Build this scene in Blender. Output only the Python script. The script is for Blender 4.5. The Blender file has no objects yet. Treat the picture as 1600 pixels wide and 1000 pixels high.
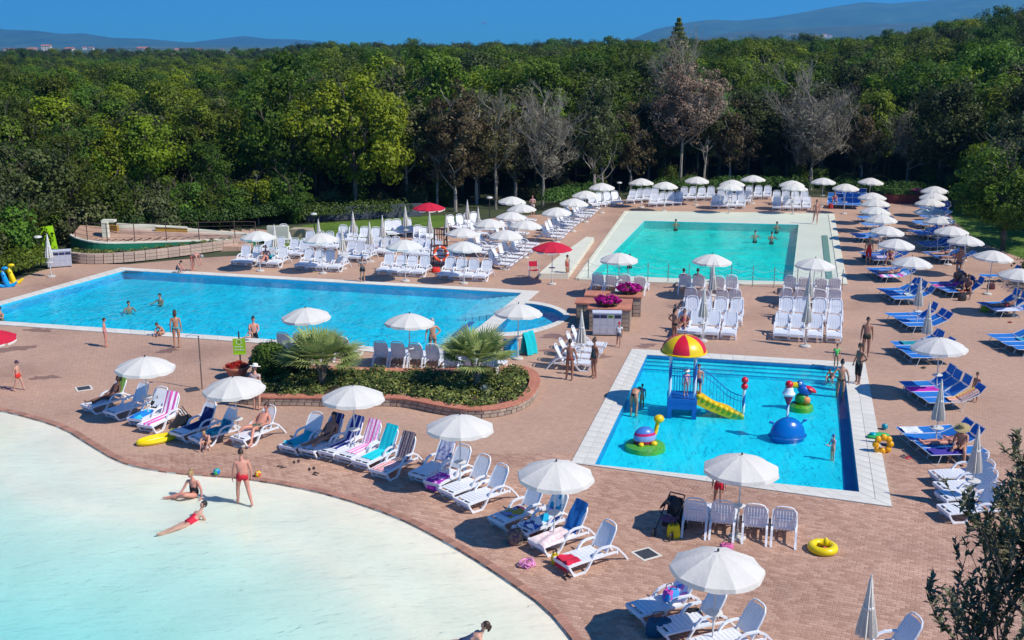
import bpy, bmesh, math, random
import numpy as np
from mathutils import Vector, Matrix
from mathutils.geometry import tessellate_polygon
S = bpy.context.scene
C = S.collection
R = math.radians
rnd = random.Random(7)

# ------------------------------------------------------------------ camera, sky, sun, exposure
FOC, HCAM = 1700.0, 13.0
PITCH = math.atan(430 / FOC)
cam = bpy.data.objects.new('camera', bpy.data.cameras.new('camera'))
C.objects.link(cam)
cam.location = (0, 0, HCAM)
cam.rotation_euler = (math.pi / 2 - PITCH, 0, 0)
cam.data.sensor_width = 36
cam.data.lens = 36 * FOC / 1600
cam.data.clip_start = 0.3
cam.data.clip_end = 30000
S.camera = cam
SUN_AZ, SUN_EL = R(116), R(46)          # azimuth clockwise from +Y
w = bpy.data.worlds.new('World'); S.world = w; w.use_nodes = True
wt = w.node_tree; wt.nodes.clear()
sky = wt.nodes.new('ShaderNodeTexSky'); sky.sky_type = 'NISHITA'; sky.sun_disc = False
sky.sun_elevation = SUN_EL; sky.sun_rotation = SUN_AZ
sky.air_density = 1.0; sky.dust_density = 0.0; sky.ozone_density = 4.0; sky.altitude = 1500
tint = wt.nodes.new('ShaderNodeMix'); tint.data_type = 'RGBA'; tint.blend_type = 'MULTIPLY'
tint.inputs[0].default_value = 1; tint.inputs[7].default_value = (0.09, 0.52, 0.92, 1)
bg = wt.nodes.new('ShaderNodeBackground'); bg.inputs[1].default_value = 0.14
wo = wt.nodes.new('ShaderNodeOutputWorld')
wt.links.new(sky.outputs[0], tint.inputs[6]); wt.links.new(tint.outputs[2], bg.inputs[0]); wt.links.new(bg.outputs[0], wo.inputs[0])
sl = bpy.data.lights.new('sun', 'SUN'); sl.energy = 4.4; sl.angle = R(0.5); sl.color = (1, 0.95, 0.87)
so = bpy.data.objects.new('sun', sl); C.objects.link(so)
sd = Vector((math.sin(SUN_AZ) * math.cos(SUN_EL), math.cos(SUN_AZ) * math.cos(SUN_EL), math.sin(SUN_EL)))
so.rotation_euler = sd.to_track_quat('Z', 'Y').to_euler(); so.location = (40, -20, 60)
S.view_settings.view_transform = 'Standard'; S.view_settings.look = 'None'
S.view_settings.gamma = 1; S.view_settings.use_curve_mapping = False
S.view_settings.exposure = 0.26

# ------------------------------------------------------------------ helpers
def g(px, py, z=0.0):
    u = (px - 800) / FOC; v = -(py - 500) / FOC
    d = Vector((u, math.cos(PITCH) + v * math.sin(PITCH), -math.sin(PITCH) + v * math.cos(PITCH)))
    return Vector((0, 0, HCAM)) + d * ((z - HCAM) / d.z)

def clean(ob, label=None, cat=None, group=None, kind=None):
    if label: ob['label'] = label
    if cat: ob['category'] = cat
    if group: ob['group'] = group
    if kind: ob['kind'] = kind
    return ob

class MB:
    """collects shapes and links them as ONE mesh object"""
    def __init__(s): s.v = []; s.f = []; s.m = []; s.mi = 0; s.M = None
    def add(s, vs, fs):
        b = len(s.v)
        if s.M is not None: vs = [tuple(s.M @ Vector(p)) for p in vs]
        s.v.extend([tuple(p) for p in vs]); s.f.extend([tuple(i + b for i in f) for f in fs]); s.m.extend([s.mi] * len(fs)); return s
    def box(s, x, y, z, sx, sy, sz, rot=None):
        vs = [Vector((i * sx / 2, j * sy / 2, k * sz / 2)) for i in (-1, 1) for j in (-1, 1) for k in (-1, 1)]
        if rot is not None: vs = [rot @ p for p in vs]
        vs = [p + Vector((x, y, z)) for p in vs]
        return s.add(vs, [(0, 1, 3, 2), (4, 6, 7, 5), (0, 4, 5, 1), (2, 3, 7, 6), (0, 2, 6, 4), (1, 5, 7, 3)])
    def tube(s, pts, r, n=6, flat=1.0, cap=True):
        pts = [Vector(p) for p in pts]; rs = r if isinstance(r, (list, tuple)) else [r] * len(pts)
        vs = []; up = Vector((0, 0, 1))
        for i, p in enumerate(pts):
            t = (pts[min(i + 1, len(pts) - 1)] - pts[max(i - 1, 0)]).normalized()
            a = t.cross(up)
            if a.length < 1e-3: a = t.cross(Vector((1, 0, 0)))
            a.normalize(); b = a.cross(t)
            for k in range(n):
                th = 2 * math.pi * (k + .5) / n
                vs.append(p + a * (math.cos(th) * rs[i] * flat) + b * (math.sin(th) * rs[i]))
        fs = [(i * n + k, i * n + (k + 1) % n, (i + 1) * n + (k + 1) % n, (i + 1) * n + k) for i in range(len(pts) - 1) for k in range(n)]
        if cap: fs += [tuple(range(n))[::-1], tuple((len(pts) - 1) * n + k for k in range(n))]
        return s.add(vs, fs)
    def lathe(s, prof, n=16, c=(0, 0, 0), amp=None):
        vs = []
        for (r, z) in prof:
            for k in range(n):
                th = 2 * math.pi * k / n; rr = r * (amp(k, z) if amp else 1)
                vs.append((c[0] + rr * math.cos(th), c[1] + rr * math.sin(th), c[2] + z))
        fs = [(i * n + k, i * n + (k + 1) % n, (i + 1) * n + (k + 1) % n, (i + 1) * n + k) for i in range(len(prof) - 1) for k in range(n)]
        if prof[0][0] > 1e-4: fs.append(tuple(range(n))[::-1])
        if prof[-1][0] > 1e-4: fs.append(tuple((len(prof) - 1) * n + k for k in range(n)))
        return s.add(vs, fs)
    def ell(s, c, r, nu=12, nv=8, rot=None, noise=0, seed=0):
        q = random.Random(seed); vs = []; fs = []
        for j in range(nv + 1):
            ph = math.pi * j / nv
            for i in range(nu):
                th = 2 * math.pi * i / nu; k = 1 + q.uniform(-noise, noise)
                p = Vector((r[0] * math.sin(ph) * math.cos(th) * k, r[1] * math.sin(ph) * math.sin(th) * k, r[2] * math.cos(ph) * k))
                if rot is not None: p = rot @ p
                vs.append(p + Vector(c))
        for j in range(nv):
            for i in range(nu):
                fs.append((j * nu + i, (j + 1) * nu + i, (j + 1) * nu + (i + 1) % nu, j * nu + (i + 1) % nu))
        return s.add(vs, fs)
    def prism(s, poly, z0, z1):
        n = len(poly); vs = [(p[0], p[1], z0) for p in poly] + [(p[0], p[1], z1) for p in poly]
        fs = [(i, (i + 1) % n, n + (i + 1) % n, n + i) for i in range(n)]
        for t in tessellate_polygon([[Vector((p[0], p[1], 0)) for p in poly]]):
            fs += [tuple(t), tuple(n + q for q in t)]
        return s.add(vs, fs)
    def grid(s, fn, nu, nv):
        vs = [fn(i / nu, j / nv) for j in range(nv + 1) for i in range(nu + 1)]
        return s.add(vs, [(j * (nu + 1) + i, j * (nu + 1) + i + 1, (j + 1) * (nu + 1) + i + 1, (j + 1) * (nu + 1) + i) for j in range(nv) for i in range(nu)])
    def mesh(s, name, mats, smooth=False):
        me = bpy.data.meshes.new(name); me.from_pydata(s.v, [], s.f); 
        for m in (mats if isinstance(mats, (list, tuple)) else [mats]): me.materials.append(m)
        if len(set(s.m)) > 1 or s.mi: me.polygons.foreach_set('material_index', s.m)
        me.validate(); bm = bmesh.new(); bm.from_mesh(me)
        if getattr(s, 'weld', False): bmesh.ops.remove_doubles(bm, verts=bm.verts[:], dist=1e-4)
        bmesh.ops.recalc_face_normals(bm, faces=bm.faces[:]); bm.to_mesh(me); bm.free()
        if smooth:
            me.shade_smooth()
            me.set_sharp_from_angle(angle=R(40))
        return me
    def build(s, name, mats, parent=None, smooth=False, loc=None, rz=0):
        return link(name, s.mesh(name, mats, smooth), parent, loc, rz)

def link(name, me, parent=None, loc=None, rz=0):
    ob = bpy.data.objects.new(name, me); C.objects.link(ob)
    if parent is not None: ob.parent = parent
    if loc is not None: ob.location = loc
    if rz: ob.rotation_euler = (0, 0, rz)
    return ob

def thing(name, label, cat, loc=(0, 0, 0), rz=0, group=None):
    ob = link(name, None, None, loc, rz); ob.empty_display_size = .1
    return clean(ob, label, cat, group)

def copy_tree(src, loc, rz=0, label=None, group=None, parent=None, scale=None):
    o = src.copy(); C.objects.link(o); o.parent = parent
    if parent is None:
        o.location = loc; o.rotation_euler = (0, 0, rz)
        if label: o['label'] = label
        if group: o['group'] = group
        if scale: o.scale = scale if hasattr(scale, '__len__') else (scale,) * 3
    for ch in src.children: copy_tree(ch, None, parent=o)
    return o

class Proto:
    """first use moves the original itself, later uses copy it"""
    def __init__(s, root): s.root = root; s.used = False
    def put(s, loc, rz=0, label=None, group=None, scale=None):
        if not s.used:
            s.used = True; o = s.root; o.location = loc; o.rotation_euler = (0, 0, rz)
            if scale: o.scale = scale if hasattr(scale, '__len__') else (scale,) * 3
            if label: o['label'] = label
            if group: o['group'] = group
            return o
        return copy_tree(s.root, loc, rz, label, group, scale=scale or (1, 1, 1))

# ------------------------------------------------------------------ materials
def nodes(name):
    m = bpy.data.materials.new(name); m.use_nodes = True; nt = m.node_tree
    return m, nt, nt.nodes['Principled BSDF']
def N(nt, t, **kw):
    n = nt.nodes.new('ShaderNode' + t)
    for k, v in kw.items():
        if k.startswith('i_'):
            key = k[2:]; key = int(key) if key.isdigit() else key.replace('_', ' ')
            n.inputs[key].default_value = v
        else: setattr(n, k, v)
    return n
def ramp(nt, stops, interp='LINEAR'):
    r = nt.nodes.new('ShaderNodeValToRGB'); r.color_ramp.interpolation = interp; e = r.color_ramp.elements
    while len(e) < len(stops): e.new(0.5)
    for i, (p, c) in enumerate(stops): e[i].position = p; e[i].color = (*c[:3], 1)
    return r
def c4(c): return (*c[:3], 1)
MATS = {}
def plain(name, col, rough=.5, var=.12, scale=6, bump=0.0, bscale=60, metal=0, trans=0, obj_var=0.0):
    """solid stuff with gentle mottling (and optional fine relief)"""
    if name in MATS: return MATS[name]
    m, nt, p = nodes(name); tc = N(nt, 'TexCoord'); L = nt.links.new
    no = N(nt, 'TexNoise', i_Scale=scale, i_Detail=5.0); L(tc.outputs['Object'], no.inputs['Vector'])
    r = ramp(nt, [(.3, [c * (1 - var) for c in col]), (.7, [min(1, c * (1 + var)) for c in col])]); L(no.outputs[0], r.inputs[0])
    out = r.outputs[0]
    if obj_var:
        oi = N(nt, 'ObjectInfo'); mr = N(nt, 'MapRange', i_3=1 - obj_var, i_4=1 + obj_var); L(oi.outputs['Random'], mr.inputs[0])
        hs = N(nt, 'HueSaturation'); L(out, hs.inputs['Color']); L(mr.outputs[0], hs.inputs['Value']); out = hs.outputs[0]
    L(out, p.inputs['Base Color']); p.inputs['Roughness'].default_value = rough; p.inputs['Metallic'].default_value = metal
    if bump:
        nb = N(nt, 'TexNoise', i_Scale=bscale, i_Detail=3.0); L(tc.outputs['Object'], nb.inputs['Vector'])
        b = N(nt, 'Bump', i_Strength=bump, i_Distance=.02); L(nb.outputs[0], b.inputs['Height']); L(b.outputs[0], p.inputs['Normal'])
    if trans:
        t = N(nt, 'BsdfTranslucent'); L(out, t.inputs[0]); mx = N(nt, 'MixShader'); mx.inputs[0].default_value = trans
        o = nt.nodes['Material Output']; L(p.outputs[0], mx.inputs[1]); L(t.outputs[0], mx.inputs[2]); L(mx.outputs[0], o.inputs[0])
    MATS[name] = m; return m

def striped(name, cols, n=5, axis=0, rough=.9):
    """towel cloth with woven stripes across its own width"""
    if name in MATS: return MATS[name]
    m, nt, p = nodes(name); L = nt.links.new; tc = N(nt, 'TexCoord'); sp = N(nt, 'SeparateXYZ'); L(tc.outputs['Generated'], sp.inputs[0])
    mu = N(nt, 'Math', operation='MULTIPLY'); mu.inputs[1].default_value = n; L(sp.outputs[axis], mu.inputs[0])
    fr = N(nt, 'Math', operation='FRACT'); L(mu.outputs[0], fr.inputs[0])
    k = len(cols); r = ramp(nt, [(i / k, c) for i, c in enumerate(cols)], 'CONSTANT'); L(fr.outputs[0], r.inputs[0])
    L(r.outputs[0], p.inputs['Base Color']); p.inputs['Roughness'].default_value = rough
    nb = N(nt, 'TexNoise', i_Scale=14.0, i_Detail=4.0); L(tc.outputs['Object'], nb.inputs['Vector'])
    b = N(nt, 'Bump', i_Strength=.6, i_Distance=.05); L(nb.outputs[0], b.inputs['Height']); L(b.outputs[0], p.inputs['Normal'])
    MATS[name] = m; return m

def blotch(name, cols, scale=9):
    if name in MATS: return MATS[name]
    m, nt, p = nodes(name); L = nt.links.new; tc = N(nt, 'TexCoord')
    v = N(nt, 'TexVoronoi', i_Scale=float(scale)); L(tc.outputs['Object'], v.inputs['Vector']); sp = N(nt, 'SeparateColor'); L(v.outputs['Color'], sp.inputs[0])
    k = len(cols); r = ramp(nt, [(i / k, c) for i, c in enumerate(cols)], 'CONSTANT'); L(sp.outputs[0], r.inputs[0])
    L(r.outputs[0], p.inputs['Base Color']); p.inputs['Roughness'].default_value = .9; MATS[name] = m; return m

def leafmat(name, dark, light, trans=.3, hue=.02, val=.25, rough=.55):
    m, nt, p = nodes(name); L = nt.links.new
    at = N(nt, 'Attribute', attribute_name='shade'); r = ramp(nt, [(0, dark), (1, light)]); L(at.outputs['Fac'], r.inputs[0])
    oi = N(nt, 'ObjectInfo'); hs = N(nt, 'HueSaturation')
    a = N(nt, 'MapRange', i_3=.5 - hue, i_4=.5 + hue); L(oi.outputs['Random'], a.inputs[0]); L(a.outputs[0], hs.inputs['Hue'])
    mu = N(nt, 'Math', operation='MULTIPLY'); mu.inputs[1].default_value = 7.31; L(oi.outputs['Random'], mu.inputs[0])
    fr = N(nt, 'Math', operation='FRACT'); L(mu.outputs[0], fr.inputs[0])
    b = N(nt, 'MapRange', i_3=1 - val, i_4=1 + val); L(fr.outputs[0], b.inputs[0]); L(b.outputs[0], hs.inputs['Value'])
    L(r.outputs[0], hs.inputs['Color']); L(hs.outputs[0], p.inputs['Base Color']); p.inputs['Roughness'].default_value = rough
    p.inputs['Specular IOR Level'].default_value = .25
    t = N(nt, 'BsdfTranslucent'); L(hs.outputs[0], t.inputs[0]); mx = N(nt, 'MixShader'); mx.inputs[0].default_value = trans
    L(p.outputs[0], mx.inputs[1]); L(t.outputs[0], mx.inputs[2]); L(mx.outputs[0], nt.nodes['Material Output'].inputs[0])
    MATS[name] = m; return m

def water(name, absorb, density, bump=.5, scale=3.0, dist=.06, aniso=(1, .8, 1), rz=.4):
    m, nt, p = nodes(name); L = nt.links.new; nt.nodes.remove(p); tc = N(nt, 'TexCoord'); geo = N(nt, 'NewGeometry')
    mp = N(nt, 'Mapping'); mp.inputs['Scale'].default_value = aniso; mp.inputs['Rotation'].default_value = (0, 0, rz); L(geo.outputs['Position'], mp.inputs[0])
    n1 = N(nt, 'TexNoise', i_Scale=scale, i_Detail=4.0, i_Roughness=.55, i_Distortion=1.2); L(mp.outputs[0], n1.inputs['Vector'])
    n2 = N(nt, 'TexNoise', i_Scale=scale * .22, i_Detail=2.0, i_Distortion=.5); L(mp.outputs[0], n2.inputs['Vector'])
    ad = N(nt, 'Math', operation='MULTIPLY_ADD'); ad.inputs[1].default_value = 2.2; L(n2.outputs[0], ad.inputs[0]); L(n1.outputs[0], ad.inputs[2])
    b = N(nt, 'Bump', i_Strength=bump, i_Distance=dist); L(ad.outputs[0], b.inputs['Height'])
    fr = N(nt, 'Fresnel', i_IOR=1.33); L(b.outputs[0], fr.inputs['Normal'])
    tr = N(nt, 'BsdfTransparent'); gl = N(nt, 'BsdfGlossy', i_Roughness=.03); L(b.outputs[0], gl.inputs['Normal'])
    mx = N(nt, 'MixShader'); L(fr.outputs[0], mx.inputs[0]); L(tr.outputs[0], mx.inputs[1]); L(gl.outputs[0], mx.inputs[2])
    va = N(nt, 'VolumeAbsorption', i_Density=density); va.inputs[0].default_value = c4(absorb)
    o = nt.nodes['Material Output']; L(mx.outputs[0], o.inputs['Surface']); L(va.outputs[0], o.inputs['Volume'])
    MATS[name] = m; return m

def paving(name, c1, c2, mortar, bw=.2, bh=.12, bump=.4):
    m, nt, p = nodes(name); L = nt.links.new; geo = N(nt, 'NewGeometry'); mp = N(nt, 'Mapping'); mp.inputs['Rotation'].default_value = (0, 0, R(22)); L(geo.outputs['Position'], mp.inputs[0])
    br = N(nt, 'TexBrick', i_Scale=1.0); br.inputs['Brick Width'].default_value = bw; br.inputs['Row Height'].default_value = bh; br.inputs['Mortar Size'].default_value = .012
    br.inputs['Mortar Smooth'].default_value = .4; br.inputs[1].default_value = c4(c1); br.inputs[2].default_value = c4(c2); br.inputs[3].default_value = c4(mortar); L(mp.outputs[0], br.inputs[0])
    n1 = N(nt, 'TexNoise', i_Scale=.18, i_Detail=6.0, i_Roughness=.6); L(geo.outputs['Position'], n1.inputs['Vector'])
    n2 = N(nt, 'TexNoise', i_Scale=5.0, i_Detail=5.0, i_Roughness=.7); L(geo.outputs['Position'], n2.inputs['Vector'])
    r1 = ramp(nt, [(.34, (.78, .75, .74)), (.46, (.97, .96, .96)), (.56, (1.04, 1.03, 1.02)), (.68, (1.13, 1.12, 1.09))]); L(n1.outputs[0], r1.inputs[0])
    r2 = ramp(nt, [(.3, (.86, .85, .84)), (.7, (1.08, 1.08, 1.08))]); L(n2.outputs[0], r2.inputs[0])
    m1 = N(nt, 'Mix', data_type='RGBA', blend_type='MULTIPLY'); m1.inputs[0].default_value = 1; L(br.outputs[0], m1.inputs[6]); L(r1.outputs[0], m1.inputs[7])
    m2 = N(nt, 'Mix', data_type='RGBA', blend_type='MULTIPLY'); m2.inputs[0].default_value = 1; L(m1.outputs[2], m2.inputs[6]); L(r2.outputs[0], m2.inputs[7])
    L(m2.outputs[2], p.inputs['Base Color']); p.inputs['Roughness'].default_value = .88
    b = N(nt, 'Bump', i_Strength=bump, i_Distance=.01); b.invert = True; L(br.outputs['Fac'], b.inputs['Height']); L(b.outputs[0], p.inputs['Normal'])
    MATS[name] = m; return m

WHITE = plain('white_plastic', (.74, .75, .77), .42, .05, 3)
CLOTH = plain('umbrella_cloth', (.79, .765, .69), .9, .03, 3, .4, 14, trans=.28)
CLOTHC = plain('folded_cloth', (.72, .68, .60), .9, .08, 7, .3, 25, trans=.15)
REDC = plain('red_cloth', (.62, .012, .045), .85, .08, 5, .2, 25, trans=.2)
METAL = plain('grey_metal', (.42, .41, .40), .4, .08, 9, metal=.6)
STEEL = plain('dull_steel', (.5, .51, .56), .5, .06, 4, metal=.3)
POLE = plain('cream_pole', (.62, .60, .55), .5, .06, 6)
DARKM = plain('dark_metal', (.03, .028, .027), .5, .1)
BLUEF = plain('blue_sling', (.004, .15, .50), .75, .12, 5, .3, 40)
BLUED = plain('blue_sling_dark', (.004, .085, .33), .75, .12, 5, .3, 40)  # darker blue version of the sling cloth
ALU = plain('white_aluminium', (.66, .66, .66), .35, .05)
CREAM = plain('cream_render', (.66, .64, .50), .85, .08, .6, .2, 18)
BEACH = plain('pale_resin_beach', (.80, .755, .65), .8, .05, .5, .15, 30)
COPING = plain('white_coping', (.68, .645, .555), .7, .07, 2.2, .2, 30, obj_var=.05)
TERRA = plain('terracotta_cap', (.50, .19, .115), .85, .18, 2.5, .3, 30, obj_var=.10)
STONE = plain('buff_stone', (.38, .29, .22), .9, .25, 5, .5, 18, obj_var=.22)
WOOD = plain('dark_wood', (.085, .045, .025), .7, .3, 9, .3, 20)
SOIL = plain('soil', (.06, .042, .028), .95, .3, 3, .5, 12)
# ------------------------------------------------------------------ ground, terrain, far land
def terr(x, y):
    a = x / max(y, 30.)
    sm = lambda v: (lambda k: k * k * (3 - 2 * k))(min(1, max(0, v)))
    t = .22 * sm((a + .10) / .35) + .78 * sm((a - .29) / .20)
    d = min(1, max(0, (y - 105) / 150)); d = d * d * (3 - 2 * d)
    z = 10.5 * t * d
    if y > 500: z += 0.0
    return z * (1 - min(1, max(0, (y - 420) / 700)))

def P2(l): return [g(*p).to_2d() for p in l]
def smooth_poly(pts, it=2):
    for _ in range(it):
        q = []
        for i in range(len(pts) - 1):
            a, b = pts[i], pts[i + 1]; q += [a * .75 + b * .25, a * .25 + b * .75]
        pts = [pts[0]] + q + [pts[-1]]
    return pts
lag_px = [(-60, 632), (0, 641), (50, 653), (100, 669), (144, 697), (181, 719), (220, 731), (274, 739), (328, 743), (373, 746), (450, 758), (530, 776), (620, 807), (678, 836), (736, 869), (794, 907), (854, 950), (896, 1000), (925, 1045)]
lag = smooth_poly(P2(lag_px), 1)
lagoon = lag + [Vector((3.2, 12)), Vector((-32, 12)), Vector((-32, 38.5))]
small_w = P2([(1011, 555), (1319, 574), (1342, 770), (929, 727)])
small_o = P2([(987, 546), (1352, 568), (1394, 793), (892, 724)])
B_o = P2([(190, 419), (843, 455), (801, 480)]) ; 
B_w = P2([(197, 424), (815, 458.5), (733, 525), (690, 545), (583, 544), (0, 505), (-60, 501), (-60, 497)])
# big pool outline (water) and its coping
B_w = P2([(195, 423), (815, 458.5), (720, 534), (672, 550), (560, 541), (340, 525.5), (0, 503), (-120, 495), (-75, 498)])
B_w[7] = g(-120, 494).to_2d(); B_w[8] = g(-120, 518).to_2d(); B_w = B_w[:8] + [g(-105, 518).to_2d()]
B_w = P2([(195, 423), (815, 458.5), (720, 534), (672, 550), (560, 541), (340, 525.5), (160, 513), (-80, 497), (-10, 480)])
B_o = P2([(189, 418.5), (843, 455.5), (742, 541), (690, 562), (560, 548.5), (340, 532), (160, 519.5), (-130, 499), (-22, 478)])
ann_c = g(798, 500).to_2d()
def arc(cx, cy, rx, ry, a0, a1, n, rot=0):
    out = []
    for i in range(n + 1):
        a = R(a0 + (a1 - a0) * i / n); x = rx * math.cos(a); y = ry * math.sin(a)
        out.append(Vector((cx + x * math.cos(rot) - y * math.sin(rot), cy + x * math.sin(rot) + y * math.cos(rot))))
    return out
# half-round annex at the right end of the big pool, traced at ground level
annex_o = smooth_poly(P2([(800, 470), (835, 471), (868, 478), (889, 489), (891, 497), (872, 509), (838, 520), (800, 526), (757, 526)]), 2)
annex_w = smooth_poly(P2([(806, 474), (832, 475), (862, 481), (881, 491), (880, 497), (864, 506), (834, 515), (800, 520), (772, 520)]), 2)
C_o = P2([(980, 331.5), (1294, 335), (1311, 445), (1140, 444), (920, 436), (862, 436), (871, 420), (915, 381)])
C_w = P2([(1007, 345), (1248, 351), (1239, 443.0), (925, 430)])
Co = P2([(980, 331.5), (1294, 335), (1311, 445), (1090, 444), (905, 437)])
C_w = P2([(1007, 345), (1248, 351), (1238, 439), (1080, 435), (925, 428)])

terrace = [Vector((-40, 8)), Vector((26, 8)), Vector((31, 20)), g(1640, 470).to_2d(), g(1600, 405).to_2d(), g(1530, 378).to_2d(), g(1490, 345).to_2d(), g(1480, 318).to_2d(), g(1400, 314).to_2d(), g(1330, 310).to_2d(), g(1200, 306).to_2d(), g(1000, 310).to_2d(), g(920, 316).to_2d(), g(850, 335).to_2d(), g(790, 338).to_2d(), g(700, 352).to_2d(), g(640, 368).to_2d(), g(560, 383).to_2d(), g(470, 388).to_2d(), g(420, 398).to_2d(), g(360, 400).to_2d(), g(300, 404).to_2d(), g(200, 413).to_2d(), g(110, 412).to_2d(), g(60, 424).to_2d(), g(0, 447).to_2d(), g(-60, 462).to_2d(), Vector((-40, 60))]

def flat(name, outer, holes, z, mat):
    loops = [[Vector((p.x, p.y, 0)) for p in outer]] + [[Vector((p.x, p.y, 0)) for p in h] for h in holes]
    allp = [p for l in loops for p in l]; mb = MB()
    mb.add([(p.x, p.y, z) for p in allp], [tuple(t) for t in tessellate_polygon(loops)])
    me = mb.mesh(name, mat)
    for pl in me.polygons:
        if pl.normal.z < 0: pl.flip()
    o = link(name, me); return clean(o, kind='structure')

def inside(p, poly):
    c = False; j = len(poly) - 1
    for i in range(len(poly)):
        a, b = poly[i], poly[j]
        if (a.y > p[1]) != (b.y > p[1]) and p[0] < (b.x - a.x) * (p[1] - a.y) / (b.y - a.y) + a.x: c = not c
        j = i
    return c

PAVE = paving('brick_paving', (.515, .325, .225), (.46, .288, .20), (.385, .246, .178))
flat('paved_terrace', terrace, [lagoon, small_w, B_w, annex_w, Co], 0, PAVE)

# separate bricks, laid with open joints, where the camera stands close enough to tell them apart
def bricks():
    q = random.Random(3); bw, bh = .215, .125; a = R(-22); ca, sa = math.cos(a), math.sin(a)
    obst = [lagoon, small_o]; V = []; F = []; sh = []
    bx0, bx1, by0, by1 = -13, 17, 20.5, 33.5
    cxs = [(x, y) for x in (bx0, bx1) for y in (by0, by1)]
    us = [x * ca + y * sa for x, y in cxs]; vs_ = [-x * sa + y * ca for x, y in cxs]
    j0, j1 = int(min(vs_) / bh), int(max(vs_) / bh); i0, i1 = int(min(us) / bw), int(max(us) / bw)
    for j in range(j0, j1):
        for i in range(i0, i1):
            u = (i + .5 * (j % 2)) * bw; v = j * bh
            x = u * ca - v * sa; y = u * sa + v * ca
            if not (by0 < y < by1 and abs(x) < y * .53 + 1): continue
            cs = [(x + dx * ca * bw / 2 - dy * sa * bh / 2, y + dx * sa * bw / 2 + dy * ca * bh / 2) for dx in (-1, 1) for dy in (-1, 1)]
            if any(inside(c, o) for c in cs for o in obst): continue
            z = .006 + q.uniform(0, .0035); b = len(V); hw, hh = bw / 2 - .0065, bh / 2 - .0065
            for (k, zz) in ((1, -.002), (.94, z)):
                for (dx, dy) in ((-1, -1), (1, -1), (1, 1), (-1, 1)):
                    lx, ly = dx * hw * k, dy * hh * (k if k == 1 else .9)
                    V.append((x + lx * ca - ly * sa, y + lx * sa + ly * ca, zz))
            F += [(b + 4, b + 5, b + 6, b + 7), (b, b + 1, b + 5, b + 4), (b + 1, b + 2, b + 6, b + 5), (b + 2, b + 3, b + 7, b + 6), (b + 3, b, b + 4, b + 7)]
            sh.append(q.random())
    me = bpy.data.meshes.new('paving_bricks'); me.from_pydata(V, [], F)
    at = me.attributes.new('shade', 'FLOAT', 'FACE'); at.data.foreach_set('value', np.repeat(sh, 5).astype(np.float32))
    m, nt, p = nodes('loose_brick'); L = nt.links.new; geo = N(nt, 'NewGeometry'); at = N(nt, 'Attribute', attribute_name='shade')
    r = ramp(nt, [(0, (.40, .23, .158)), (.5, (.48, .29, .205)), (1, (.56, .355, .255))]); L(at.outputs['Fac'], r.inputs[0])
    n1 = N(nt, 'TexNoise', i_Scale=.25, i_Detail=6.0); n2 = N(nt, 'TexNoise', i_Scale=22.0, i_Detail=4.0)
    L(geo.outputs['Position'], n1.inputs['Vector']); L(geo.outputs['Position'], n2.inputs['Vector'])
    r1 = ramp(nt, [(.35, (.82, .8, .8)), (.65, (1.1, 1.08, 1.05))]); L(n1.outputs[0], r1.inputs[0])
    r2 = ramp(nt, [(.3, (.82, .82, .82)), (.7, (1.12, 1.12, 1.12))]); L(n2.outputs[0], r2.inputs[0])
    m1 = N(nt, 'Mix', data_type='RGBA', blend_type='MULTIPLY'); m1.inputs[0].default_value = 1; L(r.outputs[0], m1.inputs[6]); L(r1.outputs[0], m1.inputs[7])
    m2 = N(nt, 'Mix', data_type='RGBA', blend_type='MULTIPLY'); m2.inputs[0].default_value = 1; L(m1.outputs[2], m2.inputs[6]); L(r2.outputs[0], m2.inputs[7])
    L(m2.outputs[2], p.inputs['Base Color']); p.inputs['Roughness'].default_value = .9
    me.materials.append(m); clean(link('paving_bricks', me), kind='structure')
bricks()
WETP = paving('wet_paving', (.33, .19, .13), (.28, .16, .11), (.2, .12, .09)); WETP.node_tree.nodes['Principled BSDF'].inputs['Roughness'].default_value = .45
wq = random.Random(12)
for i, (px, py, r0) in enumerate([(878, 527, .9), (905, 545, .6), (865, 548, .5), (936, 556, .5), (300, 520, .6), (262, 548, .5), (150, 522, .7), (60, 516, .6), (420, 543, .5), (560, 447, .5), (310, 430, .6), (852, 462, .5), (1052, 540, .5), (1345, 612, .45), (1362, 640, .4), (22, 545, .8), (1010, 540, .5), (1290, 462, .5), (70, 590, .5)]):
    c = g(px, py).to_2d(); n_ = 22; ph = [wq.uniform(0, 6) for _ in range(3)]
    poly = [c + Vector((math.cos(a_) * 1.5, math.sin(a_))) * r0 * (.62 + .2 * math.sin(2 * a_ + ph[0]) + .13 * math.sin(5 * a_ + ph[1]) + .08 * math.sin(9 * a_ + ph[2])) for a_ in [2 * math.pi * k / n_ for k in range(n_)]]
    if any(inside(p_, h_) for p_ in poly for h_ in (small_o, B_o, annex_o, Co)): poly = None
    if poly: flat('wet_patch', poly, [], .004, WETP)

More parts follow.
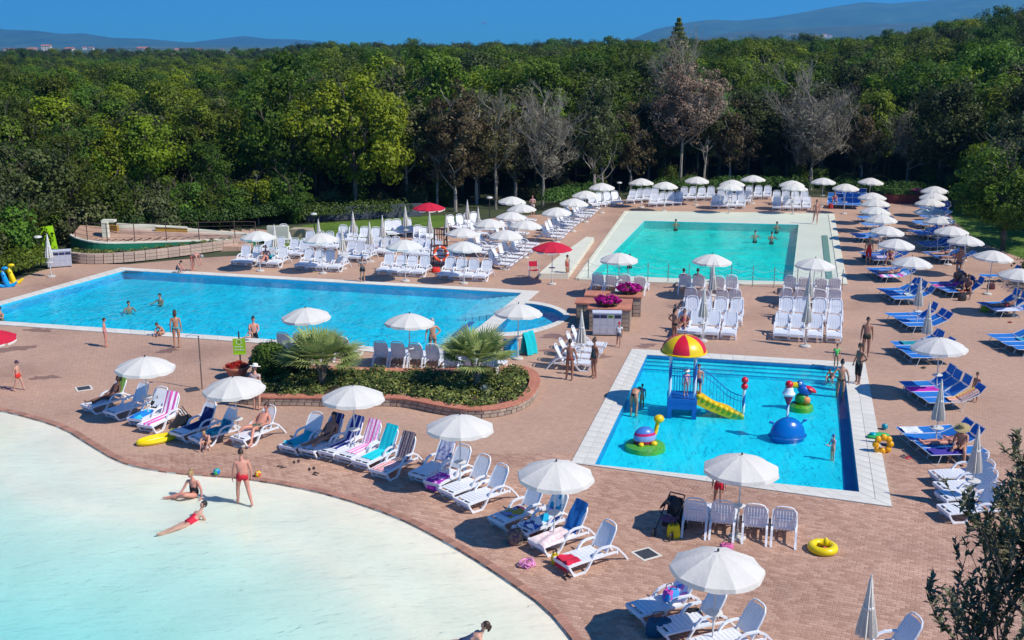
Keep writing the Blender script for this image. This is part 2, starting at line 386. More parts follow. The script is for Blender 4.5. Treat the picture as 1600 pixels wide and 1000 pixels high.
# terrain: one sheet with the terrace area left open
def terrain():
    xs = np.concatenate([np.linspace(-11000, -400, 14)[:-1], np.linspace(-400, -80, 17)[:-1], np.arange(-80, 120, 3.), np.linspace(120, 400, 15), np.linspace(400, 11000, 15)[1:]])
    ys = np.concatenate([[-300, -60, -10], np.arange(0, 130, 3.), np.linspace(130, 500, 38), np.linspace(500, 14000, 32)[1:]])
    V = []; idx = {}; F = []
    for j, y in enumerate(ys):
        for i, x in enumerate(xs):
            idx[i, j] = len(V); V.append((x, y, terr(x, y) - .05))
    for j in range(len(ys) - 1):
        for i in range(len(xs) - 1):
            cs = [(xs[i + a], ys[j + b]) for a in (0, 1) for b in (0, 1)]
            if xs[i + 1] - xs[i] < 3.5 and all(inside(c, terrace) for c in cs): continue
            F.append((idx[i, j], idx[i + 1, j], idx[i + 1, j + 1], idx[i, j + 1]))
    me = bpy.data.meshes.new('ground'); me.from_pydata(V, [], F); me.shade_smooth()
    m, nt, p = nodes('ground_cover'); L = nt.links.new; geo = N(nt, 'NewGeometry')
    sp = N(nt, 'SeparateXYZ'); L(geo.outputs['Position'], sp.inputs[0])
    n1 = N(nt, 'TexNoise', i_Scale=.4, i_Detail=8.0); L(geo.outputs['Position'], n1.inputs['Vector'])
    r1 = ramp(nt, [(.3, (.022, .03, .012)), (.6, (.05, .065, .022)), (.8, (.07, .06, .03))]); L(n1.outputs[0], r1.inputs[0])
    v = N(nt, 'TexVoronoi', i_Scale=.0035); L(geo.outputs['Position'], v.inputs['Vector']); sc = N(nt, 'SeparateColor'); L(v.outputs['Color'], sc.inputs[0])
    r2 = ramp(nt, [(0, (.05, .09, .03)), (.3, (.09, .13, .045)), (.5, (.035, .06, .025)), (.7, (.22, .19, .09)), (.85, (.07, .11, .04))], 'CONSTANT'); L(sc.outputs[0], r2.inputs[0])
    mr = N(nt, 'MapRange', i_1=450.0, i_2=800.0); L(sp.outputs[1], mr.inputs[0])
    mx = N(nt, 'Mix', data_type='RGBA'); L(mr.outputs[0], mx.inputs[0]); L(r1.outputs[0], mx.inputs[6]); L(r2.outputs[0], mx.inputs[7]); L(mx.outputs[2], p.inputs['Base Color'])
    p.inputs['Roughness'].default_value = .95; me.materials.append(m)
    clean(link('ground', me), kind='structure')
terrain()

# lawns as sheets just above the ground
GRASS = None
def lawnmat():
    m, nt, p = nodes('mown_grass'); L = nt.links.new; geo = N(nt, 'NewGeometry')
    n1 = N(nt, 'TexNoise', i_Scale=.5, i_Detail=8.0, i_Roughness=.7); L(geo.outputs['Position'], n1.inputs['Vector'])
    r1 = ramp(nt, [(.3, (.05, .11, .006)), (.6, (.12, .21, .012)), (.8, (.20, .24, .03))]); L(n1.outputs[0], r1.inputs[0]); L(r1.outputs[0], p.inputs['Base Color']); p.inputs['Roughness'].default_value = .95
    n2 = N(nt, 'TexNoise', i_Scale=9.0, i_Detail=4.0); L(geo.outputs['Position'], n2.inputs['Vector']); b = N(nt, 'Bump', i_Strength=.9, i_Distance=.15); L(n2.outputs[0], b.inputs['Height']); L(b.outputs[0], p.inputs['Normal'])
    return m
GRASS = lawnmat()
def lawn(pts, name='lawn'):
    o = flat(name, pts, [], 0, GRASS); o.location.z = -.02; return o
lawn(P2([(425, 402), (470, 390), (560, 385), (640, 370), (700, 354), (735, 340), (690, 336), (600, 341), (500, 348), (440, 358)]))
lawn([g(1462, 330).to_2d(), g(1490, 348).to_2d(), g(1528, 380).to_2d(), g(1600, 408).to_2d(), g(1660, 480).to_2d(), g(1720, 470).to_2d(), g(1660, 350).to_2d(), g(1530, 322).to_2d()])

# hills on the horizon
def hill(prof, D, depth, base, mat, name, seed):
    """prof: list of (photo x, photo y of the crest); a ridge with real depth and folds"""
    q = np.random.RandomState(seed); n = 140; m = 22
    xs = [p[0] for p in prof]; ys = [p[1] for p in prof]
    X = np.linspace(xs[0], xs[-1], n); Y = np.interp(X, xs, ys)
    V = []; F = []
    ph = q.rand(6) * 6.28
    for j in range(m + 1):
        v = j / m; y = D - depth / 2 + depth * v; hgt = math.sin(math.pi * v) ** 1.2
        for i in range(n):
            crest = HCAM + (70 - Y[i]) / FOC * D
            wob = sum(math.sin(X[i] * (.018 * (k + 1)) + ph[k] + v * (2 + k)) / (k + 1.5) for k in range(6))
            h = base + (crest - base) * hgt * (1 + .10 * wob * math.sin(math.pi * v) * (abs(v - .5) * 2))
            xw = (X[i] - 800) / FOC * math.sqrt(1 + (430 / FOC) ** 2) * y
            V.append((xw, y, h if 0 < j < m else base - 10))
    for j in range(m):
        for i in range(n - 1): F.append((j * n + i, j * n + i + 1, (j + 1) * n + i + 1, (j + 1) * n + i))
    me = bpy.data.meshes.new(name); me.from_pydata(V, [], F); me.shade_smooth(); me.materials.append(mat)
    return clean(link(name, me), kind='structure')
def hillmat(name, a, b, c, sc):
    m, nt, p = nodes(name); L = nt.links.new; geo = N(nt, 'NewGeometry'); n1 = N(nt, 'TexNoise', i_Scale=sc, i_Detail=10.0, i_Roughness=.65); L(geo.outputs['Position'], n1.inputs['Vector'])
    r = ramp(nt, [(.35, a), (.55, b), (.72, c)]); L(n1.outputs[0], r.inputs[0]); L(r.outputs[0], p.inputs['Base Color']); p.inputs['Roughness'].default_value = 1; return m
HM = hillmat('wooded_hill', (.02, .06, .018), (.04, .11, .03), (.12, .16, .06), .004)
hill([(-260, 62), (-60, 52), (0, 46), (25, 43), (60, 48), (100, 49), (140, 54), (172, 53), (215, 60), (260, 61), (330, 67), (420, 69), (520, 71), (640, 76)], 9300, 2600, -6, HM, 'far_hill', 1)
hill([(300, 70), (340, 65), (380, 60), (408, 57), (440, 61), (480, 62), (510, 64), (540, 70), (640, 74)], 11500, 2000, -6, HM, 'far_hill', 2)
hill([(960, 68), (1010, 47), (1055, 38), (1090, 33), (1130, 35), (1180, 30), (1230, 22), (1275, 14), (1310, 8), (1350, 10), (1400, 6), (1450, 2), (1500, -6), (1560, 0), (1650, -14), (1800, -4), (2000, 20)], 9300, 3200, -6, HM, 'far_hill', 3)
hill([(1040, 66), (1120, 52), (1200, 47), (1260, 44), (1330, 40), (1400, 38), (1470, 32), (1560, 26), (1700, 22), (1900, 40)], 6000, 1900, -6, hillmat('near_hill_woods', (.03, .05, .02), (.05, .08, .03), (.14, .13, .06), .006), 'wooded_hill', 4)

# air
hz = MB().box(0, 7000, 285, 24000, 14900, 630).build('haze', [])
mh = bpy.data.materials.new('air'); mh.use_nodes = True; nt = mh.node_tree; nt.nodes.remove(nt.nodes['Principled BSDF'])
pv = nt.nodes.new('ShaderNodeVolumePrincipled'); pv.inputs['Color'].default_value = (.14, .52, 1, 1); pv.inputs['Density'].default_value = 1.15e-4; pv.inputs['Anisotropy'].default_value = .2
nt.links.new(pv.outputs[0], nt.nodes['Material Output'].inputs['Volume']); hz.data.materials.append(mh); clean(hz, kind='stuff')

# far villages: separate houses
HWALL = plain('pale_house_wall', (.62, .56, .48), .9, .1, .3); HROOF = plain('clay_roof', (.42, .16, .09), .9, .2, .4); HWIN = plain('dark_window', (.05, .05, .06), .3, .1)
def house(px, D, wdt, hh, k, label, z0=None):
    x = (px - 800) / FOC * 1.0315 * D; z0 = -2 if z0 is None else z0
    t = thing('house', label, 'house', (x, D, z0), .3 * math.sin(px), 'houses of the far villages')
    wdt *= .62; hh *= .62; dp = wdt * .7
    MB().box(0, 0, hh / 2, wdt, dp, hh).build('wall', HWALL, t)
    r = MB(); e = .6; r.add([(-wdt / 2 - e, -dp / 2 - e, hh + .02), (wdt / 2 + e, -dp / 2 - e, hh + .02), (wdt / 2 + e, dp / 2 + e, hh + .02), (-wdt / 2 - e, dp / 2 + e, hh + .02), (-wdt / 2 - e, 0, hh + wdt * .16), (wdt / 2 + e, 0, hh + wdt * .16)], [(0, 1, 5, 4), (2, 3, 4, 5), (0, 4, 3), (1, 2, 5), (0, 3, 2, 1)])
    r.build('roof', HROOF, t)
    for fl in range(max(1, int(hh / 4))):
        for c in range(3):
            MB().box((c - 1) * wdt * .3, -dp / 2 - .05, hh * (fl + .6) / max(1, int(hh / 4)), wdt * .1, .12, hh * .28 / max(1, int(hh / 4))).build('window', HWIN, t)
for i, (px, D, wd, hh, lb) in enumerate([
    (18, 2500, 26, 9, 'low pale house at the far left edge of the plain'), (58, 2300, 18, 8, 'small pale house half hidden behind the left wood'),
    (64, 2350, 22, 9, 'pale house with tiled roof right of the small one on the left plain'), (95, 2600, 34, 9, 'long low white farm building on the far plain'),
    (116, 2400, 30, 20, 'tall white house with red roof that stands out on the left plain'), (124, 2550, 16, 10, 'small house just right of the tall white house'),
    (150, 2500, 30, 11, 'pale house with broad roof in the left village'), (172, 2900, 16, 14, 'white house on the rise of the left village'), (182, 3000, 20, 12, 'house at the right end of the hillside village'),
    (212, 2800, 18, 8, 'lone white house right of the left village'), (257, 2500, 34, 12, 'long pale house with red roof in the middle of the plain'), (263, 2450, 20, 10, 'lower house in front of the long pale house'),
    (310, 2700, 30, 6, 'low white shed far out on the plain'), (338, 2700, 24, 6, 'second low white shed further right on the plain'), (374, 2600, 12, 7, 'tiny white house near the tree that cuts the skyline')]):
    house(px, D, wd, hh, i, lb)
for px, D, wd, hh, z, lb in [(1232, 3450, 26, 12, 26, 'pale house at the left end of the hillside hamlet'), (1245, 3420, 22, 14, 26, 'house in the middle of the hillside hamlet'), (1258, 3430, 24, 15, 28, 'white house at the right end of the hillside hamlet'), (1266, 3400, 18, 12, 27, 'low house below the white one in the hillside hamlet'), (1375, 3480, 60, 7, 33, 'long low white building on the right hillside'), (1462, 3450, 40, 8, 40, 'pale building high on the right hillside')]:
    house(px, D * 1.52, wd * 1.5, hh * 1.5, 0, lb, z * 1.5 + 2)
# the one small cloud: a puff with real volume far beyond the hills
cl = MB(); q = random.Random(4)
for k in range(7): cl.ell((q.uniform(-70, 70), q.uniform(-30, 30), k * 5 - 15 + q.uniform(-10, 10)), (q.uniform(40, 75), 45, q.uniform(18, 32)), 16, 10, noise=.12, seed=k)
cb = MB().ell((0, 0, 0), (120, 60, 55), 20, 12).build('cloud', [], None, False, ((758 - 800) / FOC * 1.0315 * 16500, 16500, HCAM + 32 / FOC * 16500)); clean(cb, kind='structure')
mc = bpy.data.materials.new('cloud_vapour'); mc.use_nodes = True; nt = mc.node_tree; nt.nodes.remove(nt.nodes['Principled BSDF']); tc = N(nt, 'TexCoord')
vl = N(nt, 'VectorMath', operation='LENGTH'); mpp = N(nt, 'Mapping'); mpp.inputs['Location'].default_value = (-.5, -.5, -.5); nt.links.new(tc.outputs['Generated'], mpp.inputs[0]); nt.links.new(mpp.outputs[0], vl.inputs[0])
no = N(nt, 'TexNoise', i_Scale=3.5, i_Detail=4.0); nt.links.new(tc.outputs['Generated'], no.inputs['Vector']); sb = N(nt, 'Math', operation='MULTIPLY_ADD'); sb.inputs[1].default_value = .9; nt.links.new(no.outputs[0], sb.inputs[0])
ng_ = N(nt, 'Math', operation='MULTIPLY'); ng_.inputs[1].default_value = -1.6; nt.links.new(vl.outputs['Value'], ng_.inputs[0]); nt.links.new(ng_.outputs[0], sb.inputs[2])
mr = N(nt, 'MapRange', i_1=0.0, i_2=.25, i_3=0.0, i_4=.04); nt.links.new(sb.outputs[0], mr.inputs[0]); pv = nt.nodes.new('ShaderNodeVolumePrincipled'); pv.inputs['Color'].default_value = (.95, .92, .95, 1); nt.links.new(mr.outputs[0], pv.inputs['Density']); nt.links.new(pv.outputs[0], nt.nodes['Material Output'].inputs['Volume']); cb.data.materials.append(mc)
# ------------------------------------------------------------------ pools
def tilemat(name, c1, c2, sc):
    m, nt, p = nodes(name); L = nt.links.new; geo = N(nt, 'NewGeometry'); br = N(nt, 'TexBrick', i_Scale=1.0, offset=0.0)
    br.inputs['Brick Width'].default_value = sc; br.inputs['Row Height'].default_value = sc; br.inputs['Mortar Size'].default_value = sc * .04
    br.inputs[1].default_value = c4(c1); br.inputs[2].default_value = c4(c2); br.inputs[3].default_value = c4([min(1, c * 1.12 + .01) for c in c1]); L(geo.outputs['Position'], br.inputs[0])
    n = N(nt, 'TexNoise', i_Scale=.6, i_Detail=4.0); L(geo.outputs['Position'], n.inputs['Vector']); r = ramp(nt, [(.3, (.88, .88, .9)), (.7, (1.1, 1.1, 1.08))]); L(n.outputs[0], r.inputs[0])
    m1 = N(nt, 'Mix', data_type='RGBA', blend_type='MULTIPLY'); m1.inputs[0].default_value = 1; L(br.outputs[0], m1.inputs[6]); L(r.outputs[0], m1.inputs[7]); L(m1.outputs[2], p.inputs['Base Color'])
    p.inputs['Roughness'].default_value = .5; MATS[name] = m; return m
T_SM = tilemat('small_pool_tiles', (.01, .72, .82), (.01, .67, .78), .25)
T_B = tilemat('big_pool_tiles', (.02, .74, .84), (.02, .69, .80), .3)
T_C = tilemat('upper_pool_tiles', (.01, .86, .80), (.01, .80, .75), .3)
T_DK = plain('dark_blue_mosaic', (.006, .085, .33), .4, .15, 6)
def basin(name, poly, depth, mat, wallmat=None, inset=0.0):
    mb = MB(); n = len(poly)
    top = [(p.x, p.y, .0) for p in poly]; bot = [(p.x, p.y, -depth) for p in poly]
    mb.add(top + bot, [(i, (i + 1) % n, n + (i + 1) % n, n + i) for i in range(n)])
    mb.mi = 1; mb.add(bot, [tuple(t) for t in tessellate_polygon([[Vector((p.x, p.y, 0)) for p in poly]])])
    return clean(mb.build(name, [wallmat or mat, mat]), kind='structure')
def cen(poly): return sum(poly, Vector((0, 0))) / len(poly)
def wbody(name, poly, z, zb, mat):
    c = cen(poly); q = [p - (c - p).normalized() * .06 for p in poly]; zb -= .25
    return clean(MB().prism(q, zb, z).build(name, mat), kind='structure')
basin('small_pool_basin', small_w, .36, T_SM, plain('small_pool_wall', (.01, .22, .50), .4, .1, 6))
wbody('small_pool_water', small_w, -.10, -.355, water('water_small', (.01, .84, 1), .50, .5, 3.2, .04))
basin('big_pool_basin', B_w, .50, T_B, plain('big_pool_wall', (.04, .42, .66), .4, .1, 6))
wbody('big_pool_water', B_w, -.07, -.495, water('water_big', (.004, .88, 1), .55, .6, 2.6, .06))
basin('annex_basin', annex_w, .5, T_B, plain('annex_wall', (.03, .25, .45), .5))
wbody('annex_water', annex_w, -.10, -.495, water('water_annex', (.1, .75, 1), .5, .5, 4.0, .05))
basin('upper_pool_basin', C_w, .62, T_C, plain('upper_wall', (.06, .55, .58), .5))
wbody('upper_pool_water', C_w, -.035, -.615, water('water_upper', (.01, .97, .95), .45, .6, 2.4, .06))

# submerged steps of the small pool (far side), darker nosing on each
def lerp(a, b, t): return a + (b - a) * t
fl, fr_, nr, nl = small_w
for k in range(3):
    t0, t1 = .004 + k * .032, .004 + (k + 1) * .032
    a, b = lerp(fl, nl, t0), lerp(fr_, nr, t0); c_, d_ = lerp(fr_, nr, t1), lerp(fl, nl, t1)
    z = -.15 - .05 * k
    st = MB().prism([a, b, c_, d_], -.355 + .001 * k, z).build('pool_step', T_SM); clean(st, kind='structure')
    e0 = lerp(a, d_, .80); e1 = lerp(b, c_, .80)
    MB().prism([lerp(e0, c_ - c_ + e0, 0), e1, c_, d_], z + .001, z + .012).build('step_nosing', T_DK, st)
# shadow of the small pool's right wall, painted as a dark strip
MB().prism([lerp(fr_, fl, .030), lerp(fr_, fl, .002), lerp(nr, nl, .002), lerp(nr, nl, .048)], -.357, -.335).build('painted_wall_shadow', T_DK)['kind'] = 'structure'
# big pool: dark lane line and step bands
a, b = g(738, 488).to_2d(), g(664, 545).to_2d(); d = (b - a).normalized(); nrm = Vector((-d.y, d.x)) * .16
MB().prism([a - nrm, a + nrm, b + nrm, b - nrm], -.497, -.48).build('lane_line', T_DK)['kind'] = 'structure'
TS = plain('step_white_tile', (.25, .68, .80), .5, .06)
for (p0, p1, q0, q1, n) in (((755, 455.5), (815, 458.7), (716, 487), (782, 487), 6),):
    for k in range(n):
        t0, t1 = k / n, (k + .9) / n; P = [g(*x).to_2d() for x in (p0, p1, q1, q0)]
        poly = [lerp(P[0], P[1], t0), lerp(P[0], P[1], t1), lerp(P[3], P[2], t1), lerp(P[3], P[2], t0)]
        c = cen(poly); poly = [p + (c - p) * .02 for p in poly]
        MB().prism(poly, -.49, -.12 - .05 * (n - 1 - k)).build('pool_step', [TS])['kind'] = 'structure'
for k in range(6):
    P = [g(*x).to_2d() for x in ((690, 516), (742, 518), (700, 540), (655, 546))]
    t0, t1 = k / 6, (k + .88) / 6
    poly = [lerp(P[0], P[1], t0), lerp(P[0], P[1], t1), lerp(P[3], P[2], t1), lerp(P[3], P[2], t0)]
    MB().prism(poly, -.49, -.12 - .05 * (5 - k)).build('pool_step', [TS])['kind'] = 'structure'

def coping(name, outer, inner, tile, rows, mat, closed=True, z=.035, label=None):
    root = thing(name, None, None); root['kind'] = 'structure'
    n = len(outer); cnt = 0; bed = MB(); cache = []
    for i in range(n if closed else n - 1):
        o0, o1, w0, w1 = outer[i], outer[(i + 1) % n], inner[i], inner[(i + 1) % n]
        bed.prism([o0, o1, w1, w0], .004, z - .012)
        m = max(1, round(((o1 - o0).length + (w1 - w0).length) / 2 / tile))
        for k in range(m):
            for r_ in range(rows):
                t0, t1 = k / m, (k + 1) / m; s0, s1 = r_ / rows, (r_ + 1) / rows
                q = lambda t, s: lerp(lerp(o0, o1, t), lerp(w0, w1, t), s)
                poly = [q(t0, s0), q(t1, s0), q(t1, s1), q(t0, s1)]; c = cen(poly)
                L_ = (poly[0] - c).length; poly = [(p - c) * (1 - .010 / L_) for p in poly]
                cnt += 1
                ob = MB().prism(poly, z - .02, z + rnd.uniform(-.0015, .0015)).build('coping_slab', mat, root); ob.location = (c.x, c.y, 0)
    bed.build('bedding', plain('joint_mortar', (.42, .40, .36), .9, .1), root)
    return root
coping('small_pool_coping', small_o, small_w, .5, 2, COPING)
coping('big_pool_coping', B_o, B_w, .75, 1, COPING)
coping('annex_coping', annex_o, annex_w, .6, 1, COPING, closed=False)

# upper pool: pale sloping apron that ends in a kerb
apr = MB(); n = 5
for i in range(n):
    j = (i + 1) % n
    apr.grid(lambda u, v, i=i, j=j: (*(lerp(lerp(Co[i], Co[j], u), lerp(C_w[i], C_w[j], u), v)), .045 - .075 * v), 6, 4)
apr.build('upper_pool_apron', plain('apron_resin', (.60, .63, .50), .7, .05, .4, .15, 20))['kind'] = 'structure'
for i, (a, b) in enumerate(zip(Co, Co[1:] + Co[:1])):
    d = (b - a).normalized(); nn = Vector((-d.y, d.x)) * (.22 if i != 1 else .45)
    MB().prism([a, b, b + nn, a + nn], .004, .075 + .004 * i).build('apron_kerb', CREAM)['kind'] = 'structure'
# dark green overflow channel on the right apron
ch = P2([(1284, 369), (1293, 369), (1301, 437), (1291, 437)])
MB().prism(ch, -.02, .062).build('overflow_channel', plain('wet_channel', (.16, .30, .22), .3, .1))['kind'] = 'structure'
# cream ramp walls at the left of the upper pool
r1 = MB(); pts = P2([(916, 377), (928, 378), (888, 436), (842, 436), (868, 412)])
r1.prism(pts, .004, .32); ob = r1.build('pale_ramp', CREAM); ob['kind'] = 'structure'

# ------------------------------------------------------------------ wading lagoon with a sloping beach
def lagoon_build():
    lg = lag; 
    def dist(p):
        best = 1e9
        for a, b in zip(lg[:-1], lg[1:]):
            ab = b - a; t = max(0, min(1, (p - a).dot(ab) / ab.length_squared)); best = min(best, (a + ab * t - p).length)
        return best
    xs = np.arange(-33, 5, .5); ys = np.arange(11, 41, .5); V = []; idx = {}; F = []
    big = [p for p in lagoon]
    for i, x in enumerate(xs):
        for j, y in enumerate(ys):
            p = Vector((x, y)); ins = inside((x, y), big); dd = dist(p)
            if not ins and dd > .9: continue
            s = dd if ins else -dd
            z = -.055 - .030 * max(0, s) - .022 * max(0, s - 3.2) - .02 * max(0, s - 7)
            z += .045 * math.exp(-((s - 3.0) / .5) ** 2)
            idx[i, j] = len(V); V.append((x, y, max(z, -1.4)))
    for i in range(len(xs)):
        for j in range(len(ys)):
            k = [(i, j), (i + 1, j), (i + 1, j + 1), (i, j + 1)]
            if all(q in idx for q in k): F.append([idx[q] for q in k])
    me = bpy.data.meshes.new('lagoon_beach'); me.from_pydata(V, [], F); me.shade_smooth(); me.materials.append(BEACH)
    clean(link('lagoon_beach', me), kind='structure')
    wp = [p for p in lg if True]; c = Vector((-16, 22))
    poly = lagoon
    clean(MB().prism([p + (c - p).normalized() * .02 for p in poly], -1.7, -.048).build('lagoon_water', water('water_lagoon', (.22, .90, .99), .80, .40, 2.6, .03, (.8, 2.0, 1), .15)), kind='structure')
    # terracotta edging bricks along the beach, each its own piece
    root = thing('lagoon_edging', None, None); root['kind'] = 'structure'; cnt = 0
    acc = []
    for a, b in zip(lg[:-1], lg[1:]):
        m = max(1, int((b - a).length / .24))
        for k in range(m): acc.append((lerp(a, b, k / m), lerp(a, b, (k + 1) / m)))
    sh = MB().box(0, 0, 0, 1, 1, 1).mesh('edging_brick', plain('edging_clay', (.40, .20, .135), .85, .2, 3, .3, 30, obj_var=.2))
    for k, (a, b) in enumerate(acc[:300]):
        d = b - a; nn = Vector((-d.y, d.x)).normalized(); c = (a + b) / 2 + nn * .12
        o = link('edging_brick', sh, root, (c.x, c.y, -.016), math.atan2(d.y, d.x)); o.scale = (d.length - .012, .24, .06)
    lip = MB()
    for a, b in zip(lg[:-1], lg[1:]): lip.add([(a.x, a.y, .0), (b.x, b.y, .0), (b.x, b.y, -.2), (a.x, a.y, -.2)], [(0, 1, 2, 3)])
    lip.build('pool_lip', BEACH, root)
lagoon_build()

# ------------------------------------------------------------------ furniture prototypes
FAR = (0, -500, -50)
def lounger(near, ang=55, hy=.27, ry=.96):
    t = thing('sun_lounger', 'x', 'sun lounger')
    for s in (-1, 1):
        m = MB(); x = s * .315
        m.tube([(x, -.95, .30), (x, -.80, .03), (x, -.72, .02), (x, -.46, .02), (x, -.36, .10), (x, -.16, .40), (x, -.06, .50), (x, .10, .545), (x, .40, .53), (x, .62, .40), (x, ry - .12, .16), (x, ry, .0)], [.034] * 12, 4, 1.2)
        m.tube([(x, -.95, .30), (x, -.55, .315), (x, .25, .315), (x, .62, .31)], .034, 4, .9)
        m.box(x, .60, .33, .045, .05, .16)
        m.build('side_frame', WHITE, t)
    MB().box(0, -.955, .285, .63, .03, .09).build('foot_bar', WHITE, t); MB().box(0, -.74, .04, .60, .03, .04).build('cross_bar', WHITE, t)
    def slat(y, z, d): return (0, y, z, .57, d, .016)
    ys = [-.90 + i * .118 for i in range(10)]
    zs = [.325 - .05 * max(0, (-.80 - y) / .1) + (.01 * math.sin((y + .9) * 3)) for y in ys]
    if near:
        se = MB().box(-.27, -.34, .318, .03, 1.16, .02).box(.27, -.34, .318, .03, 1.16, .02).box(0, -.34, .315, .03, 1.16, .02).build('seat_frame', WHITE, t)
        sm = MB().box(0, 0, 0, .57, .106, .016).mesh('seat_slat', WHITE)
        for y, z in zip(ys, zs): link('seat_slat', sm, t, (0, y, z + .006))
    else:
        m = MB()
        for y, z in zip(ys, zs): m.box(*slat(y, z, .104))
        m.build('seat', WHITE, t)
    # backrest hinged at the seat
    a = R(ang); b = link('backrest', None, t); 
    m = MB(); L_ = .80
    prof = [(-.285, 0), (-.29, .45), (-.27, .66), (-.20, .77), (-.10, .80), (.10, .80), (.20, .77), (.27, .66), (.29, .45), (.285, 0)]
    m.tube([(p[0] * .97, p[1], .012) for p in prof], .024, 5)
    inner = [(-.25, .05), (-.25, .62), (-.16, .745), (.16, .745), (.25, .62), (.25, .05)]
    if near:
        C.objects.unlink(b); bpy.data.objects.remove(b)
        for k in range(4): m.box(0, .12 + k * .19, .0, .50, .022, .010)
        b = m.build('backrest', WHITE, t)
        vs = MB().box(0, 0, 0, .066, .68, .014).mesh('back_slat', WHITE)
        for k in range(7): 
            o = link('back_slat', vs, b, ((k - 3) * .074, .385 - .004 * abs(k - 3), .012)); o.scale = (1, 1.02 - .022 * abs(k - 3) ** 1.4 / 2, 1)
    else:
        C.objects.unlink(b); bpy.data.objects.remove(b)
        for k in range(5): m.box((k - 2) * .104, .385 - .006 * (k - 2) ** 2, .006, .094, .70 - .02 * (k - 2) ** 2, .014)
        m.box(0, .2, -.004, .50, .05, .012).box(0, .5, -.004, .50, .05, .012)
        b = m.build('backrest', WHITE, t)
    b.location = (0, hy, .33); b.scale = (1.06, 1, 1); b.rotation_euler = (a, 0, 0)
    MB().tube([(-.2, .45, .30), (-.2, hy + .45 * math.cos(a), .33 + .45 * math.sin(a) - .03), (.2, hy + .45 * math.cos(a), .33 + .45 * math.sin(a) - .03), (.2, .45, .30)], .012, 4).build('back_prop', WHITE, t)
    return t
LN = Proto(lounger(True, 60)); LF = Proto(lounger(False, 68)); LN2 = Proto(lounger(True, 77, .46, .84))

def bed(ang=24, shade=50, dark=False, hasshade=True):
    bf = BLUED if dark else BLUEF
    t = thing('sun_bed', 'x', 'sun bed')
    m = MB()
    for s in (-1, 1): m.tube([(s * .32, -.95, .36), (s * .32, .30, .36)], .012, 6); m.tube([(s * .32, .30, .36), (s * .32, .30 + .68 * math.cos(R(ang)), .36 + .68 * math.sin(R(ang)))], .016, 6)
    m.tube([(-.32, -.95, .36), (.32, -.95, .36)], .013, 6); m.tube([(-.32, .30 + .68 * math.cos(R(ang)), .36 + .68 * math.sin(R(ang))), (.32, .30 + .68 * math.cos(R(ang)), .36 + .68 * math.sin(R(ang)))], .016, 6)
    m.tube([(-.32, .2, .352), (.32, .2, .352)], .014, 6)
    m.build('frame', ALU, t)
    for y in (-.62, .42):
        MB().tube([(-.33, y, .35), (-.37, y - .14, 0), (.37, y - .14, 0), (.33, y, .35)], .015, 6).build('leg', ALU, t)
    def sling(u, v):
        y = -.93 + v * 1.22; return ((u - .5) * .63, y, .372 - .035 * math.sin(math.pi * u) - .012 * math.sin(math.pi * v))
    mb = MB(); mb.grid(sling, 6, 8); fab = mb.build('seat_sling', bf, t, True)
    seam = MB()
    for y in (-.55, -.14): seam.grid(lambda u, v, y=y: ((u - .5) * .6, y + v * .012, .366 - .035 * math.sin(math.pi * u)), 6, 1)
    seam.build('seam', plain('seam_thread', (.12, .32, .62), .8), fab)
    ca, sa = math.cos(R(ang)), math.sin(R(ang))
    mb = MB(); mb.grid(lambda u, v: ((u - .5) * .63, .31 + v * .66 * ca + .03 * math.sin(math.pi * u) * sa, .362 + v * .66 * sa - .03 * math.sin(math.pi * u) * ca), 6, 5); mb.build('back_sling', bf, t, True)
    if hasshade:
        hy, hz_ = .30 + .68 * ca, .36 + .68 * sa; c2, s2 = math.cos(R(shade)), math.sin(R(shade))
        mb = MB(); mb.grid(lambda u, v: ((u - .5) * .58, hy + v * .36 * c2 + .02, hz_ + v * .36 * s2 + .02), 4, 3); sh = mb.build('sunshade', bf, t)
        MB().tube([(-.3, hy + .02, hz_ + .01), (-.3, hy + .37 * c2, hz_ + .37 * s2), (.3, hy + .37 * c2, hz_ + .37 * s2), (.3, hy + .02, hz_ + .01)], .009, 5).build('shade_frame', ALU, sh)
    return t
BEDS = [Proto(bed(24, 52)), Proto(bed(34, 70)), Proto(bed(20, 30, True)), Proto(bed(3, 100, False, False)), Proto(bed(30, 110, True))]

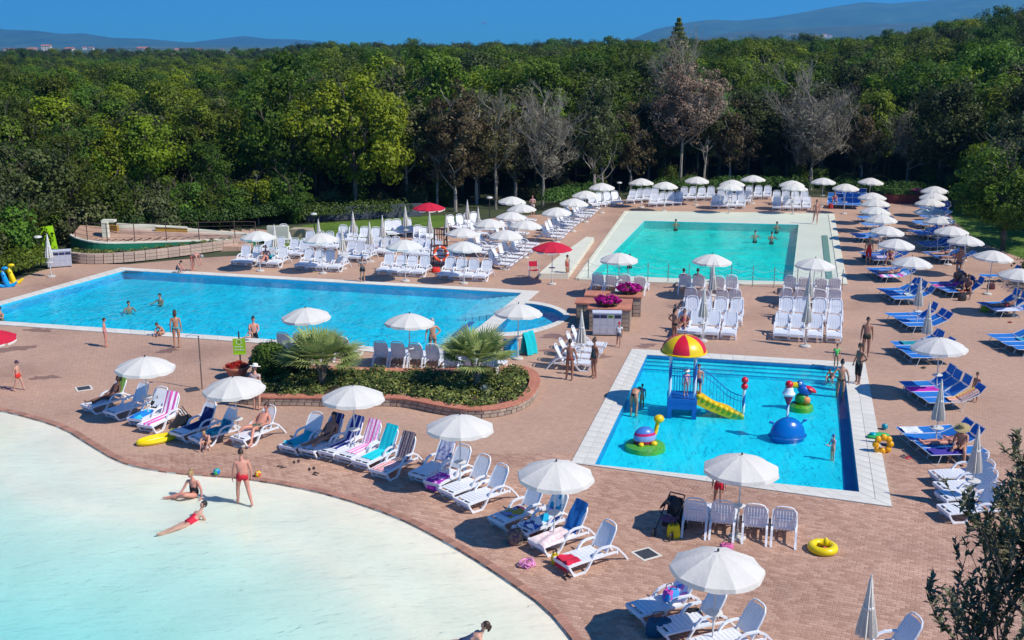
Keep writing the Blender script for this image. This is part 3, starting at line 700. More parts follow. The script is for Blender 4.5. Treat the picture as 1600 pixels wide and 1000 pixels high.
def umbrella(cloth, white_valance=False, rad=1.02):
    t = thing('sun_umbrella', 'x', 'sun umbrella'); n = 10; zr, za = 2.03, 2.40
    mb = MB(); V = [(0, 0, za)]; F = []; rings = 6; per = 4; q = random.Random(5)
    for r_ in range(1, rings + 1):
        f = r_ / rings
        for k in range(n * per):
            th = 2 * math.pi * k / (n * per); u = (k % per) / per; mid = math.sin(math.pi * u)
            rr = rad * f * (1 - .055 * mid * f); z = zr + (za - zr) * (1 - f ** 1.55) - .018 * mid * f + q.uniform(-.003, .003)
            V.append((rr * math.cos(th), rr * math.sin(th), z))
    m_ = n * per
    for k in range(m_): F.append((0, 1 + k, 1 + (k + 1) % m_))
    for r_ in range(rings - 1):
        for k in range(m_):
            a = 1 + r_ * m_ + k; b = 1 + r_ * m_ + (k + 1) % m_; F.append((a, a + m_, b + m_, b))
    mb.add(V, F); can = mb.build('canopy', cloth, t)
    mv = MB(); V = []; F = []
    for k in range(m_ + 0):
        for uu in (0, 1):
            kk = k + uu; th = 2 * math.pi * kk / m_; u = (k % per + uu) / per; mid = math.sin(math.pi * u)
            rr = rad * (1 - .055 * mid); z = zr - .018 * mid; dz = .085 + .035 * math.sin(math.pi * u) + .006 * math.sin(kk * 2.3)
            V += [(rr * math.cos(th), rr * math.sin(th), z), ((rr + .015) * math.cos(th), (rr + .015) * math.sin(th), z - dz * (.93 if not white_valance else .6))]
            if white_valance: V[-1] = ((rr + .012) * math.cos(th), (rr + .012) * math.sin(th), z - dz * .55)
        b = len(V) - 4; F.append((b, b + 1, b + 3, b + 2))
    mv.add(V, F); mv.build('valance', cloth, can)
    if white_valance:
        m2 = MB(); V = []; F = []
        for k in range(m_):
            for uu in (0, 1):
                kk = k + uu; th = 2 * math.pi * kk / m_; u = (k % per + uu) / per; mid = math.sin(math.pi * u)
                rr = rad * (1 - .055 * mid) + .013; z = zr - .018 * mid; dz = .085 + .035 * math.sin(math.pi * u)
                V += [(rr * math.cos(th), rr * math.sin(th), z - dz * .55), ((rr + .01) * math.cos(th), (rr + .01) * math.sin(th), z - dz * 1.25)]
            if k % per != 0: b = len(V) - 4; F.append((b, b + 1, b + 3, b + 2))
            if k % per == per - 1:
                if F: pm_ = MB(); pm_.weld = True; pm_.add(V, F).build('white_valance_patch', CLOTH, can)
                V = []; F = []
    rb = MB()
    for k in range(n):
        th = 2 * math.pi * k / n; rb.tube([(0, 0, za - .05), (rad * .55 * math.cos(th), rad * .55 * math.sin(th), zr + .19), (rad * .97 * math.cos(th), rad * .97 * math.sin(th), zr - .012)], .006, 3, cap=False)
    rb.build('ribs', ALU, can)
    MB().tube([(0, 0, .05), (0, 0, za + .02)], .022, 8).build('pole', POLE, t)
    MB().lathe([(0.001, za + .09), (.02, za + .07), (.028, za + .04), (.02, za + .0)], 8).build('finial', DARKM, t)
    MB().lathe([(.18, .93), (.19, .94), (.19, .955), (.03, .965), (.03, 1.0)], 18).build('tray_table', POLE, t)
    MB().lathe([(.24, 0), (.24, .05), (.20, .08), (.04, .09), (.04, .25)], 18).build('base', plain('concrete_base', (.50, .47, .42), .9, .1), t)
    return t
def closed(hi=2.45):
    t = thing('closed_umbrella', 'x', 'closed umbrella'); n = 20
    amp = lambda k, z: (1 + (.30 if k % 2 else -.28) * max(.15, min(1, (hi - z) / 1.0))) + .05 * math.sin(k * 1.7)
    MB().lathe([(.012, hi), (.035, hi - .05), (.06, hi - .3), (.10, hi - .65), (.14, hi - .95), (.165, hi - 1.15), (.175, hi - 1.32), (.12, hi - 1.33), (.03, hi - 1.2)], n, amp=amp).build('folded_canopy', CLOTHC, t, True)
    MB().lathe([(.108, hi - .72), (.118, hi - .70), (.118, hi - .66), (.102, hi - .64)], 14).build('strap', POLE, t)
    MB().tube([(0, 0, .05), (0, 0, hi + .02)], .021, 8).build('pole', POLE, t)
    MB().lathe([(.001, hi + .08), (.02, hi + .05), (.02, hi - .02)], 8).build('finial', POLE, t)
    MB().lathe([(.20, .83), (.21, .84), (.21, .86), (.03, .87)], 18).build('tray_table', POLE, t)
    MB().lathe([(.24, 0), (.24, .05), (.20, .08), (.04, .09), (.04, .25)], 18).build('base', plain('concrete_base', (.5, .47, .42)), t)
    return t
UW = Proto(umbrella(CLOTH)); UR = Proto(umbrella(REDC, True, 1.12)); UC = Proto(closed())

# ------------------------------------------------------------------ rows of loungers
ORD = ['first', 'second', 'third', 'fourth', 'fifth', 'sixth', 'seventh', 'eighth', 'ninth', 'tenth']
A1, A2 = R(14.7), R(-75.3)
PLACED = []
def hv(az): return Vector((math.sin(az), math.cos(az)))     # foot -> head direction
def row(pts, az, near_end, desc, group, proto=None, kind='white plastic lounger', per_label=None, jitter=.02):
    """pts: photo pixels where the near end of each lounger touches the paving"""
    out = []
    for i, p in enumerate(pts):
        P = g(*p).to_2d(); h = hv(az + rnd.uniform(-jitter, jitter)); c = P + h * (.93 if near_end == 'foot' else -.93)
        pr = proto or (LN if c.y < 44 else LF)
        lab = (per_label[i] if per_label else ('%s white lounger of row %s' % (ORD[i], desc)))
        if len(pts) == 1 and not per_label: lab = '%s %s' % (kind, desc)
        o = pr.put((c.x, c.y, 0), -az + rnd.uniform(-jitter, jitter), lab, group); out.append(o); PLACED.append(o)
        if pr is LF:
            for ch in o.children:
                if ch.name.startswith('backrest'): ch.rotation_euler.x = R(68 + rnd.choice([-9, -4, 0, 0, 3, 7]))
    return out
def between(a, b, n): return [(a[0] + (b[0] - a[0]) * i / max(1, n - 1), a[1] + (b[1] - a[1]) * i / max(1, n - 1)) for i in range(n)]
GW = 'white sun loungers'
# four rows by the big pool, feet to the water
rA = row([(369, 416), (386, 417), (409, 418), (427, 419)], A1, 'foot', 'at left end of the far side of big pool', GW)
rB = row([(469, 422), (485, 424), (502, 425), (521, 426)], A1, 'foot', 'second along the far edge of the big pool', GW)
rC = row([(596, 430), (614, 432), (632, 433), (652, 434)], A1, 'foot', 'third along the far edge of the big pool', GW)
rD = row([(692, 437), (710, 439), (730, 440), (750, 441)], A1, 'foot', 'nearest the corner of the big pool by the red parasol', GW)
row([(406, 401), (423, 402), (446, 404), (462, 405)], A1, 'foot', 'behind the man sitting in front of the turquoise towel', GW)
row([(472, 391), (487, 392), (503, 393), (519, 394)], A1, 'foot', 'under the umbrella on the left lawn side', GW)
row([(449, 380)], R(-20), 'foot', 'standing alone on the lawn beside the leftmost closed umbrella', GW)
row([(537, 408), (551, 410), (565, 411)], A1, 'foot', 'behind the man standing at the far pool edge', GW)
row([(578, 400), (592, 401), (607, 402)], A1, 'foot', 'between the short closed umbrellas and the white canopy', GW)
row([(532, 382), (548, 383), (566, 384), (584, 385)], R(0), 'foot', 'along the lawn among the closed umbrellas', GW)
row([(612, 372), (625, 371), (641, 369)], R(-14), 'foot', 'at the back of the lawn left of the red umbrella', GW)
row([(655, 382), (664, 384), (676, 386)], R(-8), 'foot', 'directly left of the lifeguard chair at the back', GW)
row([(638, 404), (649, 405), (661, 406), (673, 407)], A1, 'foot', 'under the canopy left of the lifeguard chair', GW)
row([(722, 363), (735, 362), (747, 360), (757, 358)], R(-38), 'foot', 'at the back right of the lifeguard chair', GW)
row([(716, 415), (733, 417)], R(-60), 'foot', 'half hidden under the canopy beside the lifebuoy', GW)
GE = A2 + R(4)
row(between((799, 421), (821, 404), 4), GE, 'foot', 'facing right, just behind the red chair', GW)
row(between((762, 402), (782, 388), 4), GE, 'foot', 'facing right, left of the double canopy', GW)
row(between((832, 399), (840, 388), 3), GE, 'foot', 'facing right, left of the red parasol', GW)
row(between((808, 382), (824, 371), 3), GE, 'foot', 'facing right, under the middle canopies', GW)
row(between((812, 362), (836, 350), 3), GE, 'foot', 'facing right, behind the pair of overlapping canopies', GW)
row(between((765, 372), (776, 366), 2), GE, 'foot', 'facing right, next to the black lamp', GW)
row(between((879, 377), (893, 362), 4), GE, 'foot', 'facing right, last before the upper pool ramp', GW)
row(between((898, 358), (915, 345), 4), GE, 'foot', 'facing right, middle of the slanting line to the far wood', GW)
row(between((923, 343), (936, 331), 4), GE, 'foot', 'facing right, top of the slanting line to the far wood', GW)
row(between((931, 326), (968, 321), 4), R(-12), 'foot', 'at the far left corner of the upper pool', GW)
row(between((984, 319), (1020, 316), 4), A1, 'foot', 'at back, left part of the upper pool far side', GW)
row(between((1019, 324), (1058, 322), 4), A1, 'foot', 'at front, left part of the upper pool far side', GW)
row(between((1066, 315), (1108, 314), 4), A1, 'foot', 'at the back, behind the far side of the upper pool', GW)
row(between((1116, 327), (1157, 327), 4), A1, 'foot', 'at the front in the middle of the far side', GW)
row(between((1124, 320), (1166, 320), 4), A1, 'foot', 'second from the front in the middle of the far side', GW)
row(between((1154, 313), (1198, 312), 4), A1, 'foot', 'at the back in the middle of the far side', GW)
row(between((1213, 330), (1260, 330), 4), A1, 'foot', 'at the front near the far right pool corner', GW)
row(between((1212, 321), (1256, 321), 4), A1, 'foot', 'at the back near the far right pool corner', GW)
# backs to the camera, facing the upper pool
AB = A1 + math.pi
row([(931, 459), (952, 460), (974, 461), (997, 462)], AB, 'head', 'seen from behind, behind the brick planters', GW)
row([(1068, 461), (1089, 462), (1121, 463), (1141, 464)], AB, 'head', 'seen from behind, nearest the fence in the left block', GW)
row([(1233, 463), (1256, 464), (1281, 465), (1303, 466)], AB, 'head', 'seen from behind, nearest the fence in the right block', GW)
row([(1077, 484), (1097, 485), (1126, 486), (1147, 487)], AB, 'head', 'second from the fence in the left block', GW)
row([(1228, 485), (1250, 486), (1280, 487), (1304, 488)], AB, 'head', 'second from the fence in the right block', GW)
row([(1076, 507), (1097, 508), (1122, 509), (1148, 510)], A1, 'foot', 'third from the fence in the left block', GW)
row([(1227, 508), (1250, 509), (1279, 510), (1305, 511)], A1, 'foot', 'third from the fence in the right block', GW)
rE = row([(1064, 528), (1085, 530), (1111, 531), (1137, 532)], A1, 'foot', 'at the front of the left block, behind the play tower', GW)
row([(1220, 533), (1245, 535), (1274, 536), (1303, 537)], A1, 'foot', 'at the front of the right block', GW)
row([(590, 576), (617, 577), (645, 579), (672, 581)], AB, 'head', 'seen from behind, between the two palms', GW, LN2)
row([(438, 561), (464, 563), (490, 565), (531, 569)], AB, 'head', 'behind the left palm, facing the big pool', GW, LN2)
row([(700, 590), (728, 592), (762, 594)], AB, 'head', 'behind the right palm, facing the big pool', GW, LN2)
row([(1082, 845), (1127, 849), (1177, 855), (1224, 860)], AB, 'head', 'seen from behind beside the small pool and stroller', GW, LN2)
row(between((946, 549), (926, 578), 4), R(-80), 'foot', 'beside the man and woman standing near the grey bin', GW)
# rows at the lagoon; heads away from the water
def lag_row(pairs, labels, group, proto=None):
    out = []
    for (f, h), lb in zip(pairs, labels):
        F, H = g(*f).to_2d(), g(*h).to_2d(); d = (H - F).normalized(); c = F + d * .93; az = math.atan2(d.x, d.y)
        o = (proto or LN).put((c.x, c.y, 0), -az, lb, group); out.append(o)
    return out
GL = 'white sun loungers by the lagoon'
l1 = lag_row([((136, 647), (199, 629)), ((172, 657), (235, 637)), ((212, 668), (262, 644)), ((228, 678), (283, 652)), ((276, 691), (330, 672)), ((304, 699), (362, 682)), ((372, 699), (430, 676))],
    ['white lounger by the lagoon with a dark woman reading on it', 'shaded white lounger with a black bag over its back', 'white lounger with blue towel and raised empty back', 'white lounger with pink and white towel, beside the yellow float',
     'white lounger with navy towel right of the dark folded chair', 'white lounger with turquoise patterned cloth in umbrella shade', 'white lounger with a man in green shorts lying on it'], GL)
l2 = lag_row([((449, 712), (506, 685)), ((480, 717), (537, 690)), ((510, 721), (568, 694)), ((538, 728), (590, 704)), ((563, 737), (618, 712)), ((592, 751), (643, 725))],
    ['white lounger with a crumpled turquoise towel, leftmost of the six', 'white lounger with a tanned man sitting in the row of six', 'white lounger with navy striped towel on its back', 'white lounger with pink striped towel on its back',
     'white lounger fully covered by a plain turquoise towel', 'white lounger with brown striped towel, rightmost of the six'], GL)
l3 = lag_row([((652, 757), (706, 730)), ((675, 769), (731, 742)), ((697, 783), (760, 760)), ((722, 799), (788, 776))],
    ['white lounger in deep umbrella shade with a wrinkled towel', 'white lounger with a purple flowered towel hanging from the foot', 'empty white lounger in full sun, left of a twin', 'empty white lounger at the right end of the middle group'], GL)
l4 = lag_row([((775, 829), (838, 806)), ((812, 845), (872, 822)), ((838, 866), (903, 843)), ((878, 896), (948, 873))],
    ['white lounger with a towel and straw bag in umbrella shade', 'white lounger heaped with blue and white towels', 'white lounger covered by pale pink cloth', 'white lounger with red towel over its foot'], GL)
l5 = lag_row([((990, 972), (1068, 952)), ((1030, 1000), (1100, 985)), ((1090, 1030), (1160, 1012))],
    ['blue-shaded white lounger with colourful bag under the nearest umbrella', 'white lounger with turquoise beach bag at the bottom edge', 'white lounger cut off by the bottom edge of the picture'], GL)
row([(1459, 757), (1466, 775), (1469, 790), (1473, 812)], R(82), 'foot', '', GW, LN, per_label=['farthest of the four white loungers behind the bush', 'second farthest white lounger behind the bush, half shaded', 'white lounger next to the nearest one behind the bush', 'nearest of the four white loungers behind the bush'])
row([(1322, 1040)], R(80), 'foot', 'cut off by the bottom edge beside the closed umbrella', GW, LN)
# ------------------------------------------------------------------ blue sun beds
GB = 'blue sun beds'
BG = {}; LATER = []
def bedgroup(px, py, n, az, desc, seq='0010', spacing=.665):
    P = g(px, py).to_2d(); h = hv(R(az)); side = Vector((-h.y, h.x)) if az > 0 else Vector((h.y, -h.x)); out = []
    if side.y < 0: side = -side
    if abs(az) < 45: side = Vector((h.y, -h.x))
    for k in range(n):
        c = P + h * (.9 + rnd.uniform(-.07, .07)) + side * spacing * k
        lab = ('%s blue sun bed from the front, %s' % (ORD[k], desc)) if abs(az) > 45 else ('%s blue sun bed from the left, %s' % (ORD[k], desc))
        if n == 1: lab = 'single blue sun bed ' + desc
        out.append(BEDS[int(seq[k % len(seq)])].put((c.x, c.y, 0), -R(az + rnd.uniform(-2, 2)), lab, GB))
    BG[(px, py)] = out; return out
for a in [(1396, 476, 4, 86, 'group left of the taller folded umbrella', '0110'), (1415, 519, 4, 86, 'group with the tilted dark head flaps', '0013'), (1424, 569, 4, 86, 'group under the nearest right umbrella', '3010'),
 (1445, 640, 4, 86, 'group with the yellow and orange towel', '0111'), (1448, 722, 4, 86, 'group of the woman in the straw hat', '3003'), (1584, 556, 4, 86, 'group cut by the right edge', '0000'),
 (1552, 495, 3, 86, 'group with white towel at the right edge', '011'), (1376, 441, 4, 86, 'group with the pink striped towel', '0023'), (1364, 414, 4, 86, 'group beside the woman in red dress', '2242'),
 (1342, 379, 3, 86, 'group right of the shoes on the paving', '000'), (1351, 359, 2, 86, 'group in the near line, fourth bay', '00'), (1345, 348, 2, 86, 'group in the near line, third bay', '01'), (1352, 338, 2, 86, 'group in the near line, second bay', '44'),
 (1477, 465, 4, 86, 'crowded group with the orange towel', '1424'), (1466, 413, 4, 86, 'group under the canopy by the lawn', '2424'), (1446, 393, 3, 86, 'deep shaded group left of the lawn', '242'), (1434, 374, 3, 86, 'far line group, second gap from oak', '010'),
 (1437, 358, 3, 86, 'far line group under grey shaded canopy', '001'), (1442, 346, 2, 86, 'far line group one bay further back', '20'), (1448, 335, 3, 86, 'far line group nearest the hedge', '442'), (1534, 440, 1, 92, 'poking out right of the crowded group', '0'),
 (1299, 326, 4, 15, 'row facing the upper pool', '1411'), (1310, 316, 4, 15, 'row behind, facing the upper pool', '4444')]:
    bedgroup(*a)

# ------------------------------------------------------------------ umbrellas
GU = 'open white umbrellas'
def ump(px, py, z=2.44): p = g(px, py, z); return (p.x, p.y, 0)
U = [(223, 556, 'above the dark woman reading near the lagoon'), (368, 587, 'in front of the flower pot with the green sign'), (551, 602, 'in front of the flowerbed above the row of six towels'), (718, 648, 'right of the flowerbed above the purple towel'),
 (866, 718, 'left of the small pool above the heaped towels'), (1120, 859, 'nearest to the camera, largest in the picture'), (1159, 709, 'over the small pool edge hiding a person in red'),
 (480, 479, 'standing behind the left palm over the big pool'), (637, 489, 'between the two palms over the big pool'), (809, 474, 'over the half-round annex of the big pool'),
 (1112, 396, 'at the fence in front of the upper pool'), (968, 394, 'at the near left corner of the upper pool'), (1273, 402, 'at the near right corner of the upper pool'),
 (403, 360, 'beside the green curved wall at the left'), (502, 363, 'over the white loungers on the lawn side'), (632, 373, 'left of the lifeguard chair'), (724, 376, 'right of the lifeguard chair'),
 (790, 358, 'in the cluster, below the pair of overlapping ones'), (765, 341, 'just right of the black lamp'), (821, 343, 'on the right of the middle cluster'), (721, 355, 'behind the lifeguard chair, low at the back'), (871, 323, 'half way up the slanting line of loungers'),
 (799, 306, 'farthest in the middle cluster'), (817, 318, 'beside the distant person in the shade'), (916, 297, 'third from the top of the slanting line'), (941, 285, 'at the top of the slanting line'), (896, 309, 'fourth from the top of the slanting line'), (798, 330, 'above the loungers below the distant person'),
 (1003, 278, 'first along the far wood'), (1039, 283, 'second along the far wood'), (1089, 275, 'third along the far wood'), (1145, 280, 'fourth along the far wood, behind another'), (1141, 286, 'in front of the fourth along the far wood'), (1178, 273, 'highest in the picture in front of the far wood'),
 (1238, 281, 'behind its twin at the far right pool corner'), (1242, 287, 'in front of its twin at the far right pool corner'), (1287, 277, 'above the first blue sun beds along the wood'), (1322, 286, 'over the bright blue pair along the wood'), (1360, 277, 'at the hedge behind all blue sun beds'),
 (1364, 300, 'top of the near line of blue sun beds'), (1370, 310, 'second in the near line of blue sun beds'), (1367, 322, 'third in the near line of blue sun beds'), (1378, 334, 'fourth in the near line of blue sun beds'), (1385, 352, 'fifth in the near line of blue sun beds'), (1400, 372, 'above the woman in the red dress'), (1426, 400, 'above the pink striped towel'), (1472, 526, 'above the blue beds, nearest on the right side'),
 (1462, 290, 'half hidden behind the oak, farthest one'), (1460, 300, 'half hidden behind the oak, second farthest'), (1454, 309, 'at the top of the right line beside the hedge'), (1455, 322, 'second in the right line, partly in shade'), (1470, 335, 'in the oak shade, upper of two grey looking ones'), (1487, 352, 'in the oak shade, lower of two grey looking ones'),
 (1510, 367, 'left edge of the lawn in the sun'), (1550, 390, 'in front of the oak trunk'), (1592, 418, 'cut by the right edge of the picture')]
for px, py, d in U:
    o = UW.put(ump(px, py), rnd.uniform(0, .6), 'open white sun umbrella ' + d, GU, (1, 1, 1)); o.rotation_euler.x = R(rnd.uniform(-2.2, 2.2)); o.rotation_euler.y = R(rnd.uniform(-2.2, 2.2))
UR.put(ump(670, 316), .2, 'open red sun umbrella at the back of the lawn', 'open red umbrellas')
UR.put(ump(863, 377), .5, 'open red sun umbrella with the red chair beside it', 'open red umbrellas')
UR.put(ump(-24, 513), .1, 'red umbrella cut by the left edge of the picture', 'open red umbrellas')
CU = [(1453, 471, 'right of the blue trio, behind the nearest right umbrella'), (1439, 432, 'right of the pair of blue sun beds'), (1472, 592, 'in front of the yellow and orange towel'), (1530, 665, 'right of the woman in the straw hat'), (1362, 897, 'nearest one at the bottom right'),
 (1115, 410, 'under the open umbrella in the left block'), (1101, 448, 'among the front loungers of the left block'), (1267, 419, 'behind the front rows of the right block'), (1264, 455, 'among the front loungers of the right block'), (909, 484, 'left of the grey bin'),
 (497, 342, 'behind the open one on the lawn side'), (428, 350, 'leftmost on the lawn beside the single lounger'), (551, 330, 'taller one left on the lawn'), (577, 346, 'short one between the lawn loungers'), (597, 336, 'slender one on the lawn'), (633, 321, 'left of the red umbrella'), (671, 331, 'directly below the red umbrella'), (697, 335, 'right of the red umbrella'), (730, 312, 'left of the black lamp, farther one'), (747, 323, 'left of the black lamp, nearer one'), (534, 355, 'pale one touching the loungers at the lawn edge'), (73, 365, 'in front of the lime green banner')]
for px, py, d in CU: UC.put(ump(px, py, 2.52), rnd.uniform(0, 3), 'folded cream umbrella ' + d, 'folded cream umbrellas')

# ------------------------------------------------------------------ towels, cloths and bags
def towel(lo, mat, part, label, w_=.52, name='beach_towel', bunch=0.0, sink=0.0, seed=1, back=60):
    """cloth laid along the lounger profile; part = (start, end) in metres from the foot end"""
    q = random.Random(seed); a = R(back)
    def prof(s_):
        if s_ < 0: return (-.96 - .0, .33 + s_)
        if s_ < 1.22: return (-.95 + s_, .352)
        t = s_ - 1.22; return (.27 + t * math.cos(a) - .02, .352 + t * math.sin(a) + .02)
    ph = [q.uniform(0, 6) for _ in range(4)]
    def f(u, v):
        s_ = part[0] + (part[1] - part[0]) * v; y, z = prof(s_); 
        wob = bunch * (.5 + .5 * math.sin(u * 9 + ph[0] + 3 * v)) * (.5 + .5 * math.sin(v * 7 + ph[1] + 2 * u)); wob += .006 * math.sin(u * 17 + v * 5 + ph[2])
        x = (u - .5) * w_ + .04 * math.sin(v * 3 + ph[3]); e = max(0, abs(u - .5) * 2 - .93) * .8
        nrm = (0, 1) if s_ < 1.22 else (-math.sin(a), math.cos(a))
        return (x, y + nrm[0] * wob, z + wob * nrm[1] - e + .012)
    mb = MB(); mb.grid(f, 14, 22); me = mb.mesh(name, mat, True)
    so_ = None
    o = link(name, me, None, lo.location, lo.rotation_euler.z); clean(o, label, 'towel'); return o
TQ = plain('turquoise_towel', (.0, .42, .50), .95, .12, 6, .5, 30); NAVY = plain('navy_towel', (.012, .025, .12), .95, .1, 6, .5, 30)
towel(l1[0], plain('lime_towel', (.25, .40, .08), .95, .1, 6, .5, 30), (1.3, 2.1), 'green towel hanging over the back behind the dark woman', seed=2)
towel(l1[2], blotch('blue_print', [(.0, .10, .45), (.02, .45, .75), (.0, .18, .55)], 4), (-.1, .95), 'blue and turquoise towel over the foot of a lounger', seed=3, bunch=.08)
towel(l1[3], striped('pink_white', [(.75, .10, .42), (.8, .76, .8)], 3), (-.05, 2.02), 'pink and white striped towel beside the yellow float', seed=4, bunch=.03)
towel(l1[4], NAVY, (.45, 1.75), 'rumpled navy towel on a lounger by the dark folded chair', seed=5, bunch=.10)
towel(l1[5], blotch('teal_print', [(.0, .16, .24), (.0, .30, .38), (.02, .05, .2), (.02, .5, .55)], 12), (.4, 1.5), 'teal patterned cloth on the shaded lounger', seed=6, bunch=.08)
towel(l2[0], TQ, (.1, 1.3), 'crumpled turquoise towel on the leftmost of six loungers', seed=7, bunch=.12)
towel(l2[1], striped('navy_stripe', [(.012, .02, .12), (.012, .02, .12), (.30, .34, .55), (.012, .02, .12)], 3), (1.1, 2.06), 'navy towel with thin stripes behind the tanned man', seed=8)
towel(l2[2], striped('navy_stripe_b', [(.015, .03, .22), (.60, .62, .75), (.015, .03, .22)], 3), (.35, 2.06), 'navy and white striped towel third in the row of six', seed=9)
towel(l2[3], striped('pink_stripe', [(.80, .12, .42), (.80, .70, .78), (.75, .30, .58), (.85, .60, .75)], 2), (.3, 2.06), 'pink and white striped towel in the row of six', seed=10)
towel(l2[4], plain('bright_turquoise', (.0, .55, .62), .95, .06, 6, .4, 30), (.3, 2.06), 'plain turquoise towel covering a whole lounger', seed=11)
towel(l2[5], striped('brown_stripe', [(.12, .09, .10), (.30, .24, .26), (.05, .03, .05), (.24, .18, .2)], 3), (.85, 2.06), 'dark brown striped towel on the rightmost of six loungers', seed=12)
towel(l2[5], striped('coral_stripe', [(.75, .20, .20), (.80, .62, .58)], 7, 0), (-.02, .86), 'coral and white striped towel at the foot of the rightmost lounger', seed=13, bunch=.03)
towel(l3[0], blotch('lilac_print', [(.42, .42, .55), (.22, .2, .4), (.5, .5, .6)], 14), (1.25, 2.06), 'lilac printed towel over a shaded lounger back', seed=14)
towel(l3[1], blotch('purple_flowers', [(.30, .02, .30), (.65, .05, .45), (.25, .01, .35), (.8, .5, .75)], 11), (-.28, .7), 'purple flowered towel hanging over the foot of a lounger', seed=15, bunch=.04)
towel(l4[0], blotch('mustard_mix', [(.40, .32, .06), (.1, .02, .06), (.3, .3, .5)], 6), (.35, 1.1), 'mustard and purple cloth on the shaded lounger', seed=16, bunch=.10)
towel(l4[1], blotch('blue_white_heap', [(.55, .68, .75), (.0, .30, .50), (.70, .74, .78), (.05, .12, .4)], 5), (.2, 2.0), 'heap of blue and white towels on a lounger', seed=17, bunch=.14)
towel(l4[2], blotch('pale_pink_print', [(.72, .58, .58), (.78, .66, .64), (.70, .50, .52)], 16), (-.12, 1.1), 'pale pink cloth covering a lounger foot', seed=18, bunch=.07, w_=.66)
towel(l4[2], plain('royal_blue_towel', (.0, .11, .38), .95, .1, 6, .4, 30), (1.1, 2.05), 'royal blue towel over the back behind the pale pink cloth', seed=19, bunch=.05)
towel(l4[3], plain('red_towel', (.60, .012, .05), .95, .1, 6, .4, 30), (-.22, .42), 'red towel folded over the foot of the nearest lounger', seed=20, bunch=.05)
towel(l5[0], blotch('candy_print', [(.75, .78, .85), (.7, .2, .5), (.1, .3, .7), (.8, .7, .8)], 7), (.9, 1.6), 'white and pink towel on the lounger under the nearest umbrella', seed=21, bunch=.12)
towel(rA[2], TQ, (1.0, 2.06), 'turquoise towel behind the seated man at the big pool', seed=22)
towel(rE[0], plain('coral_towel', (.6, .2, .16), .95, .1), (1.2, 1.9), 'coral red towel on the lounger behind the play tower', seed=31)
def bed_towel(px, py, k, mat, part, label, seed, w_=.55, lift=.02):
    class Q: pass
    q_ = Q(); b_ = BG[(px, py)][k]; q_.location = (b_.location.x, b_.location.y, lift); q_.rotation_euler = b_.rotation_euler
    return towel(q_, mat, part, label, w_, seed=seed, bunch=.03, back=26)
bed_towel(1445, 640, 0, striped('sunset_stripe', [(.78, .55, .08), (.75, .28, .16), (.65, .42, .34), (.45, .3, .28)], 1, 0), (.85, 2.0), 'yellow and orange striped towel on a blue sun bed', 23)
bed_towel(1445, 640, 2, plain('magenta_towel', (.50, .02, .40), .95, .1, 6, .4, 30), (-.05, 1.1), 'magenta towel along a blue sun bed', 24)
bed_towel(1448, 722, 0, plain('violet_towel', (.05, .03, .28), .95, .1, 6, .4, 30), (.1, 1.2), 'violet blue towel under the woman in the straw hat', 25)
bed_towel(1376, 441, 0, striped('pink_blue_stripe', [(.75, .1, .45), (.7, .7, .8), (.1, .3, .6)], 3, 1), (-.03, 1.7), 'pink and white striped towel on the sixth bay bed', 26)
bed_towel(1552, 495, 0, plain('white_blue_towel', (.5, .55, .75), .95, .1, 6, .4, 30), (-.03, 1.4), 'white and blue towel at the right edge', 27)
bed_towel(1477, 465, 0, plain('orange_towel', (.85, .18, .03), .95, .1, 6, .4, 30), (.7, 1.35), 'bright orange towel in the crowded group', 28)
bed_towel(1477, 465, 2, striped('hot_pink_stripe', [(.75, .04, .35), (.15, .03, .2)], 4, 1), (-.02, 1.6), 'hot pink striped towel in the crowded group', 29)
bed_towel(1448, 722, 3, plain('white_cloth', (.72, .74, .78), .95, .06), (.1, .7), 'small white cloth on the bed behind the straw hat', 30)
for (key, k, m_, pt, lb, sd_) in (((1424, 569), 3, plain('teal_cloth', (.0, .25, .30), .95, .1), (.4, 1.1), 'small teal cloth on a blue bed under the nearest right umbrella', 41), ((1364, 414), 1, blotch('summer_print', [(.5, .3, .5), (.2, .25, .5), (.6, .5, .6)], 9), (.2, 1.8), 'lilac patterned towel by the woman in red', 42), ((1466, 413), 0, plain('brown_cloth', (.25, .12, .08), .95, .1), (.1, 1.2), 'brown towel on the nearest bed under the lawn canopy', 43), ((1477, 465), 1, striped('black_white', [(.03, .03, .04), (.5, .5, .52)], 5), (.8, 2.0), 'black and white towel in the crowded group', 44), ((1584, 556), 2, plain('sea_cloth', (.02, .3, .45), .95, .1), (.9, 2.0), 'sea blue towel on a bed at the right edge', 45), ((1396, 476), 1, plain('pale_cloth', (.5, .6, .62), .95, .1), (.9, 1.25), 'small pale cloth on the group left of the folded umbrella', 46)):
    bed_towel(key[0], key[1], k, m_, pt, lb, sd_)
for a in [(1548, 452, plain('wine_bag', (.09, .02, .03)), 'dark bag right of the crowded blue beds'), (1503, 470, BLK if 'BLK' in globals() else DARKM, 'black bag under the crowded blue beds'), (1352, 404, plain('navy_bag', (.01, .015, .06), .8), 'navy bag at the feet of the woman in red')]: LATER.append(a)
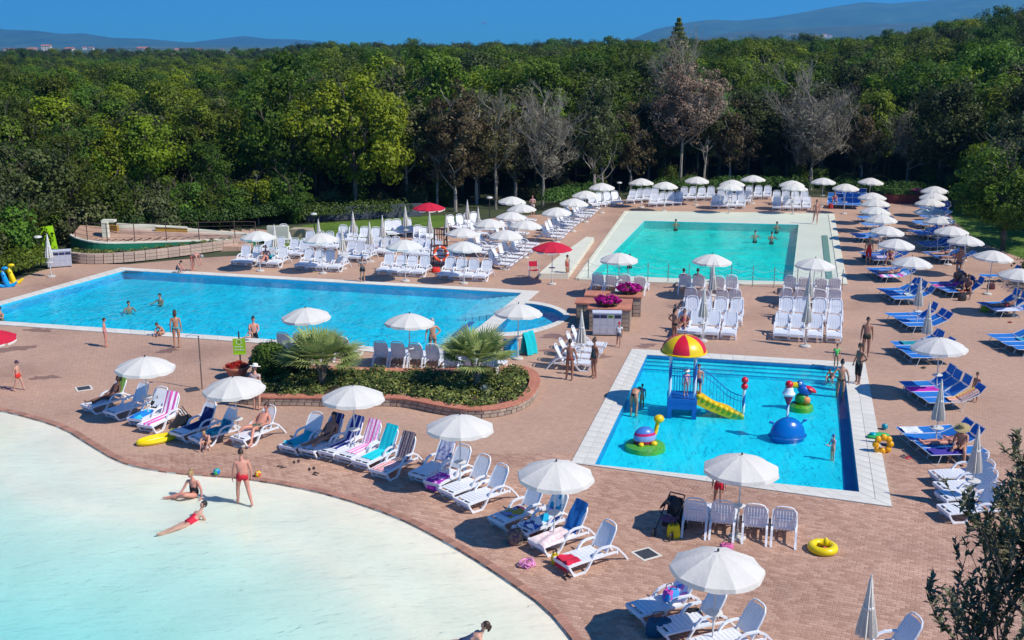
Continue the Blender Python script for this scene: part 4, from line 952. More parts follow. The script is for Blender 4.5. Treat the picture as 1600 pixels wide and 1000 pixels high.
# draped clothes on two chairs behind the pool annex
def drape(px, py, mat, label, w_=.55, h=.95, d=.5, rz=0, cat='towel', name='beach_towel'):
    P = g(px, py); q = random.Random(int(px))
    def f(u, v):
        a = (v - .5) * 2; return ((u - .5) * w_ + .02 * math.sin(v * 9), a * d / 2 + .03 * math.sin(u * 12 + v * 3), .02 + h * (1 - abs(a) ** 1.3) + .015 * math.sin(u * 11))
    mb = MB(); mb.grid(f, 10, 16); o = mb.build(name, mat, None, True, P, rz); clean(o, label, cat); return o
drape(826, 553, plain('aqua_drape', (.0, .45, .50), .95, .1, 6, .4, 30), 'long turquoise towel hung over a chair behind the annex', .7, 1.0, .45, .9)
drape(798, 556, plain('azure_drape', (.0, .30, .55), .95, .1, 6, .4, 30), 'blue towel bundled on a chair right of the palm', .6, .75, .5, .3)

def bag(px, py, mat, label, s=(.42, .22, .34), rz=0.0, z=0.0, strap=DARKM, name='beach_bag', cat='bag'):
    P = g(px, py, z); t = thing(name, label, cat, P, rz)
    q = random.Random(int(px * 7 + py))
    mb = MB()
    def f(k, zz): return 1
    V = []; F = []; n = 14; prof = [(.80, 0), (1, .12), (1.02, .45), (.95, .8), (.80, 1)]
    for (r_, zz) in prof:
        for k in range(n):
            th = 2 * math.pi * k / n; c, s_ = math.cos(th), math.sin(th); e = .6
            V.append((s[0] / 2 * r_ * abs(c) ** e * math.copysign(1, c) * (1 + q.uniform(-.05, .05)), s[1] / 2 * r_ * abs(s_) ** e * math.copysign(1, s_), s[2] * zz * (1 + q.uniform(-.06, .06))))
    for i in range(len(prof) - 1):
        for k in range(n): F.append((i * n + k, i * n + (k + 1) % n, (i + 1) * n + (k + 1) % n, (i + 1) * n + k))
    F.append(tuple(range(n))[::-1]); F.append(tuple((len(prof) - 1) * n + k for k in range(n)))
    mb.add(V, F).build('body', mat, t, True)
    for sgn in (-1, 1):
        MB().tube([(-s[0] * .25, sgn * s[1] * .3, s[2] * .95), (-s[0] * .18, sgn * s[1] * .35, s[2] * 1.35), (s[0] * .18, sgn * s[1] * .35, s[2] * 1.35), (s[0] * .25, sgn * s[1] * .3, s[2] * .95)], .012, 5).build('handle', strap, t)
    return t
BLK = plain('black_cloth', (.012, .011, .013), .8, .2, 8)
bag(245, 648, BLK, 'black backpack slumped against the shaded lounger', (.40, .25, .55), .3)
bag(805, 849, blotch('straw_bag', [(.25, .17, .10), (.12, .05, .10), (.3, .2, .12)], 18), 'round straw basket on the paving in umbrella shade', (.42, .42, .36), .2)
bag(828, 838, plain('wine_bag', (.09, .02, .03), .9, .2), 'dark wine red bag behind the straw basket', (.40, .3, .35), .6)
bag(850, 824, BLK, 'black beach bag on the paving between two loungers', (.5, .3, .32), .2)
bag(1052, 840, plain('yellow_bag', (.75, .58, .0), .7, .15), 'bright yellow bag beside the stroller', (.36, .24, .38), .1)
bag(1030, 992, plain('petrol_bag', (.0, .07, .14), .8, .15), 'dark blue and turquoise beach bag at the bottom edge', (.62, .34, .38), .2)
bag(1048, 936, blotch('candy_bag', [(.05, .3, .7), (.6, .08, .4), (.7, .65, .8)], 5), 'blue and pink patterned bag on the lounger seat', (.40, .25, .26), .5, .36)
bag(1083, 975, BLK, 'black bag behind the arm of the lounger at the bottom', (.42, .3, .34), .2)
bag(1538, 487, plain('lime_bag', (.20, .30, .02), .8, .2), 'olive green bag at the foot of the right edge bed', (.38, .3, .34), .2)
bag(1487, 604, BLK, 'black bag at the head of the bed with the magenta towel', (.5, .35, .5), .2)
bag(1298, 326, plain('red_bag', (.35, .02, .03), .8, .2), 'dark red bag left of the far blue beds', (.4, .3, .4), .1)
bag(867, 881, plain('duck_yellow', (.8, .55, .0), .6, .1), 'small yellow bag beside the red towel', (.2, .16, .28), .1)
bag(1135, 858, plain('pink_bag', (.6, .12, .3), .8, .2), 'pink bag on the paving below the grey backed loungers', (.36, .2, .16), .2)
bag(681, 425, plain('scarlet_bag', (.7, .03, .02), .7, .2), 'red bag at the foot of the lifeguard chair', (.5, .35, .28), .2)

for a in LATER: bag(*a)
# pink jelly net bag: crossing tubes
def netbag(px, py):
    P = g(px, py); t = thing('net_bag', 'pink net bag lying left of the small yellow bag', 'bag', P); q = random.Random(2); PK = plain('pink_rubber', (.80, .30, .55), .5, .08)
    for k in range(14):
        a = q.uniform(0, 6.28); r0 = q.uniform(.12, .2)
        MB().tube([(r0 * math.cos(a + j * .5) * (1.2 - .1 * j), r0 * math.sin(a + j * .5), .03 + .16 * math.sin(math.pi * j / 5) * q.uniform(.5, 1)) for j in range(6)], .014, 5).build('strand', PK, t)
netbag(823, 885)

# footwear and little things on the ground
def shoes(px, py, col, label, rz=0.0):
    P = g(px, py); t = thing('sandals', label, 'sandals', P, rz); m = plain('sandal_%d' % int(px), col, .7, .2)
    for s in (-1, 1):
        sole = MB().ell((s * .07, .03 * s, .012), (.045, .13, .012), 12, 5).build('sole', m, t, True)
        MB().tube([(s * .07 - .04, .03 * s + .02, .015), (s * .07, .03 * s + .07, .05), (s * .07 + .04, .03 * s + .02, .015)], .010, 5).build('strap', m, sole)
for a in [(885, 903, (.03, .02, .02), 'dark sandals on the bricks below the red towel', .4), (463, 722, (.05, .04, .04), 'sandals under the turquoise towel lounger', .2), (493, 741, (.06, .04, .03), 'dark sandals on the paving below the navy towel', 1), (487, 733, (.04, .03, .03), 'worn sandals on the paving right of another pair', .2), (440, 730, (.05, .04, .03), 'sandals lying left of the row of six loungers', 2),
          (1419, 716, (.5, .03, .05), 'red sandals left of the straw hat bed', .3), (1412, 714, (.1, .09, .09), 'dark sandals next to the red ones', .3), (1443, 575, (.03, .03, .03), 'black sandals below the nearest right umbrella', .3), (1578, 504, (.35, .03, .04), 'dark red sandals under the right edge bed', .3),
          (1312, 364, (.35, .12, .06), 'brown shoes left of the bright blue bed', .2), (1320, 363, (.2, .08, .05), 'second pair of brown shoes left of the bright blue bed', .9), (1327, 364, (.5, .35, .25), 'light shoes in the line by the bright blue bed', .4), (852, 427, (.05, .04, .04), 'slippers beside the red chair', .4)]:
    shoes(*a)
# ------------------------------------------------------------------ foliage building block
def leaves(center_fn, n, size, seed, mat, name, parent=None, long=1.0, up=.35, shade_fn=None, obj=True):
    """many small bent leaf faces scattered by center_fn(q) -> (position, outward)"""
    q = np.random.RandomState(seed); Pc, Nn, Sh = center_fn(q, n)
    m = len(Pc)
    d = Nn + q.normal(0, .55, (m, 3)); d[:, 2] += up; d /= np.linalg.norm(d, axis=1)[:, None]
    t = np.cross(d, q.normal(0, 1, (m, 3))); t /= np.linalg.norm(t, axis=1)[:, None] + 1e-9; b = np.cross(d, t)
    s = size * q.uniform(.6, 1.35, (m, 1)); a = t * s * long * .5; c = b * s * .5 / long ** .3
    k = d * s * .12
    V = np.stack([Pc - a, Pc - c * .8 + k, Pc + a, Pc + c * .8 + k], 1).reshape(-1, 3)
    me = bpy.data.meshes.new(name); me.vertices.add(4 * m); me.vertices.foreach_set('co', V.astype(np.float32).ravel())
    me.loops.add(4 * m); me.loops.foreach_set('vertex_index', np.arange(4 * m, dtype=np.int32))
    me.polygons.add(m); me.polygons.foreach_set('loop_start', np.arange(0, 4 * m, 4, dtype=np.int32)); 
    me.update(calc_edges=True)
    at = me.attributes.new('shade', 'FLOAT', 'FACE'); at.data.foreach_set('value', np.clip(Sh + q.normal(0, .12, m), 0, 1).astype(np.float32))
    me.materials.append(mat)
    return link(name, me, parent) if obj else me
def blob_centers(c, r, clumps, clump_r, shell=.8):
    """leaf positions gathered in clumps over an uneven ellipsoid"""
    def f(q, n):
        u = q.normal(0, 1, (clumps, 3)); u /= np.linalg.norm(u, axis=1)[:, None]
        rad = q.uniform(shell, 1.0, (clumps, 1)) ; cc = u * rad * np.array(r); cs = q.uniform(.6, 1.3, clumps) * clump_r
        csh = q.uniform(0, 1, clumps); i = q.randint(0, clumps, n)
        v = q.normal(0, 1, (n, 3)); v /= np.linalg.norm(v, axis=1)[:, None]; v *= q.uniform(.45, 1, (n, 1)) ** .5
        P = cc[i] + v * cs[i][:, None] * np.array([1, 1, .75]); 
        return P + np.array(c), v * .8 + u[i] * .6, csh[i]
    return f
LEAF_BUSH = leafmat('bush_leaf', (.035, .09, .012), (.12, .24, .03))
LEAF_PALM = leafmat('palm_leaf', (.15, .22, .05), (.44, .50, .18), .2, 0, 0, .4)
LEAF_BED = leafmat('bed_leaf', (.03, .055, .016), (.21, .23, .055), .2)
LEAF_MAG = leafmat('magenta_flower', (.28, .0, .13), (.70, .01, .38), .3, 0, .05)
LEAF_HEDGE = leafmat('hedge_leaf', (.03, .07, .012), (.11, .19, .035))
BARK = plain('bark', (.13, .10, .075), .95, .3, 6, .6, 18)
BARKP = plain('pale_bark', (.34, .29, .24), .95, .2, 5, .5, 14, obj_var=.15)

# ------------------------------------------------------------------ flowerbed island
bed_px = [(350, 628), (400, 634), (470, 634), (540, 636), (600, 634), (640, 637), (690, 648), (740, 655), (790, 650), (822, 638), (838, 622), (843, 604), (836, 592), (815, 583), (700, 590), (600, 588), (500, 585), (440, 587), (402, 596), (378, 610)]
bedp = P2(bed_px)
def ringsmooth(p, it=2):
    for _ in range(it):
        q = []
        for i in range(len(p)): a, b = p[i], p[(i + 1) % len(p)]; q += [a * .75 + b * .25, a * .25 + b * .75]
        p = q
    return p
bedp = ringsmooth(bedp, 1); bc = cen(bedp)
def inset(p, d):
    out = []; n = len(p); area = sum(p[i].x * p[(i + 1) % n].y - p[(i + 1) % n].x * p[i].y for i in range(n))
    for i in range(n):
        t = (p[(i + 1) % n] - p[i - 1]).normalized(); nn = Vector((-t.y, t.x)) * (1 if area > 0 else -1); out.append(p[i] + nn * d)
    return out
bin_ = inset(bedp, .34)
fb = thing('flowerbed', 'low curved flowerbed wall with terracotta cap around the palms', 'flowerbed', (0, 0, 0))
MB().prism(bin_, .004, .22).build('soil', SOIL, fb)
wall = MB(); n = len(bedp)
for i in range(n): wall.prism([bedp[i], bedp[(i + 1) % n], bin_[(i + 1) % n], bin_[i]], .004, .30)
wall.build('wall_core', plain('mortar_dark', (.20, .16, .13), .95, .2), fb)
bxm = MB().box(0, 0, 0, 1, 1, 1)
stone_me = bxm.mesh('wall_stone', STONE); cap_me = MB().box(0, 0, 0, 1, 1, 1).mesh('cap_tile', TERRA)
ns = 0; nc = 0
for i in range(n):
    a, b = bedp[i], bedp[(i + 1) % n]; L_ = (b - a).length; d = (b - a).normalized(); nn = Vector((d.y, -d.x))
    if (a + nn - bc).length < (a - bc).length: nn = -nn
    front = a.y < 41.5 or a.x > 2
    if front:
        k = max(1, round(L_ / .30))
        for r_ in range(2):
            for j in range(k):
                if ns >= 290: break
                t = (j + .5 + .25 * (r_ % 2)) / k; c = a + d * min(L_, L_ * t) + nn * .008
                o = link('wall_stone', stone_me, fb, (c.x, c.y, .085 + .15 * r_), math.atan2(d.y, d.x)); o.scale = (L_ / k - rnd.uniform(.015, .04), .05, .125); ns += 1
    k = max(1, round(L_ / .42))
    for j in range(k):
        c = a + d * (L_ * (j + .5) / k) - nn * .15
        o = link('cap_tile', cap_me, fb, (c.x, c.y, .325), math.atan2(d.y, d.x)); o.scale = (L_ / k - .006, .42, .05); nc += 1
# low planting in the bed: mass that nobody could count
def bed_centers(q, n_):
    P = []; pts = []
    clumps = []
    while len(clumps) < 420:
        x = q.uniform(min(p.x for p in bin_), max(p.x for p in bin_)); y = q.uniform(min(p.y for p in bin_), max(p.y for p in bin_))
        if inside((x, y), bin_): clumps.append((x, y, q.uniform(.12, .34)))
    cl = np.array(clumps); i = q.randint(0, len(cl), n_); v = q.normal(0, 1, (n_, 3)); v /= np.linalg.norm(v, axis=1)[:, None]; v[:, 2] = abs(v[:, 2])
    Pc = np.stack([cl[i, 0], cl[i, 1], np.full(n_, .2)], 1) + v * cl[i, 2][:, None] * np.array([1, 1, 1.3]); sh = (i * 37 % 101) / 101.
    return Pc, v, sh
clean(leaves(bed_centers, 26000, .09, 5, LEAF_BED, 'bed_planting', long=1.4), 'mixed low shrubs and ground cover filling the curved flowerbed', 'plants', kind='stuff')
def few(nn_, seed):
    def f(q, n_):
        P, v, s = bed_centers(q, n_); P[:, 2] += .08; return P, v, s
    return f
clean(leaves(few(0, 1), 700, .07, 11, leafmat('bed_blossom', (.5, .38, .02), (.75, .65, .35), .2, .0, .0), 'bed_blossoms'), 'small yellow and pale blossoms among the bed plants', 'flowers', kind='stuff')
# round bush
bp = g(424, 596)
t = thing('round_bush', 'large rounded green bush at the left end of the flowerbed', 'bush', (bp.x, bp.y, .2))
leaves(blob_centers((0, 0, .72), (.72, .66, .66), 110, .22), 9000, .085, 3, LEAF_BUSH, 'foliage', t, 1.3)
MB().tube([(0, 0, 0), (.02, 0, .5)], .05).build('stem', BARK, t)
bp = g(520, 588); t = thing('rusty_bush', 'small brownish bush left of the left palm trunk', 'bush', (bp.x - 1.4, bp.y - .2, .2))
leaves(blob_centers((0, 0, .38), (.5, .4, .33), 50, .16), 3000, .07, 4, leafmat('rusty_leaf', (.12, .05, .02), (.28, .13, .05)), 'foliage', t, 1.4); MB().tube([(0, 0, 0), (.0, 0, .3)], .03).build('stem', BARK, t)
for (px, py, lb, sd_, L_) in ((562, 606, 'grey blue agave at the foot of the left palm', 9, .34), (722, 606, 'grey blue agave beside the right palm trunk', 12, .38), (758, 612, 'grey blue agave at the foot of the right palm', 10, .34)):
    p = g(px, py, .2); t = thing('agave', lb, 'plant', p); q = random.Random(sd_)
    AG = plain('agave_leaf', (.20, .27, .30), .6, .15)
    for k in range(16):
        a = k * 2.4; e = R(q.uniform(20, 75)); d = Vector((math.cos(a) * math.cos(e), math.sin(a) * math.cos(e), math.sin(e))); s_ = Vector((-math.sin(a), math.cos(a), 0)) * .03
        MB().add([s_, -s_, d * L_ * .5 - s_ * 1.2, d * L_ * .5 + s_ * 1.2, d * L_ + Vector((0, 0, -.04)), d * L_ * .5 + Vector((0, 0, -.02)), Vector((0, 0, -.01))], [(0, 1, 2, 3), (3, 2, 4), (6, 1, 2, 5), (5, 2, 4)]).build('leaf', AG, t)

def palm(px, py, label, seed, trunkh=.55, fr=30, L0=1.45, multi=False):
    p = g(px, py, .2); t = thing('fan_palm', label, 'palm', p); q = random.Random(seed)
    tr = MB()
    for k in range(5 if multi else 1):
        a = k * 1.26; tr.tube([(0.04 * math.cos(a), .04 * math.sin(a), 0), (.10 * math.cos(a) * (1 if multi else .1), .10 * math.sin(a) * (1 if multi else .1), trunkh * .6), (.22 * math.cos(a) * (1 if multi else 0), .22 * math.sin(a) * (1 if multi else 0), trunkh)], [.10, .085, .07] if not multi else [.08, .06, .05], 8)
    tr.build('trunk', plain('palm_trunk', (.24, .17, .11), .95, .3, 12, .8, 24), t)
    for k in range(fr):
        a = k * 2.39996 + q.uniform(-.2, .2); el = R(q.choice([q.uniform(50, 88), q.uniform(30, 65), q.uniform(12, 50), q.uniform(0, 35)])); Ls = L0 * q.uniform(.75, 1.05)
        hd = Vector((math.cos(a), math.sin(a), 0)); V = []; F = []; st = Ls * .42
        o0 = Vector((0, 0, trunkh)) + hd * (.15 if multi else .05)
        tip = o0 + (hd * math.cos(el) + Vector((0, 0, 1)) * math.sin(el)) * st
        mb = MB(); mb.tube([o0, (o0 + tip) / 2 + Vector((0, 0, .03)), tip], .011, 4)
        fwd = (tip - o0).normalized(); side = fwd.cross(Vector((0, 0, 1))).normalized(); upv = side.cross(fwd)
        nl_ = 19
        for j in range(nl_):
            f = (j / (nl_ - 1) - .5) * 2; ang = f * R(78); ll = Ls * .60 * (1 - .28 * f * f) * q.uniform(.9, 1.08)
            d = fwd * math.cos(ang) + side * math.sin(ang); w_ = (side * math.cos(ang) - fwd * math.sin(ang)) * .030
            mid = tip + d * ll * .55 + upv * .03 + Vector((0, 0, -.02)); end = tip + d * ll + Vector((0, 0, -.10 * ll - q.uniform(0, .06))) + upv * .02
            mb.add([tip - w_ * .3, tip + w_ * .3, mid + w_, mid - w_, end, mid + upv * .012], [(0, 1, 2, 5), (0, 5, 3), (2, 4, 5), (5, 4, 3)])
        o = mb.build('frond', LEAF_PALM, t)
        at = o.data.attributes.new('shade', 'FLOAT', 'FACE'); at.data.foreach_set('value', np.clip(np.random.RandomState(k).normal(q.uniform(.2, .9), .15, len(o.data.polygons)), 0, 1).astype(np.float32))
palm(504, 603, 'larger fan palm at the left of the flowerbed under an umbrella', 1, .95, 50, 1.85, True)
palm(745, 606, 'smaller fan palm near the right end of the flowerbed', 2, 1.05, 44, 1.75, True)

# ------------------------------------------------------------------ flower pot with green sign
p = g(371, 590); t = thing('flower_pot', 'terracotta flower pot with red flowers below the green sign', 'flower pot', p)
MB().lathe([(.26, 0), (.30, .02), (.42, .30), (.50, .42), (.54, .43), (.54, .50), (.47, .50), (.45, .44), (.0, .42)], 24).build('pot', TERRA, t, True)
leaves(blob_centers((0, 0, .48), (.42, .42, .12), 40, .10), 1800, .06, 8, leafmat('red_petal', (.35, .01, .01), (.6, .03, .02), .2, 0, 0), 'blossoms', t)
leaves(blob_centers((0, 0, .44), (.40, .40, .10), 30, .10), 900, .06, 9, LEAF_BED, 'foliage', t)
LIME = plain('lime_panel', (.30, .55, .01), .55, .05, 4); WMARK = plain('white_print', (.75, .8, .7), .5, .02)
t = thing('green_sign', 'lime green sign on a post above the flower pot', 'sign', (p.x, p.y + .62, 0), R(4))
MB().tube([(0, 0, 0), (0, 0, 1.75)], .03).build('post', DARKM, t)
pb = MB().box(0, -.045, 1.14, .50, .03, .66).build('panel', LIME, t)
MB().box(.0, -.065, .83, .48, .06, .03).build('lower_rim', LIME, pb)
ic = MB(); cx, cz = 0, 1.34
ic.add([( .115 * math.cos(a_) * s_, -.062, cz + .115 * math.sin(a_) * s_) for s_ in (1, .82) for a_ in [2 * math.pi * k / 24 for k in range(24)]], [(k, (k + 1) % 24, 24 + (k + 1) % 24, 24 + k) for k in range(24)]).build('ring_mark', WMARK, pb)
ic = MB()
for x in (-.035, .03): ic.box(x, -.063, cz - .02, .022, .004, .08); ic.box(x, -.063, cz + .045, .026, .004, .026)
ic.build('figures_mark', plain('dark_print', (.06, .12, .02), .5), pb)
tx = MB()
for zz, wds in ((1.13, [.05, .05, .03, .05, .05, .05]), (1.01, [.04, .04, .02, .05, .05, .05, .04])):
    x = -.18
    for i, w_ in enumerate(wds):
        tx.box(x + w_ / 2, -.063, zz, w_ * .75, .004, .016 if i % 2 else .05); tx.box(x + .006, -.0635, zz, .010, .004, .055); x += w_ + .012
tx.build('lettering', WMARK, pb)

# ------------------------------------------------------------------ shower pole
p = g(316, 608); t = thing('shower_pole', 'slim tall shower pole on the paving left of the flower pot', 'shower', p)
MB().tube([(0, 0, 0), (0, 0, 2.15)], .025, 8).build('pole', plain('bronze_metal', (.14, .10, .08), .5, .1), t)
MB().tube([(0, 0, 2.13), (-.28, 0, 2.2), (-.42, 0, 2.16)], .014).lathe([(.0, .0), (.07, -.01), (.08, -.03)], 12, (-.42, 0, 2.17)).build('shower_head', STEEL, t)
MB().tube([(0, -.03, 1.1), (0, -.12, 1.1)], .014).build('tap', STEEL, t)
def drain(px, py, s_, label, rim=True):
    p = g(px, py); t = thing('drain_cover', label, 'drain cover', p, R(30))
    if rim: MB().prism([(-s_ / 2, -s_ / 2), (s_ / 2, -s_ / 2), (s_ / 2, s_ / 2), (-s_ / 2, s_ / 2)], .002, .014).build('rim', COPING, t)
    k = .78 if rim else 1
    gm = plain('cast_iron', (.055, .057, .065), .6, .2, 20)
    MB().prism([(-s_ * k / 2, -s_ * k / 2), (s_ * k / 2, -s_ * k / 2), (s_ * k / 2, s_ * k / 2), (-s_ * k / 2, s_ * k / 2)], .012, .018).build('plate', gm, t)
    b = MB()
    for i in range(7):
        for j in range(7): b.box((i - 3) * s_ * k / 7.3, (j - 3) * s_ * k / 7.3, .020, s_ * .075, s_ * .075, .006)
    b.build('raised_studs', gm, t)
drain(1010, 866, .60, 'dark square drain cover with pale rim near the stroller'); drain(131, 607, .60, 'dark square drain cover with pale rim at the left'); drain(300, 609, .5, 'dark drain cover beside the shower pole', False)

# ------------------------------------------------------------------ litter bins
def bins(px, py, w_, h, label, az, slots):
    p = g(px, py); t = thing('litter_bin', label, 'litter bin', p, az)
    MB().box(0, 0, h / 2 + .03, w_, .48, h - .06).build('body', STEEL, t)
    MB().box(0, 0, h + .01, w_ + .05, .54, .04).build('lid', plain('bin_lid', (.62, .64, .70), .4), t)
    k = len(slots)
    for i, c in enumerate(slots):
        x = (i - (k - 1) / 2) * w_ / k
        f = MB().box(x, -.246, h - .16, w_ / k * .90, .012, .15).build('slot_frame', plain('slot_%s' % c[0], c[1], .5), t)
        MB().box(x, -.256, h - .16, w_ / k * .52, .010, .075).build('slot', DARKM, f)
        MB().box(x, -.245, h - .40, w_ / k * .90, .010, .30).box(x, -.248, h * .25, w_ / k * .9, .008, .30).build('door', STEEL, t)
navyc = ('navy', (.015, .02, .10)); bins(948, 523, 1.30, 1.08, 'grey metal litter bin with three slots below the planters', R(-4), [navyc, navyc, ('green', (.25, .4, .12)), navyc])
bins(94, 417, 1.35, 1.0, 'grey metal litter bin beside the lime banner', R(22), [navyc, navyc, navyc, navyc])

# ------------------------------------------------------------------ brick planters with magenta flowers
def planter(cpx, cpy, L_, W_, h, az, label, flower=None, flabel=None):
    p = g(cpx, cpy); t = thing('stone_planter', label, 'planter', p, az)
    MB().box(0, 0, h / 2, L_, W_, h).build('wall_core', plain('mortar_dark', (.20, .16, .13)), t)
    MB().box(0, 0, h + .035, L_ + .14, W_ + .14, .07).build('cap', TERRA, t)
    nb = 0
    for (face, ln) in (('f', L_), ('r', W_)):
        k = max(2, int(ln / .34)); rows = int(h / .17)
        for r_ in range(rows):
            for j in range(k):
                u = (j + .5) / k * ln - ln / 2; z = (r_ + .5) * h / rows; s = (ln / k - .03, .04, h / rows - .03)
                o = link('wall_stone', stone_me, t, (u, -W_ / 2 - .003, z) if face == 'f' else (L_ / 2 + .003, u, z), 0 if face == 'f' else R(90)); o.scale = (s[0] * rnd.uniform(.85, 1), .04, s[2])
    if flower:
        fx, fy = flower; q = thing('flower_bowl', flabel, 'flowers', t.matrix_basis @ Vector((fx, fy, h + .07)))
        M_ = Matrix.Translation(p) @ Matrix.Rotation(az, 4, 'Z'); q.location = M_ @ Vector((fx, fy, h + .07))
        MB().lathe([(.22, 0), (.42, .14), (.45, .16), (.40, .16), (.0, .13)], 20).build('bowl', WOOD, q)
        leaves(blob_centers((0, 0, .30), (.62, .50, .20), 90, .10), 4200, .06, int(cpx), LEAF_MAG, 'blossoms', q)
        leaves(blob_centers((0, 0, .22), (.50, .42, .12), 40, .12), 1200, .07, int(cpx) + 1, LEAF_BED, 'foliage', q)
planter(943, 502, 2.6, 1.1, .95, R(-8), 'stone planter with terracotta cap, the nearer left one', None)
planter(952, 513, 1.9, .9, 1.0, R(-8), 'stone planter with terracotta cap directly behind the grey bin', (-.1, .1), 'magenta flowers in a bowl, the nearer of two')
planter(958, 490, 2.7, 1.0, .95, R(-8), 'stone planter with terracotta cap, the farthest one', (.75, .15), 'magenta flowers in a bowl, the farther of two')

# ------------------------------------------------------------------ rope fence of the upper pool
FX = [(889, 434, 396), (919, 436.5, 407), (949, 438, 411), (981, 440, 412), (1012, 441, 411), (1043.5, 442.5, 412), (1076, 443.5, 413), (1109, 445, 414), (1142, 446, 416), (1175.5, 447.5, 416.5), (1209, 449, 417), (1245, 450.5, 419), (1282, 452, 420), (1315.5, 453, 422)]
fe = thing('rope_fence', 'row of thin posts joined by ropes in front of the upper pool', 'fence', g(*FX[0][:2])); FP = [g(x, y) - g(*FX[0][:2]) for x, y, _ in FX]
pm = MB().tube([(0, 0, 0), (0, 0, 1.12)], .022, 6).lathe([(.0, 1.16), (.03, 1.13), (.03, 1.10)], 8).lathe([(.07, 0), (.07, .02), (.02, .03)], 10).mesh('post', plain('fence_grey', (.17, .19, .19), .5))
for P in FP: link('post', pm, fe, P)
RM = plain('rope', (.55, .62, .60), .8)
for a, b in zip(FP[:-1], FP[1:]):
    for z0, sag in ((1.02, .20), (.55, .10)):
        MB().tube([a.lerp(b, i / 10) + Vector((0, 0, z0 - sag * 4 * (i / 10) * (1 - i / 10))) for i in range(11)], .010, 4).build('rope', RM, fe)

# ------------------------------------------------------------------ lifeguard chair, lifebuoy, red chair
p = g(687, 418); t = thing('lifeguard_chair', 'tall dark wooden lifeguard chair among the white loungers', 'lifeguard chair', p, R(-10))
for sx in (-1, 1):
    for sy in (-1, 1): MB().tube([(sx * .52, sy * .48, 0), (sx * .40, sy * .34, 1.30), (sx * .38, sy * .32, 2.35 if sy > 0 else 1.75)], .04, 4).build('leg', WOOD, t)
for k in range(5): MB().box(0, -.30 + k * .15, 1.32, .85, .13, .03).build('platform_board', WOOD, t)
for k in range(6): MB().box(-.35 + k * .14, .34, 1.95, .045, .03, .75).build('back_slat', WOOD, t)
MB().box(0, .34, 2.32, .86, .05, .06).box(-.40, 0, 1.74, .05, .70, .05).box(.40, 0, 1.74, .05, .7, .05).box(0, .34, 1.95, .86, .04, .05).build('rails', WOOD, t)
for k in range(4): MB().box(0, -.50 + k * .05 - .02, .28 + k * .27, .86, .05, .05).build('rung', WOOD, t)
MB().box(0, 0, .55, .9, .04, .05).build('brace', WOOD, t)
def ringmesh(R_, r_, nu=28, nv=10, seg=None):
    V = []; F = []; m = []
    for i in range(nu):
        for j in range(nv):
            a, b = 2 * math.pi * i / nu, 2 * math.pi * j / nv; V.append(((R_ + r_ * math.cos(b)) * math.cos(a), (R_ + r_ * math.cos(b)) * math.sin(a), r_ * math.sin(b)))
    for i in range(nu):
        for j in range(nv):
            F.append((i * nv + j, ((i + 1) % nu) * nv + j, ((i + 1) % nu) * nv + (j + 1) % nv, i * nv + (j + 1) % nv)); m.append(0 if seg is None else seg(i, nu))
    mb = MB(); mb.add(V, F); mb.m = m; return mb
ORG = plain('lifebuoy_orange', (.75, .09, .02), .5, .06)
o = ringmesh(.40, .085, seg=lambda i, n_: 1 if i % 7 == 0 else 0).build('lifebuoy', [ORG, WHITE], None, True, (p.x + .12, p.y - .60, .95), 0); o.rotation_euler = (R(78), 0, 0); clean(o, 'orange lifebuoy hanging on the lifeguard chair', 'lifebuoy')
p = g(834, 434); t = thing('folding_chair', 'red folding chair in the shade of the red parasol', 'chair', p, R(12)); RF = REDC
for s in (-1, 1): MB().tube([(s * .27, -.25, 0), (s * .27, .22, .48)], .018).tube([(s * .27, .25, 0), (s * .27, -.22, .48)], .018).tube([(s * .27, .22, .46), (s * .27, .27, .92)], .018).tube([(s * .27, -.24, .66), (s * .27, .25, .68)], .02).tube([(s * .27, -.22, .46), (s * .27, -.22, .66)], .015).build('side_frame', ALU, t)
MB().grid(lambda u, v: ((u - .5) * .52, -.22 + .44 * v, .47 - .04 * math.sin(math.pi * u)), 5, 4).build('seat', RF, t); MB().grid(lambda u, v: ((u - .5) * .52, .24 + .03 * v, .62 + .30 * v), 5, 3).build('backrest', RF, t)

# ------------------------------------------------------------------ stroller, folded dark chair
p = g(1046, 833); t = thing('stroller', 'black and pink stroller standing beside the grey backed loungers', 'stroller', p, R(-35)); PKC = plain('pink_cloth', (.45, .12, .20), .8)
for s in (-1, 1):
    MB().tube([(s * .24, -.42, .12), (s * .24, .28, .85), (s * .22, .42, 1.02)], .016).tube([(s * .24, .40, .12), (s * .24, -.12, .62)], .016).build('side_frame', DARKM, t)
for (x, y) in ((-.26, -.42), (.26, -.42), (-.26, .40), (.26, .40)):
    o = ringmesh(.10, .025, 16, 6).build('wheel', DARKM, t); o.location = (x, y, .12); o.rotation_euler = (0, R(90), 0)
MB().grid(lambda u, v: ((u - .5) * .42, -.22 + .42 * v, .45 - .05 * math.sin(math.pi * u)), 5, 4).build('seat', PKC, t)
MB().grid(lambda u, v: ((u - .5) * .42, .20 + .14 * v, .46 + .5 * v + .0 * u), 5, 4).build('backrest', BLK, t)
MB().grid(lambda u, v: (.23 * math.cos(math.pi * u), .22 - .42 * math.sin(v * 1.5) * 1, .72 + .32 * math.sin(math.pi * u) * math.cos(v * .9)), 10, 6).build('hood', BLK, t)
MB().box(0, .05, .28, .36, .34, .12).build('basket', BLK, t); MB().tube([(-.22, .42, 1.02), (.22, .42, 1.02)], .02).build('handle', DARKM, t)
p = g(1056, 828); bag(1060, 822, BLK, 'black bag hanging low behind the stroller', (.4, .3, .5), .2)
p = g(286, 672); t = thing('folded_chair', 'dark folded beach chair leaning between two loungers', 'folded chair', (p.x, p.y, 0), R(55))
